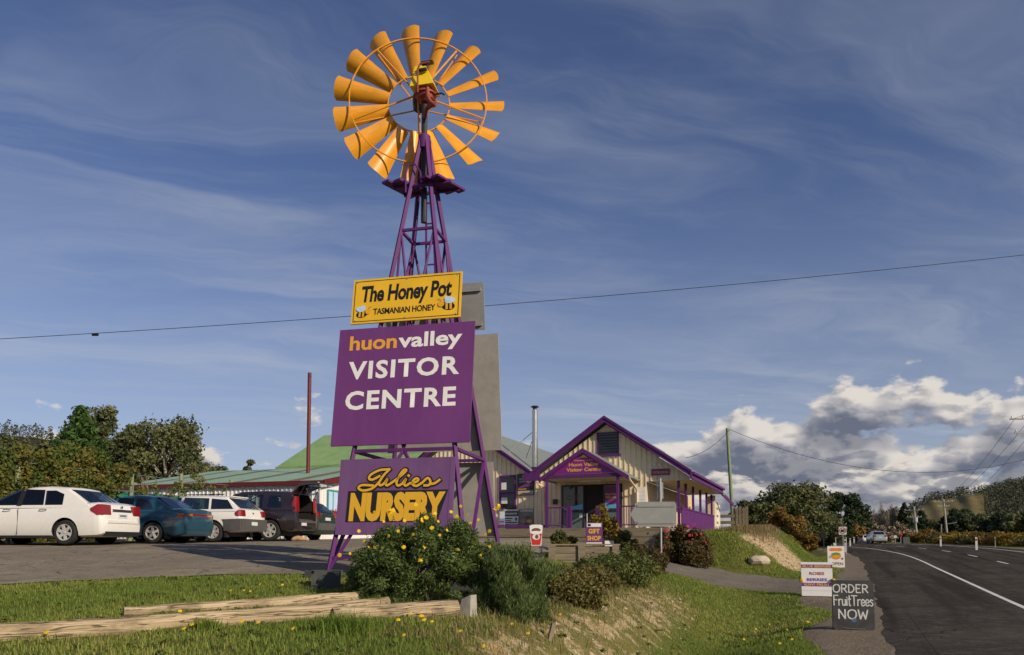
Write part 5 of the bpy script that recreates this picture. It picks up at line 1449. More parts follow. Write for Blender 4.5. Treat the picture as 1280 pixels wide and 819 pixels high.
sc_ = make_car('parked_car', 'dark plum four wheel drive with its tailgate raised, fourth parked car', suv, x_, y_, HD + R(-3), 'cars parked along the vine hedge')
# raised tailgate, hinged at the roof
tgt = MB()
prof = [(0, .0), (-.30, .30), (-.62, .34), (-.98, .30), (-1.02, .25), (-.62, .25), (-.28, .20), (.02, -.08)]
tgt.prism([(a - .66, c + 1.66) for a, c in prof], -.60, .60)
tg = tgt.build('tailgate', M['cargrape'], sc_)
MB().add([(-.78, -.50, 1.705), (-.78, .50, 1.705), (-1.22, .50, 1.893), (-1.22, -.50, 1.893), (-.78, -.50, 1.70), (-.78, .50, 1.70), (-1.22, .50, 1.888), (-1.22, -.50, 1.888)], [(0, 1, 2, 3), (7, 6, 5, 4)]).build('tailgate_glass', M['car_glass'], tg)
for s_ in (-1, 1): MB().tube([(-.80, s_ * .60, 1.30), (-1.10, s_ * .56, 1.86)], .012, 6).build('gas_strut', M['trimblack'], sc_)
# cloth bag on the ground and cord behind it
bag = MB().tube([(-.26, 0, .03), (-.20, .02, .07), (-.05, .03, .10), (.10, -.02, .08), (.22, .03, .07), (.30, .02, .02)], [.03, .07, .09, .07, .06, .02], 8)
h_ = Vector((math.cos(HD), math.sin(HD), 0)); bpnt = Vector((x_, y_, 0)) - h_ * 1.15
bo = bag.build('sack', M['tan'], None, 60); bo.location = (bpnt.x - .35, bpnt.y - .45, gz(bpnt.x, bpnt.y) + .02); bo.rotation_euler = (0, 0, .2); tag(bo, 'crumpled tan sack on the ground below the open tailgate', 'sack')
# fifth car half hidden behind
lv = lamp_wrap(-.92, .79, .55, .82, 1.02, .12, .012, .02)
hatch = dict(sedan_teal); hatch.update(paint='cargreen', boxes=[('number_plate', 'plate', (-.985, -.965, -.19, .19, .72, .83)), ('bumper', 'trimgrey', (-1.0, -.88, -.74, .74, .36, .62))], sidepolys=[], raw=[('tail_light', 'lightred', *lv)],
    gh=dict(zb=.96, zr=1.42, wb=.795, wr=.60, drop=.05, x=(-.88, -.45, 1.15, 2.1), side=[[(-.6, 1.0), (-.40, 1.26), (.3, 1.30), (.3, 1.0)], [(.40, 1.0), (1.18, 1.0), (1.16, 1.34), (.42, 1.32)]], pillars=[]))
hatch['body'] = [(a, b_, c, min(d_, 1.0) if a > -.5 else min(d_ + .04, 1.0), e_) for a, b_, c, d_, e_ in sedan_teal['body']]
x5, y5 = xat(394, 27.6), 27.6
make_car('parked_car', 'dark green hatchback, mostly hidden beyond the raised tailgate', hatch, x5 - .55, y5 + .55, HD + R(-6), 'cars parked along the vine hedge')

# cars on the road
def road_car(name, label, spec, px, Y, rot=0.0):
    x = xat(px, Y); u, v = uv_of(x, Y)
    z = float(ground_raw(np.array([x]), np.array([Y]))[0]) + .02
    return make_car(name, label, spec, x, Y, R(90) - RH + .18 + rot, 'cars driving away on the road', z)
silver = dict(sedan_white); silver.update(paint='carsilver', W=1.72)
lv = lamp_wrap(-.965, .80, .50, .80, 1.0, .12, .01, .02)
silver['raw'] = [('tail_light', 'lightred', *lv)]
silver['boxes'] = [('number_plate', 'plate', (-1.020, -1.000, -.18, .18, .70, .81)), ('rear_trim', 'trimblack', (-1.03, -.85, -.66, .66, .22, .34))]
road_car('road_car', 'silver sedan driving away along the road', silver, 1097.5, 92)
utew = dict(wagon); utew.update(raw=[], boxes=[('number_plate', 'plate', (-.955, -.925, -.18, .18, .52, .63)), ('bumper', 'trimgrey', (-.95, -.80, -.76, .76, .36, .60))])
road_car('road_car', 'white wagon just ahead of the silver sedan', utew, 1083.5, 112)
road_car('road_car', 'small white car far down the road beside the verge posts', dict(sedan_white), 1064, 140, .25)

# ------------------------------------------------------------------ vine fence on the far side of the lot
FA, FB = Vector((-15.7, 19.2, 0)), Vector((-11.55, 32.0, 0))
fdir = (FB - FA).normalized(); flen = (FB - FA).length
fence = empty('vine_fence', (FA.x, FA.y, gz(FA.x, FA.y)), math.atan2(fdir.y, fdir.x), 'tall wire fence with wooden posts and green netting behind the parked cars', 'fence')
def fence_t(px):
    k = (px - 640) / F; return (k * FA.y - FA.x) / (fdir.x - k * fdir.y)
for px in (20, 95, 163, 225, 288):
    t = fence_t(px)
    MB().tube([(t, 0, -.2), (t, 0, 2.75 if px > 100 else 2.45)], [.085, .075], 8).build('post', M['postgreen'], fence, 50)
t0 = fence_t(120); t1 = fence_t(288)
nett = MB().add([(t0, .10, .3), (t1, .10, .3), (t1, .10, 1.9), (t0, .10, 1.9)], [(0, 1, 2, 3)]).build('netting', M['netting'], fence)
for z in (.3, 1.1, 1.9, 2.5): MB().tube([(0, -.07, z), (flen, -.07, z)], .008, 5).build('wire', M['galv'], fence)
def diam(t0, t1, z0, z1, s):
    mb = MB(); h = z1 - z0
    k = t0 - h
    while k < t1:
        for sg_ in (1, -1):
            a, b_ = (k, k + h) if sg_ > 0 else (k + h, k)
            p, q = Vector((a, .05, z0)), Vector((b_, .05, z1))
            if min(a, b_) >= t0 and max(a, b_) <= t1: mb.tube([p, q], .006, 3, False)
        k += s
    return mb
diam(fence_t(225), t1, .3, 1.9, .16).build('wire_mesh', M['galv'], fence)
# vine mass on the fence
cen = []; rad = []
r_ = np.random.default_rng(3)
tl = fence_t(190)
for t in np.arange(-2.0, flen, .30):
    full = 1 - ss(fence_t(120), fence_t(185), t)
    top = 2.55 + .40 * full + .12 * math.sin(t * 1.3) + .10 * math.sin(t * 3.7)
    zs = np.arange(.25, top, .34)
    for z in zs:
        if z < top - .7 and r_.uniform() > full * .95 + .0: continue
        if r_.uniform() > .55 + .45 * full: continue
        cen.append((t + r_.normal() * .15, r_.normal() * .16 - .05, z + r_.normal() * .08)); rad.append(r_.uniform(.20, .34) * (.55 + .45 * full))
vh = empty('vine_hedge', (FA.x, FA.y, gz(FA.x, FA.y)), math.atan2(fdir.y, fdir.x), 'autumn coloured vine hedge growing over the fence behind the white sedan', 'hedge')
mesh_obj('foliage', leaf_mesh('foliage', cen, rad, 40000, .046, .7, .3, seed=5, clumpvar=.5), LM['vine'], vh)
for k in range(26):
    mb = MB(); t = r_.uniform(-1, flen); pts = [(t, 0, 0)]
    for j in range(5): pts.append((pts[-1][0] + r_.normal() * .22, r_.normal() * .08, .5 * (j + 1)))
    mb.tube(pts, .014, 5, False).build('stem', M['bark'], vh)

def on_ground(px, py, lo=4.0, hi=70.0):
    for _ in range(200):
        p = at(px, py, lo)
        if p.z < gz(p.x, p.y): break
        lo += .33
    return Vector((p.x, p.y, gz(p.x, p.y)))
# ------------------------------------------------------------------ roadside A-frame boards
def aboard(name, label, px, py, w, h, yaw, tilt=R(9), Y=None, mat='white', th=.022):
    """board on the verge; px,py the foot of its front face; local origin at the foot centre, facing -y"""
    if Y is None:
        lo, hi = 6.0, 70.0
        for _ in range(40):
            m_ = (lo + hi) / 2; p = at(px, py, m_)
            if p.z > gz(p.x, p.y): lo = m_
            else: hi = m_
        Y = (lo + hi) / 2
    x = xat(px, Y)
    e = empty(name, (x, Y, gz(x, Y) + .005), yaw, label, 'sign', 'boards standing on the road verge')
    pan = bpy.data.objects.new('front_panel', None); col.objects.link(pan); pan.parent = e; pan.rotation_euler = (-tilt, 0, 0)
    return e, pan, Y
YAW = -R(20)
e, pan, Y_ = aboard('chalkboard_sign', 'black chalkboard sign about fruit trees on the gravel verge', 1064, 788, .80, .95, YAW)
w, h = .74, .96
W2 = w / 2
MB().prism([(-W2, .04), (-W2 + .04, .0), (-W2 + .13, .0), (-W2 + .17, .04), (W2 - .17, .04), (W2 - .13, 0), (W2 - .04, 0), (W2, .04), (W2, h - .03), (W2 - .05, h), (-W2 + .05, h), (-W2, h - .03)], 0, .02).build('board', M['chalkboard'], pan)
def chalk(lines, x0, z0, sx, sz, th): return [[(x0 + a * sx, z0 + b_ * sz) for a, b_ in l] for l in lines]
GL = {
 'O': (.9, [[(.45, 1), (.12, .85), (0, .5), (.12, .12), (.45, 0), (.78, .15), (.9, .5), (.78, .88), (.45, 1)]]),
 'R': (.75, [[(.05, 0), (.05, 1)], [(.05, 1), (.5, .98), (.68, .75), (.5, .52), (.08, .48)], [(.3, .5), (.75, 0)]]),
 'D': (.8, [[(.05, 0), (.05, 1)], [(.05, 1), (.5, .92), (.78, .5), (.5, .06), (.05, 0)]]),
 'E': (.65, [[(.05, 0), (.05, 1)], [(.05, 1), (.62, 1)], [(.05, .52), (.5, .52)], [(.05, 0), (.64, 0)]]),
 'F': (.65, [[(.05, 0), (.05, 1)], [(.05, 1), (.7, 1)], [(.05, .55), (.5, .55)]]),
 'r': (.45, [[(.05, 0), (.05, .6)], [(.05, .4), (.2, .6), (.45, .6)]]),
 'u': (.55, [[(.05, .6), (.05, .15), (.2, 0), (.42, .1), (.5, .3)], [(.5, .6), (.5, 0)]]),
 'i': (.15, [[(.07, 0), (.07, .6)], [(.07, .78), (.09, .84)]]),
 't': (.42, [[(.2, 1), (.2, .05), (.38, 0)], [(0, .65), (.4, .65)]]),
 'T': (.8, [[(.4, 0), (.4, 1)], [(0, 1), (.85, 1)]]),
 'e': (.55, [[(.05, .3), (.5, .34), (.42, .58), (.2, .62), (.03, .35), (.12, .05), (.35, 0), (.52, .12)]]),
 's': (.5, [[(.45, .55), (.2, .62), (.06, .48), (.4, .25), (.4, .08), (.2, 0), (.03, .08)]]),
 'N': (.8, [[(.05, 0), (.05, 1)], [(.05, 1), (.72, 0)], [(.72, 0), (.72, 1)]]),
 'W': (1.0, [[(0, 1), (.22, 0)], [(.22, 0), (.5, .75)], [(.5, .75), (.75, 0)], [(.75, 0), (1.0, 1)]])}
def chalk_word(s_, x0, x1, z, hh, th, y=-.004, gap=.22):
    tot = sum(GL[c][0] + gap for c in s_) - gap; sx = (x1 - x0) / tot; x = x0
    for c in s_:
        wd, ls = GL[c]
        strokes(pan, chalk(ls, x, z, sx, hh, th), M['chalk'], th, y, 'chalk_letter'); x += (wd + gap) * sx
chalk_word('ORDER', -W2 + .02, W2 - .10, h * .755, h * .16, .023)
chalk_word('FruitTrees', -W2 + .02, W2 - .015, h * .49, h * .20, .022, gap=.10)
chalk_word('NOW', -W2 + .10, W2 - .12, h * .225, h * .18, .027)
MB().prism(ell(0, h * .20, .05, .045), -.004, -.001).build('smudge', M['plateblue'], pan)
leg = MB().prism([(-W2, 0), (-W2 + .1, 0), (-W2 + .1, .3), (W2 - .1, .3), (W2 - .1, 0), (W2, 0), (W2, h), (-W2, h)], 0, .02).build('rear_panel', M['chalkboard'], e)
leg.rotation_euler = (R(9), 0, 0); leg.location = (0, 2 * math.sin(R(9)) * h, 0)

e, pan, Y_ = aboard('produce_sign', 'white board listing produce in rows, behind the chalkboard', 1019.5, 746, 1, 1, YAW, R(7))
k_ = Y_ / F; w, h = 36 * k_, 43 * k_; W2 = w / 2
MB().bb(-W2, W2, 0, .03, 0.02, h).build('board', M['white'], pan)
for z0, z1 in ((.83, .93), (.30, .40)): MB().bb(-W2, W2, -.006, -.001, h * z0, h * z1).build('stripe', M['purpletext'], pan)
text(pan, 'BLUE BERRIES', M['gold_letter'], -W2 + .04, W2 - .04, h * .845, h * .07, -.009, .03)
text(pan, 'KIWI FRUIT', M['gold_letter'], -W2 + .08, W2 - .08, h * .315, h * .07, -.009, .03)
text(pan, 'ROSES', M['redtext'], -w * .24, w * .24, h * .63, h * .085, -.004, .03)
text(pan, 'BERRIES', M['purpletext'], -w * .33, w * .33, h * .45, h * .085, -.004, .03)
MB().bb(-W2 + .02, W2 - .02, -.004, -.001, h * .17, h * .175).build('seam', M['palegrey'], pan)
for x in (-W2 - .01, W2 + .01):
    mesh_obj('flower_bunch', leaf_mesh('flower_bunch', [(x, -.02, h * .47)], [.06], 60, .03, .8, 0, seed=2), LM['petal'], pan)
leg = MB().bb(-W2, W2, 0, .02, 0, h).build('rear_panel', M['white_soft'], e); leg.rotation_euler = (R(9), 0, 0); leg.location = (0, .30, 0)

e, pan, Y_ = aboard('honey_board', 'white open board with a honey jar picture, farthest of the verge boards', 1044, 713, 1, 1, YAW, R(6), Y=40)
k_ = Y_ / F; w, h = 19.5 * k_, 27 * k_; W2 = w / 2
MB().bb(-W2, W2, 0, .03, 0.02, h).build('board', M['white'], pan)
flat(pan, ell(0, h * .55, w * .30, h * .17), M['orange'], -.006, 'jar', .004)
flat(pan, ell(0, h * .64, w * .26, h * .06), M['green_paint'], -.011, 'jar_lid', .004)
flat(pan, ell(-.02, h * .52, w * .14, h * .07), M['gold_letter'], -.011, 'jar_label', .004)
flat(pan, ell(w * .36, h * .42, w * .07, h * .045), M['brown'], -.006, 'print', .004)
flat(pan, ell(-w * .34, h * .50, w * .08, h * .06), M['palegrey'], -.006, 'print', .004)
flat(pan, [(-w * .42, h * .83), (-w * .3, h * .77), (w * .3, h * .77), (w * .42, h * .83), (w * .3, h * .91), (-w * .3, h * .91)], M['orange'], -.006, 'ribbon', .004)
text(pan, 'OPEN', M['brown'], -w * .30, w * .40, h * .12, h * .14, -.004, .02)
leg = MB().bb(-W2, W2, 0, .02, 0, h).build('rear_panel', M['white_soft'], e); leg.rotation_euler = (R(9), 0, 0); leg.location = (0, .30, 0)

# ------------------------------------------------------------------ road signs, posts
def gpost(px, Y): x = xat(px, Y); return x, Y, gz(x, Y)
x, y, z = gpost(826, 24.0)
rs = empty('direction_sign', (x, y, z), -R(8), 'back of a grey arrow shaped direction sign on a galvanised post', 'road sign')
top = CAMZ + (680 - 598) / F * y - z
MB().tube([(0, 0, -.2), (0, 0, top)], .035, 10).build('post', M['galv'], rs, 50)
zc = CAMZ + (680 - 643) / F * y - z
hh = .40; k_ = y / F
MB().prism([(-38 * k_, zc), (-32 * k_, zc - hh * .62), (-28 * k_, zc - hh), (17 * k_, zc - hh), (19 * k_, zc - hh * .8), (19 * k_, zc + hh * .8), (17 * k_, zc + hh), (-28 * k_, zc + hh), (-32 * k_, zc + hh * .62)][::-1], -.065, -.045).build('arrow_panel', M['grey_back'], rs)
for dz in (-.27, .27): MB().bb(-29 * k_, 17 * k_, -.044, -.036, zc + dz - .03, zc + dz + .03).build('stiffener', M['galv'], rs)
for dz in (-.27, .27): MB().bb(-29 * k_, 17 * k_, -.085, -.066, zc + dz - .035, zc + dz + .035).build('rib', M['grey_back'], rs)
MB().bb(-3.6 * k_, -2.6 * k_, .05, .35, zc + .48, top - .05).build('blade_sign', M['plate'], rs)
for k in range(2): MB().bb(-3.8 * k_, -3.61 * k_, .1, .3, zc + .75 + k * .35, zc + .9 + k * .35).build('blade_print', M['navy'], rs)
MB().bb(1.0 * k_, 3.6 * k_, .05, .2, zc + .50, top - .12).build('back_rail', M['galv'], rs)

x, y, z = gpost(1053, 72)
sp_ = empty('speed_sign', (x, y, z), -RH, 'speed limit sign with a red ring on a verge post', 'road sign')
k_ = y / F; zc = CAMZ + (680 - 663.5) / F * y - z
MB().tube([(0, .03, -.1), (0, .03, zc + .4)], .035, 8).build('post', M['galv'], sp_)
MB().bb(-4.4 * k_, 4.4 * k_, -.02, .0, zc - 4.9 * k_, zc + 4.9 * k_).build('panel', M['white'], sp_)
rg = MB(); n = 28; R1, R2 = 4.0 * k_, 3.0 * k_
v = [(R1 * math.cos(a), -.026, zc + R1 * math.sin(a)) for a in np.linspace(0, 2 * math.pi, n, endpoint=False)] + [(R2 * math.cos(a), -.026, zc + R2 * math.sin(a)) for a in np.linspace(0, 2 * math.pi, n, endpoint=False)]
rg.add(v, [(i, (i + 1) % n, n + (i + 1) % n, n + i) for i in range(n)]).build('red_ring', M['red'], sp_)
text(sp_, '80', M['black'], -2.3 * k_, 2.3 * k_, zc - 1.7 * k_, 3.4 * k_, -.026, .06)
# bus-stop frame, bollards and small posts by the verge
x, y, z = gpost(1051, 58)
bf = empty('pipe_frame', (x, y, z), -RH, 'bare metal pipe frame beside the speed sign post', 'frame')
k_ = y / F
MB().tube([(-6.5 * k_, 0, -.1), (-6.5 * k_, 0, 21 * k_), (5.5 * k_, 0, 21 * k_), (5.5 * k_, 0, -.1)], .035, 6).build('hoop', M['galv'], bf)
MB().tube([(-6.5 * k_, 0, 11 * k_), (5.5 * k_, 0, 11 * k_)], .02, 6).build('rail', M['galv'], bf)
def guide_post(px, Y, label, h=1.0, wd=.10, m='white'):
    x, y, z = gpost(px, Y)
    g = empty('guide_post', (x, y, z), -RH, label, 'post', 'white posts along the road')
    MB().add([(-wd / 2, -.02, -.1), (wd / 2, -.02, -.1), (wd / 2, .02, -.1), (-wd / 2, .02, -.1), (-wd / 2, -.02, h), (wd / 2, -.02, h * .96), (wd / 2, .02, h * .96), (-wd / 2, .02, h)], [(3, 2, 1, 0), (4, 5, 6, 7), (0, 1, 5, 4), (1, 2, 6, 5), (2, 3, 7, 6), (3, 0, 4, 7)]).build('post', M[m], g)
    MB().bb(-wd * .35, wd * .35, -.026, -.021, h * .72, h * .86).build('reflector', M['lightred'], g)
guide_post(1042.5, 44, 'short white post with a red band just above the open board', 1.25, .12)
guide_post(1056, 62, 'white guide post in front of the speed sign', 1.1, .16)
guide_post(1062, 84, 'nearer of two small white posts past the speed sign', .9, .16)
guide_post(1067, 96, 'farther of two small white posts past the speed sign', .9, .16)
guide_post(1175, 66, 'white guide post beside the leaning power pole', .9, .13)
guide_post(1219.5, 54, 'white guide post nearest the camera across the road', .95, .14)
guide_post(1243, 57, 'thin grey stake in the bushes across the road', .8, .06, 'greywood')
x, y, z = gpost(1126, 105)
rp = empty('red_marker', (x, y, z), -RH, 'red topped marker post across the road near the letterboxes', 'post')
MB().bb(-.09, .09, -.03, .03, 0, 1.0).build('post', M['white'], rp); MB().bb(-.09, .09, -.03, .03, 1.0, 1.9).build('flag', M['red'], rp)
x, y, z = gpost(1131, 104)
MB().bb(-.45, .45, -.3, .3, 0, 1.05).build('bin', M['dark_concrete']).location = (x, y, z); tag(bpy.data.objects['bin'], 'dark roadside bin beside the red topped marker', 'bin')
x, y, z = gpost(1118.5, 108)
lb = empty('letterbox', (x, y, z), -RH, 'small white letterbox on a stake across the road', 'letterbox')
MB().bb(-.05, .05, -.05, .05, -.1, 1.0).build('stake', M['greywood'], lb); MB().prism([(-.2, .95), (.2, .95), (.2, 1.25), (0, 1.36), (-.2, 1.25)], -.25, .25).build('box', M['white'], lb)
x, y, z = gpost(1029, 66)
ds = empty('small_sign', (x, y, z), -RH, 'small dark sign on a thin post below the gum tree bank', 'road sign')
MB().tube([(0, 0, -.3), (0, 0, 1.5)], .03, 6).build('post', M['dark_metal'], ds); MB().prism([(-.22, 1.3), (0, 1.1), (.22, 1.3), (.22, 1.6), (-.22, 1.6)], -.03, -.01).build('panel', M['dark_metal'], ds)
x, y, z = gpost(965, 47)
rsn = empty('red_board', (x, y, z), -RH + .2, 'small bright red board on top of the sandy bank', 'sign')
zz = CAMZ + (680 - 669) / F * y - z
MB().bb(-.22, .22, -.02, .0, zz, zz + .34).build('panel', M['red'], rsn); MB().bb(-.15, .02, -.025, -.021, zz + .2, zz + .26).build('print', M['gold_letter'], rsn); MB().tube([(0, .01, -.2), (0, .01, zz + .1)], .02, 6).build('stake', M['greywood'], rsn)

# ------------------------------------------------------------------ power poles and wires
def power_pole(px, ybot, ytop, Y, label, arms=((.3, 1.1),), mat='greywood', lean=0.0, rad=.15, rz=None):
    x = xat(px, Y); z0 = min(gz(x, Y), CAMZ + (680 - ybot) / F * Y) - .3
    z1 = CAMZ + (680 - ytop) / F * Y
    p = empty('power_pole', (x, Y, z0), -RH - .1 if rz is None else rz, label, 'power pole', 'wooden power poles')
    H = z1 - z0
    MB().tube([(0, 0, -.3), (lean * H, 0, H)], [rad, rad * .7], 10).build('pole', M[mat], p, 50)
    for dz, hw in arms:
        MB().box((lean * H, -.14, H - dz), (hw * 2, .10, .12)).build('crossarm', M['greywood'], p)
        for s_ in (-1, -.55, .55, 1): MB().lathe([(0, 0), (.05, .01), (.07, .06), (.04, .12), (.05, .17), (0, .2)], 'z', 8, (lean * H + s_ * hw * .93, -.14, H - dz + .06)).build('insulator', M['white_soft'], p)
    return p, Vector((x, Y, z1)), H
power_pole(917, 656, 534, 52, 'tall green tinged wooden pole just past the visitor centre', (), 'postgreen', -.045, .14)
pA = power_pole(1184.5, 684, 624, 140, 'leaning power pole with a lamp bracket across the road', ((.5, 1.5), (1.4, .9)), lean=-.06, rad=.22)
MB().beam((-.3, -.1, 4.6), (1.5, -.1, 4.9), .12).build('lamp_arm', M['galv'], pA[0]); MB().beam((-1.2, 0, -.3), (-1.0, 0, 4.6), .2).build('stay_post', M['greywood'], pA[0])
pB = power_pole(1146.5, 683, 634, 150, 'power pole with a transformer farther along the road', ((.6, 1.7), (2.0, 1.3)), lean=-.06, rad=.24)
MB().lathe([(0, 0), (.45, 0), (.45, 1.0), (0, 1.05)], 'z', 12, (-.3, -.5, 5.1)).build('transformer', M['galv'], pB[0])
power_pole(1050, 680, 655, 230, 'distant power pole behind the speed sign', ((.3, 2.0),), rad=.2)
pC = power_pole(1300, 686, 508, 57, 'near power pole whose crossarm ends reach into the view', ((.9, 1.9), (1.95, 1.6)), rad=.17, rz=-R(8))
def wire(name, label, pts, sag=0.0, rad=.012, n=24):
    a, b_ = Vector(pts[0]), Vector(pts[-1]); out = []
    for i in range(n + 1):
        t = i / n; p = a.lerp(b_, t); p.z -= sag * 4 * t * (1 - t); out.append(p - a)
    o = MB().tube(out, rad, 5).build(name, M['wire']); o.location = a
    return tag(o, label, 'wire', 'overhead wires')
wire('overhead_wire', 'long thin wire crossing the sky behind the windmill', [at(-150, 432, 30), at(1420, 303, 34)], .45, .014)
o = MB().tube([(-.12, 0, 0), (.12, 0, 0)], .06, 8).build('wire_damper', M['wire']); o.location = at(119, 418.4, 30.7); tag(o, 'small dark weight hanging on the long wire at far left', 'weight')
pt = at(912, 537, 52)
wire('overhead_wire', 'wire from the green tinged pole down to the visitor centre', [pt, Vector((BO + BE * 2.2 + BD * 9)) + Vector((0, 0, 6.6))], .35, .016)
wire('overhead_wire', 'sagging wire from the green tinged pole across the road', [pt, at(1310, 566, 57)], 2.2, .016)
for i, (px0, py0, px1, py1) in enumerate(((1269, 523, 1172, 627), (1284, 528, 1180, 626), (1300, 528, 1194, 628))):
    wire('overhead_wire', ('left', 'middle', 'right')[i] + ' of three wires running down to the leaning pole', [at(px0, py0, 57), at(px1, py1, 150)], 1.2, .016)
wire('overhead_wire', 'short wire leaving the near crossarm out of view', [at(1268, 523, 57), at(1330, 488, 40)], .2, .014)

# ------------------------------------------------------------------ logs, blocks
def log(name, label, p0, p1, r0, r1, lift=.0):
    n = 14; a, b_ = Vector(p0), Vector(p1); pts = []; rd = []
    rr = random.Random(label)
    for i in range(n + 1):
        t = i / n; p = a.lerp(b_, t); p.z += rr.uniform(-.006, .006); pts.append(p - a); rd.append((r0 + (r1 - r0) * t) * rr.uniform(.96, 1.04))
    ang = math.atan2(b_.y - a.y, b_.x - a.x)
    mrot = Matrix.Rotation(-ang, 3, 'Z')
    o = MB().tube([mrot @ q for q in pts], rd, 14).build(name, M['log'], None, 55); o.location = a; o.rotation_euler = (0, 0, ang)
    return tag(o, label, 'log', 'old logs edging the grass')
def gp(px, Y, up): x = xat(px, Y); return (x, Y, gz(x, Y) + up)
log('log', 'long thick weathered log reaching out of the picture at far left', gp(-60, 6.75, .075), gp(434, 8.75, .08), .105, .09)
log('log', 'short dark ended log lying behind the long one', gp(158, 8.35, .06), gp(452, 9.95, .08), .055, .08)
log('log', 'pale split log whose end rests on the big log', gp(330, 8.65, .07), gp(486, 9.55, .09), .05, .075)
log('log', 'thick log ending at the pale concrete stub under the daisy bush', gp(418, 8.55, .07), gp(571, 9.2, .105), .075, .125)
x, y, z = gp(584, 9.35, 0)
st_ = MB().add([(-.10, -.09, -.1), (.10, -.09, -.1), (.10, .09, -.1), (-.10, .09, -.1), (-.04, -.06, .22), (.09, -.06, .27), (.09, .08, .27), (-.04, .08, .22)], [(3, 2, 1, 0), (4, 5, 6, 7), (0, 1, 5, 4), (1, 2, 6, 5), (2, 3, 7, 6), (3, 0, 4, 7)]).build('concrete_stub', M['concrete'])
st_.location = (x, y, z); st_.rotation_euler = (0, 0, -.5); tag(st_, 'pale leaning concrete stub at the end of the thick log', 'block')
x, y, z = gp(409, 11.3, 0)
db = MB().box((0, 0, .09), (.42, .36, .34), .2).build('concrete_block', M['dark_concrete']); db.location = (x, y, z); tag(db, 'dark concrete block in front of the left tower leg', 'block')
x, y, z = gp(700, 9.6, 0)
tp = MB().beam((0, 0, -.05), (.06, .02, .2), .05).build('old_stake', M['bark']); tp.location = at(686, 783, 9.1); tp.location.z = gz(tp.location.x, tp.location.y); tag(tp, 'short dark broken stake on the grassy bank', 'stake')
rk = MB()
bm = bmesh.new(); bmesh.ops.create_icosphere(bm, subdivisions=2, radius=1)
rkr = random.Random(4)
for v in bm.verts: v.co = Vector((v.co.x * .5, v.co.y * .35, v.co.z * .26)) * rkr.uniform(.8, 1.12)
me = bpy.data.meshes.new('boulder'); bm.to_mesh(me); bm.free()
bo = mesh_obj('boulder', me, pm('pale_rock', (.50, .42, .32), .9, var=.25, scale=3, bump=.5))
bo.location = on_ground(948, 708); bo.location.z += .12; tag(bo, 'pale boulder at the foot of the sandy bank', 'rock')

# small wooden cart-like fence by the pole
x, y, z = gpost(915, 47)
wf = empty('wooden_fence', (x, y, z), -RH, 'weathered wooden yard fence beside the green tinged pole', 'fence')
for xx in (-.9, .15, .75): MB().box((xx, 0, .65), (.14, .14, 1.5)).build('post', M['wood'], wf)
for zz_ in (.35, .75): MB().bb(-.95, .2, -.12, -.08, zz_, zz_ + .2).build('rail', M['wood'], wf)
for k in range(4): MB().bb(.25 + k * .2, .40 + k * .2, -.12, -.09, .0, 1.35 + .1 * (k % 2)).build('paling', M['wood'], wf)

# ------------------------------------------------------------------ shrubs near the camera
def shrub(name, label, x, y, cen, rad, n, size, mat, aspect=.5, shell=.35, seed=1, dirn=None, cat='bush', group=None, stems=6, flowers=None, z=None):
    z = gz(x, y) if z is None else z
    s = empty(name, (x, y, z), 0, label, cat, group)
    mesh_obj('foliage', leaf_mesh('foliage', cen, rad, n, size, aspect, shell, seed=seed, dirn=dirn), mat, s)
    r_ = np.random.default_rng(seed + 50); mb = MB()
    cen = np.asarray(cen); order = r_.permutation(len(cen))[:stems]
    for k in order:
        c = cen[k]; mb.tube([(c[0] * .15, c[1] * .15, -.05), (c[0] * .55, c[1] * .55, c[2] * .5), tuple(c)], [.02, .014, .006], 5, False)
    mb.build('stem', M['bark'], s)
    if flowers is not None:
        mat_f, pts, sz = flowers
        for p in pts: flower(s, p, sz, mat_f)
    return s
def flower_mesh(sz, key):
    co = []; f = []; v = []
    for k in range(7):
        a = 2 * math.pi * k / 7; c_, s_ = math.cos(a), math.sin(a); t = (-s_, c_)
        b = len(co)
        co += [(0, 0, .15 * sz), (c_ * sz * .55 + t[0] * sz * .30, s_ * sz * .55 + t[1] * sz * .30, .12 * sz), (c_ * sz, s_ * sz, .02 * sz), (c_ * sz * .55 - t[0] * sz * .30, s_ * sz * .55 - t[1] * sz * .30, .12 * sz)]
        f.append((b, b + 1, b + 2, b + 3)); v.append(random.random())
    return raw_mesh('flower', co, f, {'rnd': ('FACE', v)}, smooth=False)
_fl = {}
def flower(parent, p, sz, mat, nrm=None):
    key = (round(sz, 3), mat.name)
    if key not in _fl: _fl[key] = flower_mesh(sz, key); _fl[key].materials.append(mat)
    o = bpy.data.objects.new('flower', _fl[key]); col.objects.link(o); o.parent = parent
    o.location = p
    d = Vector(nrm) if nrm is not None else Vector((random.uniform(-.5, .7), random.uniform(-1.2, -.3), random.uniform(0, .8)))
    o.rotation_euler = d.to_track_quat('Z', 'Y').to_euler(); o.scale = [random.uniform(.75, 1.25)] * 3
    return o
def dome(rx, ry, h, n, r0, r1, seed, z0=.1, low=.0):
    r_ = np.random.default_rng(seed); c = []; q = []
    while len(c) < n:
        a = r_.uniform(0, 2 * np.pi); e = math.asin(r_.uniform(low, 1))
        k = .5 + .5 * r_.uniform(0, 1) ** .6
        c.append((rx * math.cos(a) * math.cos(e) * k, ry * math.sin(a) * math.cos(e) * k, z0 + h * math.sin(e) * k)); q.append(r_.uniform(r0, r1))
    return np.array(c), np.array(q)
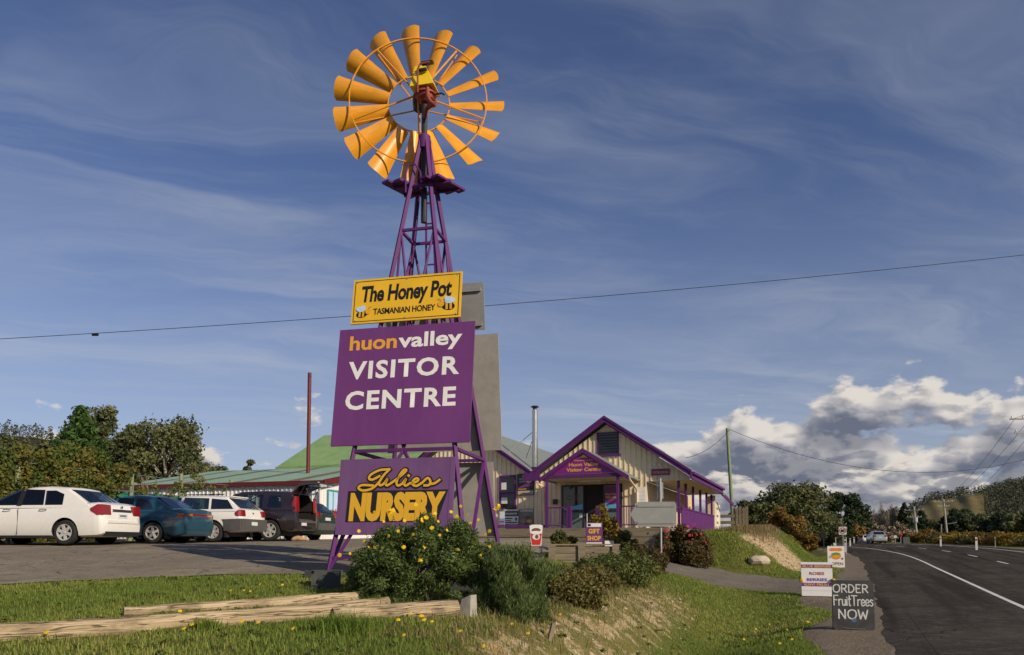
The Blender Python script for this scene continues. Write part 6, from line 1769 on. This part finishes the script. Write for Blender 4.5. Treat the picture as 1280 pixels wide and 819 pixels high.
# the yellow daisy bush in front of the tower
bx, by = xat(536, 10.35), 10.35
c, q = dome(1.16, .80, 1.10, 230, .07, .19, 11, .14, -.12)
c[:, 2] = .14 + 1.0 * np.sign(c[:, 2] - .14) * np.abs((c[:, 2] - .14) / 1.10) ** .72
fl = []
bz = gz(bx, by)
for (px, py) in ((620, 636), (607, 668), (588, 654), (571, 646), (576, 633), (544, 642), (531, 642), (515, 647), (520, 631), (506, 651), (492, 638), (468, 640), (505, 684), (531, 684), (526, 701), (559, 663), (572, 687), (594, 680), (598, 650), (612, 683), (449, 664), (461, 684), (470, 684), (486, 670), (550, 669), (540, 660), (564, 640), (584, 644), (480, 652), (498, 664), (517, 668), (601, 694), (438, 692), (425, 694), (548, 652), (612, 664), (456, 676)):
    for rr in (.80,):
        # meet the front of the dome
        best = None
        for Y in np.linspace(9.6, 10.6, 60):
            p = at(px, py, Y); l = Vector((p.x - bx, p.y - by, p.z - bz - .16))
            if (l.x / 1.06) ** 2 + (l.y / .80) ** 2 + (max(l.z, 0) / 1.12) ** 2 < 1: best = p; break
        if best is None: best = at(px, py, 10.3)
        fl.append((best.x - bx, best.y - by - .02, best.z - bz))
daisy = shrub('daisy_bush', 'large dark green bush with yellow daisy flowers in front of the windmill', bx, by, c, q, 80000, .021, LM['daisy'], .38, .2, 12, stems=14, flowers=(LM['petal'], fl, .030))
# a few clustered blooms
for (px, py) in ((526, 700), (621, 635), (530, 648), (488, 640)):
    p = at(px, py, 9.65)
    for k in range(4): flower(daisy, (p.x - bx + random.uniform(-.03, .03), p.y - by, p.z - bz + random.uniform(-.03, .03)), .034, LM['petal'])
# rosemary
rx_, ry_ = xat(643, 9.75), 9.75
c, q = dome(.50, .50, 1.05, 90, .10, .18, 21, -.05, -.45)
c[:, 0] += .0
shrub('rosemary_bush', 'upright grey green needle leaved bush right of the daisy bush', rx_, ry_, c, q, 42000, .032, LM['rosemary'], .13, .1, 22, dirn=(.15, -.1, 1.0), stems=14)
# low garden shrubs on the crest between the rosemary and the driveway
def small(label, px, py, Y, rx, ry, h, n, mat, size=.03, seed=0, aspect=.5, name='garden_shrub', dirn=None, z=None, fl=None):
    x = xat(px, Y)
    c, q = dome(rx, ry, h, 40, rx * .22, rx * .38, seed, .04, -.15)
    return shrub(name, label, x, Y, c, q, n, size, mat, aspect, .25, seed + 1, dirn, stems=6, group='shrubs in the garden bed', z=z, flowers=fl)
small('dry brown shrub just right of the rosemary bush', 699, 725, 13.5, .55, .45, .38, 9000, LM['olive'], .028, 31)
small('low yellowing shrub in the middle of the garden bed', 735, 722, 15.0, .62, .45, .34, 9000, LM['olive'], .028, 33)
small('dense green shrub below the gift shop sign', 745, 708, 18.0, .70, .5, .42, 9000, LM['garden'], .035, 35)
small('mid green shrub left of the arrow sign post', 778, 706, 20.0, .85, .6, .55, 10000, LM['garden'], .036, 37)
small('low pale green shrub near the driveway corner', 770, 724, 16.5, .70, .5, .42, 7000, LM['garden'], .03, 39)
small('soft green needle leaved shrub behind the rosemary bush', 672, 700, 12.2, .55, .5, .72, 14000, LM['rosemary'], .032, 45, .14, dirn=(.1, 0, 1))
small('grassy low shrub beside the rosemary on the crest', 712, 745, 11.8, .50, .45, .35, 6000, LM['olive'], .026, 41)
small('dark green shrub against the arrow sign post', 806, 692, 22.5, .7, .5, .75, 9000, LM['rose'], .036, 43)
# rose bush on the far side of the driveway
x, y = xat(852, 31.5), 31.5
c, q = dome(1.15, .8, 1.35, 60, .22, .40, 51, .2, -.1)
rfl = [(random.uniform(-1.1, 1.2), random.uniform(-.8, -.3), random.uniform(.6, 1.75)) for _ in range(16)]
shrub('rose_bush', 'big reddish brown rose bush with red blooms beside the verandah', x, y, c, q, 15000, .05, LM['rose'], .55, .2, 52, stems=10, flowers=(LM['redpetal'], rfl, .07))
# golden young tree by the porch
x, y = xat(757, 25.6), 25.6
c, q = dome(.58, .4, 1.35, 34, .11, .20, 55, .15, -.1)
shrub('golden_shrub', 'golden yellow leaved shrub behind the gift shop sign', x, y, c, q, 3800, .04, LM['yellow'], .6, .2, 56, stems=12, z=1.5)
for i, (px, h, sd, mt, lb) in enumerate(((700, .55, 61, 'garden', 'leafy planting left of the gift shop sign behind the timber wall'), (716, .45, 63, 'olive', 'pale tufted planting next to the gift shop sign'), (782, .7, 65, 'garden', 'green planting right of the golden shrub'))):
    x, y = xat(px, 25.0), 25.0
    c, q = dome(.42, .35, h, 22, .08, .15, sd, .02, -.1)
    shrub('garden_shrub', lb, x, y, c, q, 3000, .04, LM[mt], .4, .2, sd + 1, stems=5, z=1.48, group='shrubs in the garden bed')
# flowers in the shed window box
fb_ = Matrix.Translation((sx0, sy0, sg)) @ Matrix.Rotation(-SH, 4, 'Z') @ Vector((.16, .93, 1.02))
wb_ = empty('window_box', fb_, -SH, 'pink and green flower box under the shed window', 'planter')
MB().bb(-.10, .10, -.42, .42, -.12, .02).build('trough', M['brown'], wb_)
mesh_obj('foliage', leaf_mesh('foliage', [(0, k * .14 - .35, .10) for k in range(6)], [.14] * 6, 700, .04, .6, 0, seed=4), LM['garden'], wb_)
mesh_obj('blossom', leaf_mesh('blossom', [(0.03, k * .14 - .35, .16) for k in range(6)] + [(.05, -.1, -.1)], [.13] * 7, 130, .035, .8, 0, seed=5), LM['redpetal'], wb_)

# ------------------------------------------------------------------ trees
def tree(name, label, px, Y, H, spread, mat, seed, kind='gum', base=None, n=7000, leaf=.16, group=None, bark='bark', trunk_r=None, clumps=26, low=.25, cat='tree'):
    x = xat(px, Y); z = gz(x, Y) if base is None else base
    r_ = np.random.default_rng(seed)
    t = empty(name, (x, Y, z - .1), r_.uniform(0, 6.28), label, cat, group)
    cen = []; rad = []; tb = MB(); tr = trunk_r or H * .022
    if kind == 'gum':
        pts = [Vector((0, 0, 0))]
        for k in range(5): pts.append(pts[-1] + Vector((r_.normal() * H * .025, r_.normal() * H * .025, H * .15)))
        tb.tube(pts, [tr * (1 - .14 * k) for k in range(6)], 8, False)
        for k in range(clumps):
            u = low + (1 - low) * (k + .5) / clumps
            wd = spread * (math.sin(math.pi * min(1, (u - low * .6) / (1.06 - low * .6))) ** .6)
            a = k * 2.399 + r_.normal() * .4; rr = wd * r_.uniform(.25, 1.0)
            c_ = Vector((rr * math.cos(a), rr * math.sin(a), (H - spread * .26) * u + r_.normal() * H * .015))
            cen.append(c_); s_ = spread * r_.uniform(.20, .36); rad.append((s_, s_, s_ * .72))
            j = min(4, max(1, int(u * 5))); st = pts[j]
            tb.tube([st, (st + c_) / 2 + Vector((0, 0, H * .03)), c_], [tr * .35, tr * .22, tr * .08], 5, False)
    elif kind == 'cone':
        tb.tube([(0, 0, 0), (0, 0, H * .95)], [tr, tr * .15], 8, False)
        for k in range(clumps):
            u = .06 + .93 * ((k + .5) / clumps) ** .9
            wd = spread * (1 - u) ** .95 + spread * .02; a = k * 2.399
            for f_ in (.45, .95):
                rr = wd * f_ * r_.uniform(.8, 1.1)
                c_ = Vector((rr * math.cos(a + f_), rr * math.sin(a + f_), H * u - rr * .12)); cen.append(c_)
                s_ = spread * (.06 + .16 * (1 - u)) * r_.uniform(.8, 1.3); rad.append((s_, s_, s_ * .9))
            tb.tube([(0, 0, H * u), c_], [tr * .18, tr * .05], 4, False)
    elif kind == 'round':
        tb.tube([(0, 0, 0), (0, 0, H * .55)], [tr, tr * .5], 8, False)
        c0, q0 = dome(spread, spread, H * .76, clumps, spread * .18, spread * .30, seed, H * .10, -.1)
        cen = [Vector(v) for v in c0]; rad = [(v, v, v * .85) for v in q0]
        for c_ in cen[:12]: tb.tube([(0, 0, H * .3), c_], [tr * .4, tr * .1], 4, False)
    elif kind == 'poplar':
        for s_ in range(6):
            bx_ = r_.normal() * spread * .5; by_ = r_.normal() * spread * .5; hh = H * r_.uniform(.75, 1.0)
            tb.tube([(bx_, by_, 0), (bx_ * 1.1, by_, hh * .5), (bx_ * 1.2, by_, hh)], [tr, tr * .6, tr * .1], 6, False)
            for k in range(26):
                u = r_.uniform(.15, .95); a = r_.uniform(0, 6.28); L_ = H * .13 * (1.15 - u)
                p = Vector((bx_ * (1 + .2 * u), by_, hh * u)); q = p + Vector((math.cos(a) * L_, math.sin(a) * L_, L_ * 1.9))
                tb.tube([p, q], [tr * .18, tr * .04], 4, False)
                cen.append((p + q) / 2 + Vector((0, 0, L_ * .3))); rad.append((L_ * .5, L_ * .5, L_ * 1.0))
    tb.build('trunk', M[bark], t, 60)
    cr = leaf_mesh('crown', cen, rad, n, leaf, .5 if kind != 'poplar' else .07, .15, seed=seed, clumpvar=.45, flat_=.25 if kind == 'gum' else 0, dirn=(0, 0, 1) if kind == 'poplar' else None)
    mesh_obj('crown', cr, mat, t)
    return t
def hpx(y, Y): return (680 - y) / F * Y + CAMZ
# left side, beyond the hedge
G1 = 'trees beyond the vine hedge'
tree('conifer_tree', 'bright green cone shaped conifer above the vine hedge', 96, 52, hpx(514, 52) - 1.7, 4.3, LM['conifer'], 71, 'cone', n=17000, leaf=.15, group=G1, clumps=110)
tree('gum_tree', 'tall gum rising behind the green conifer', 118, 62, hpx(507, 62) - 1.7, 3.2, LM['gum'], 72, n=9000, leaf=.15, group=G1, bark='palebark', clumps=30, low=.35)
tree('gum_tree', 'rounded gum just right of the green conifer', 143, 60, hpx(528, 60) - 1.7, 3.0, LM['gum'], 73, n=8000, leaf=.15, group=G1, clumps=26, low=.3)
tree('gum_tree', 'broad open crowned gum left of the shed', 206, 58, hpx(519, 58) - 1.7, 4.0, LM['gum'], 74, n=13000, leaf=.14, group=G1, bark='palebark', clumps=44, low=.25)
tree('gum_tree', 'dense gum filling the gap left of the open crowned one', 172, 64, hpx(548, 64) - 1.7, 3.4, LM['gum'], 75, n=7000, leaf=.16, group=G1, clumps=24, low=.15)
tree('gum_tree', 'gum at the far left edge above the hedge', 2, 75, hpx(540, 75) - 1.7, 3.2, LM['gum'], 76, n=6000, leaf=.18, group=G1, low=.2)
tree('gum_tree', 'small gum between the hill and the green conifer', 56, 70, hpx(547, 70) - 1.7, 2.8, LM['gum'], 77, n=6000, leaf=.18, group=G1, low=.2)
tree('gum_tree', 'low gum showing over the hedge at left', 28, 72, hpx(554, 72) - 1.7, 3.6, LM['gum'], 78, n=6000, leaf=.18, group=G1, low=.12)
for i, (px, y, lb) in enumerate(((247, 580, 'small far tree just right of the open crowned gum'), (257, 581, 'second small far tree above the shed roof'), (268, 582, 'third small far tree above the shed roof'), (284, 582, 'bushy low far tree above the shed roof'), (312, 575, 'lone thin far tree near the green barn roof'))):
    tree('far_tree', lb, px, 110, hpx(y - 4, 110) - 1.7, 1.9 if px != 284 else 3.2, LM['gum'], 80 + i, n=2200, leaf=.26, group=G1, clumps=12, low=.2)
# beyond the mound
G2 = 'trees beyond the sandy bank'
tree('gum_tree', 'large spreading gum tree beyond the sandy bank', 993, 82, hpx(586, 82) - 2.0, 4.9, LM['gum'], 90, n=17000, leaf=.17, group=G2, bark='palebark', clumps=52, low=.2)
tree('gum_tree', 'lower gum on the left flank of the large spreading gum', 962, 84, hpx(614, 84) - 2.0, 3.2, LM['gum'], 91, n=8000, leaf=.17, group=G2, clumps=24, low=.1)
tree('gum_tree', 'lower gum on the right flank of the large spreading gum', 1024, 88, hpx(628, 88) - 1.8, 3.0, LM['gum'], 92, n=7000, leaf=.17, group=G2, clumps=22, low=.1)
tree('gum_tree', 'small dark tree close to the green tinged pole', 937, 80, hpx(622, 80) - 2.0, 2.0, LM['gum'], 93, n=4000, leaf=.17, group=G2, low=.1)
tree('willow_shrub', 'feathery orange brown willow bush in front of the large gum', 981, 62, hpx(622, 62) - 2.2, 1.7, LM['autumn'], 94, 'round', n=9000, leaf=.09, group=G2, clumps=44, cat='bush')
tree('willow_shrub', 'lower orange brown willow bush leaning towards the road', 1000, 60, hpx(650, 60) - 1.9, 1.3, LM['autumn'], 95, 'round', n=6000, leaf=.09, group=G2, clumps=34, base=1.4, cat='bush')
tree('gum_tree', 'tall dark tree behind the speed sign', 1055, 135, hpx(614, 135) - 1.4, 4.2, LM['darkcon'], 96, n=9000, leaf=.26, group=G2, clumps=34, low=.12)
tree('gum_tree', 'dark tree left of the tall one behind the speed sign', 1043, 120, hpx(642, 120) - 1.4, 2.8, LM['darkcon'], 97, n=6000, leaf=.24, group=G2, clumps=24, low=.08)
tree('gum_tree', 'dark tree right of the tall one behind the speed sign', 1070, 150, hpx(640, 150) - 1.4, 3.6, LM['darkcon'], 98, n=6000, leaf=.28, group=G2, clumps=24, low=.08)
for i, (px, Y, y, lb) in enumerate(((1074, 130, 656, 'brown leafless thicket beyond the speed sign'), (1090, 150, 653, 'brown leafless thicket behind the driving cars'), (1120, 160, 655, 'low brown thicket left of the letterbox'))):
    tree('thicket', lb, px, Y, hpx(y, Y) - 1.3, 3.4, LM['autumn'] if i == 0 else LM['bare'], 100 + i, 'round', n=4500, leaf=.20, group='brown thickets along the road', clumps=26, cat='bush')
tree('poplar_tree', 'pale leafless poplars standing above the silver car', 1104, 170, hpx(628, 170) - 1.4, 2.6, LM['bare'], 105, 'poplar', n=4200, leaf=.42, bark='palebark', trunk_r=.14)
tree('poplar_tree', 'shorter pale leafless poplar right of the taller ones', 1116, 175, hpx(637, 175) - 1.4, 1.6, LM['bare'], 106, 'poplar', n=2600, leaf=.42, bark='palebark', trunk_r=.12)
tree('pine_tree', 'dark dense conifer beside the pole with the transformer', 1131, 165, hpx(632, 165) - 1.3, 3.3, LM['darkcon'], 107, 'cone', n=9000, leaf=.30, group='dark conifers across the road', clumps=70)
tree('pine_tree', 'second dark conifer right of the transformer pole', 1152, 185, hpx(640, 185) - 1.3, 3.8, LM['darkcon'], 108, 'cone', n=8000, leaf=.32, group='dark conifers across the road', clumps=60)
# belt of dark trees across the road
G3 = 'belt of dark trees across the road'
belt = ((1168, 200, 648, 4.6), (1188, 190, 640, 4.4), (1201, 205, 632, 5.2), (1218, 190, 640, 4.6), (1236, 195, 643, 4.8), (1251, 180, 640, 4.6), (1268, 175, 642, 4.8), (1286, 185, 639, 5.0), (1310, 170, 634, 5.0))
wh = ('left end of the dark tree belt past the poles', 'dark tree right behind the leaning pole', 'tallest rounded tree of the dark belt', 'dark tree just right of the tallest in the belt', 'dark tree in the middle right of the belt', 'dark tree above the orange bushes in the belt', 'dark tree near the right edge of the belt', 'dark tree cut by the right picture edge', 'dark tree beyond the right picture edge')
for i, (px, Y, y, sp2) in enumerate(belt):
    tree('belt_tree', wh[i], px, Y, hpx(y, Y) - 1.4, sp2, LM['darkcon'] if i % 3 else LM['gum'], 120 + i, n=6000, leaf=.34, group=G3, clumps=26, low=.06)
# golden roadside bushes across the road
G4 = 'golden brown bushes along the far road edge'
gb = ((1160, 120, 658, 3.2, 'autumn'), (1176, 112, 662, 2.6, 'olive'), (1192, 104, 663, 2.6, 'yellow'), (1207, 98, 664, 2.6, 'yellow'), (1223, 92, 666, 2.4, 'olive'), (1238, 88, 664, 2.6, 'autumn'), (1254, 84, 667, 2.4, 'autumn'), (1270, 80, 663, 2.6, 'yellow'), (1288, 76, 664, 2.6, 'yellow'), (1308, 72, 664, 2.6, 'olive'))
gl = ('brown bush below the transformer pole', 'olive bush left of the leaning pole', 'yellow leaved bush right of the leaning pole', 'yellow leaved bush behind the nearest guide post', 'olive bush right of the nearest guide post', 'rusty bush behind the thin grey stake', 'rusty bush third from the right edge', 'yellow bush second from the right edge', 'yellow bush at the right picture edge', 'olive bush past the right picture edge')
for i, (px, Y, y, s2, mt) in enumerate(gb):
    tree('roadside_bush', gl[i], px, Y, max(1.4, hpx(y, Y) - gz(xat(px, Y), Y)), s2, LM[mt], 140 + i, 'round', n=4200, leaf=.13, group=G4, clumps=30, trunk_r=.06, cat='bush')

# ------------------------------------------------------------------ hills
def hill_mesh(name, azs, ys, r0, r1, seed, mat):
    """terrain by bearing (pixel column) and distance"""
    px = np.linspace(azs[0], azs[-1], 130); rr = np.linspace(r0, r1, 46)
    H = np.interp(px, azs, [(680 - y) / F for y in ys])
    P_, R_ = np.meshgrid(px, rr, indexing='ij')
    ridge = r0 + (r1 - r0) * .62
    prof = ss(r0, ridge, R_) * (1 - .35 * ss(ridge, r1, R_))
    X_ = (P_ - 640) / F * R_; Y_ = R_
    nz = np.sin(P_ * .13 + R_ * .011) * .5 + np.sin(P_ * .31 + 1.7 + R_ * .023) * .3 + np.sin(P_ * .071 - R_ * .017) * .6
    Z_ = 1.0 + H[:, None] * ridge * prof + nz * 2.2 * prof
    return X_, Y_, Z_, P_, R_
def hillmat():
    mt = bpy.data.materials.new('hill_ground'); mt.use_nodes = True
    b = NB(mt.node_tree); bs = mt.node_tree.nodes['Principled BSDF']
    g = b.n('ShaderNodeNewGeometry'); n1 = b.noise(g.outputs['Position'], .02, 6, .6); n2 = b.noise(g.outputs['Position'], .3, 4, .6)
    cl = b.n('ShaderNodeAttribute', attribute_name='clear')
    c = b.mix(b.ss(n2, .3, .7), (.035, .036, .020), (.065, .058, .032))
    gcol = b.mix(b.ss(n1, .35, .65), (.15, .125, .055), (.21, .165, .075))
    c = b.mix(b.ss(b.m('ADD', cl.outputs['Fac'], b.m('MULTIPLY', b.m('SUBTRACT', n2, .5), .5)), .45, .6), c, gcol)
    b.link(c, bs.inputs['Base Color']); bs.inputs['Roughness'].default_value = 1.0; bs.inputs['Specular IOR Level'].default_value = .05
    return mt
HM = hillmat()
AZ = [1040, 1075, 1100, 1125, 1150, 1175, 1195, 1215, 1235, 1255, 1280, 1320, 1420, 1560]; AY = [672, 658, 652, 643, 634, 626, 621, 618, 618, 615, 606, 596, 592, 606]
X_, Y_, Z_, P_, R_ = hill_mesh('hill', AZ, AY, 330, 1000, 1, HM)
def clearing(P_, R_):
    t = (R_ - 330) / 670
    return ss(1112, 1135, P_) * (1 - ss(1226, 1236, P_)) * ss(.16, .22, t) * (1 - ss(.52, .57, t))
hm = grid_mesh('hill', X_, Y_, Z_, {'clear': ('POINT', clearing(P_, R_))})
tag(mesh_obj('hill', hm, HM), 'forested hill with a bare grassy knoll', kind='structure')
def forest(name, label, X_, Y_, Z_, P_, R_, n, hgt, seed, pmin, pmax, clear=True, nleaf=26):
    r_ = np.random.default_rng(seed)
    i = r_.integers(0, X_.shape[0] - 1, n * 3); j = r_.integers(2, X_.shape[1] - 1, n * 3)
    a, b_ = r_.uniform(0, 1, n * 3), r_.uniform(0, 1, n * 3)
    def smp(A): return A[i, j] * (1 - a) * (1 - b_) + A[i + 1, j] * a * (1 - b_) + A[i, j + 1] * (1 - a) * b_ + A[i + 1, j + 1] * a * b_
    p = np.stack([smp(X_), smp(Y_), smp(Z_)], 1); pp, rr = smp(P_), smp(R_)
    ok = (pp > pmin) & (pp < pmax)
    if clear: ok &= (clearing(pp, rr) < .3)
    p = p[ok][:n]; m = len(p)
    h = hgt * r_.uniform(.45, 1.2, m)
    cen = np.repeat(p, nleaf, 0); hh = np.repeat(h, nleaf)
    u = r_.uniform(.12, 1, m * nleaf); wd = hh * .23 * np.sin(np.pi * np.clip(u * .9 + .08, 0, 1)) ** .6
    th = r_.uniform(0, 6.28, m * nleaf); q = r_.uniform(.2, 1, m * nleaf) ** .5
    c = cen + np.stack([np.cos(th) * wd * q, np.sin(th) * wd * q, hh * u], 1)
    nrm = r_.normal(size=c.shape); nrm /= np.linalg.norm(nrm, axis=1, keepdims=True)
    t1 = np.cross(nrm, r_.normal(size=c.shape)); t1 /= np.linalg.norm(t1, axis=1, keepdims=True); t2 = np.cross(nrm, t1)
    s_ = (hh * .075 * r_.uniform(.6, 1.4, len(hh)))[:, None]
    co = np.stack([c - t1 * s_, c + t2 * s_ * .7, c + t1 * s_, c - t2 * s_ * .7], 1).reshape(-1, 3)
    val = np.clip(np.repeat(r_.uniform(0, 1, m), nleaf) * .6 + r_.uniform(0, .4, len(hh)), 0, 1)
    o = mesh_obj(name, raw_mesh(name, co, np.arange(len(c) * 4).reshape(-1, 4), {'rnd': ('FACE', val)}, smooth=False), LM['forest'])
    return tag(o, label, 'forest', kind='stuff')
forest('forest', 'dark eucalypt forest covering the far hill', X_, Y_, Z_, P_, R_, 15000, 7.5, 3, 1040, 1430, True, 16)
X2, Y2, Z2, P2, R2 = hill_mesh('hill', [-500, -200, -60, 0, 40, 80, 140, 260, 380], [560, 540, 540, 546, 549, 556, 575, 610, 655], 700, 1900, 2, HM)
tag(mesh_obj('hill', grid_mesh('hill', X2, Y2, Z2, {'clear': ('POINT', P2 * 0)}), HM), 'distant wooded hill at far left', kind='structure')
forest('forest', 'dark forest on the distant left hill', X2, Y2, Z2, P2, R2, 2600, 24, 5, -500, 380, False)

# ------------------------------------------------------------------ grass and weeds
r_ = np.random.default_rng(17)
def scatter(n, u0, u1, v0, v1, dens=None):
    u = r_.uniform(u0, u1, n); v = r_.uniform(v0, v1, n); x, y = xy_of(u, v)
    k = ~paved(x, y, -.05) & (y > 1) & (np.abs(x / np.maximum(y, .1)) < 1.15)
    k &= gravelmask(x, y) < .45
    k &= r_.uniform(0, 1, n) > sandmask(x, y) * 1.45
    return x[k], y[k]
x1, y1 = scatter(230000, 3, 15, -13, -.3)
g1 = blades('grass', x1, y1, .065, .0042, LM['grass'], .8, 1, rndhi=.95)
tag(g1, 'short green grass on the mound and in the roadside ditch', 'grass', kind='stuff')
x2, y2 = scatter(120000, 15, 36, -10, -.4)
g2 = blades('grass', x2, y2, .075, .008, LM['grass'], .8, 2)
tag(g2, 'green grass along the driveway and ditch farther off', 'grass', kind='stuff')
x3, y3 = scatter(60000, 33, 60, -12, -.6)
tag(blades('grass', x3, y3, .12, .016, LM['grass'], .8, 3), 'grass on the slope beside the visitor centre', 'grass', kind='stuff')
# longer dry grass along the top of the sandy banks
u = r_.uniform(6, 19, 9000)[:3500]; q = np.clip(u - 5, 0, 20); vt = -1.9 - .05 * q; vc = vt - 1.7 - .04 * q
v = lerp(vt, vc, r_.normal(.95, .25, 3500)); x4, y4 = xy_of(u, v)
tag(blades('dry_grass', x4, y4, .15, .005, LM['straw'], .9, 4), 'straw coloured dry grass on the sandy bank', 'grass', kind='stuff')
u = r_.uniform(37, 52, 7000); v = r_.normal(-5.1, .55, 7000); x5_, y5_ = xy_of(u, v)
tag(blades('dry_grass', x5_, y5_, .32, .010, LM['straw'], .7, 5), 'tall dry grass along the bank past the driveway', 'grass', kind='stuff')
# clods and stones on the bare earth, broad leaved weeds in the turf
u = r_.uniform(5, 19, 6000); v = r_.uniform(-6, -1.5, 6000); xs_, ys_ = xy_of(u, v)
k = r_.uniform(0, 1, 6000) < sandmask(xs_, ys_) * .9
xs_, ys_ = xs_[k], ys_[k]
u = r_.uniform(34.5, 46, 2500); v = r_.uniform(-5.5, -1.8, 2500); xb2, yb2 = xy_of(u, v)
k = r_.uniform(0, 1, 2500) < sandmask(xb2, yb2) * .6
xs_, ys_ = np.concatenate([xs_, xb2[k]]), np.concatenate([ys_, yb2[k]])
nS = len(xs_); cS = np.stack([xs_, ys_, ground(xs_, ys_)], 1)
oc = np.array([(1, 0, 0), (0, 1, 0), (-1, 0, 0), (0, -1, 0), (0, 0, 1), (0, 0, -1)], float)
sz_ = r_.uniform(.006, .022, nS) * np.where(r_.uniform(0, 1, nS) < .06, 2.4, 1) * np.clip(ys_ / 10, 1, 2.5)
co = (cS[:, None] + oc[None] * sz_[:, None, None] * r_.uniform(.6, 1.3, (nS, 6, 1)) * np.array([1.2, 1.2, .8])).reshape(-1, 3)
tr_ = np.array([(0, 1, 4), (1, 2, 4), (2, 3, 4), (3, 0, 4), (1, 0, 5), (2, 1, 5), (3, 2, 5), (0, 3, 5)])
tag(mesh_obj('stones', raw_mesh('stones', co, (np.arange(nS)[:, None, None] * 6 + tr_[None]).reshape(-1, 3), smooth=False), pm('clod', (.34, .255, .15), .95, var=.35, scale=3)), 'loose clods and small stones on the sandy banks', 'stones', kind='stuff')
wx, wy_ = scatter(900, 4, 16, -11, -1)
wc = np.stack([wx, wy_, ground(wx, wy_) + .02], 1)
tag(mesh_obj('weeds', leaf_mesh('weeds', wc, np.full((len(wc), 3), .05) * np.array([1, 1, .4]), 9000, .022, .6, 0, flat_=.7, seed=8), LM['garden']), 'low broad leaved weeds in the turf', 'weeds', kind='stuff')
# tufts
def tuft(label, px, py_Y, n, h, spread):
    x = xat(px, py_Y); a = r_.normal(x, spread, n); b_ = r_.normal(py_Y, spread, n)
    return tag(blades('grass_tuft', a, b_, h, .005, LM['grass'], 1.0, int(px), rndhi=.8), label, 'grass', kind='stuff')
tuft('taller green grass tuft in front of the logs', 428, 7.7, 1600, .20, .13)
tuft('grass tuft growing between the two left logs', 262, 7.75, 400, .12, .06)
tuft('grass tuft beside the log under the daisy bush', 470, 9.6, 700, .16, .15)
# yellow weeds in the grass: single flowers
wd_ = [(700, 769), (490, 752), (513, 768), (527, 771), (530, 776), (498, 776), (540, 778), (505, 795), (604, 809), (640, 781), (660, 793), (687, 793), (575, 790), (350, 762), (230, 787), (58, 792), (225, 765), (302, 778), (323, 779), (366, 787), (250, 779), (240, 782), (288, 739), (305, 739), (325, 731), (313, 740), (353, 732), (945, 787), (950, 793), (962, 781), (984, 788), (1004, 782), (975, 805), (930, 800), (1010, 778), (990, 800)]
for i, (px, py) in enumerate(wd_):
    lo, hi = 4.0, 30.0
    for _ in range(30):
        m_ = (lo + hi) / 2; p = at(px, py, m_)
        if p.z > gz(p.x, p.y) + .06: lo = m_
        else: hi = m_
    p = at(px, py, lo)
    o = flower(None, (p.x, p.y, gz(p.x, p.y) + .07), .026 if lo < 12 else .03, LM['petal'], (random.uniform(-.3, .3), -.6, .8))
    o.name = 'weed_flower'
    tag(o, 'tiny yellow weed flower scattered in the short grass', 'flower', 'yellow weed flowers in the grass')
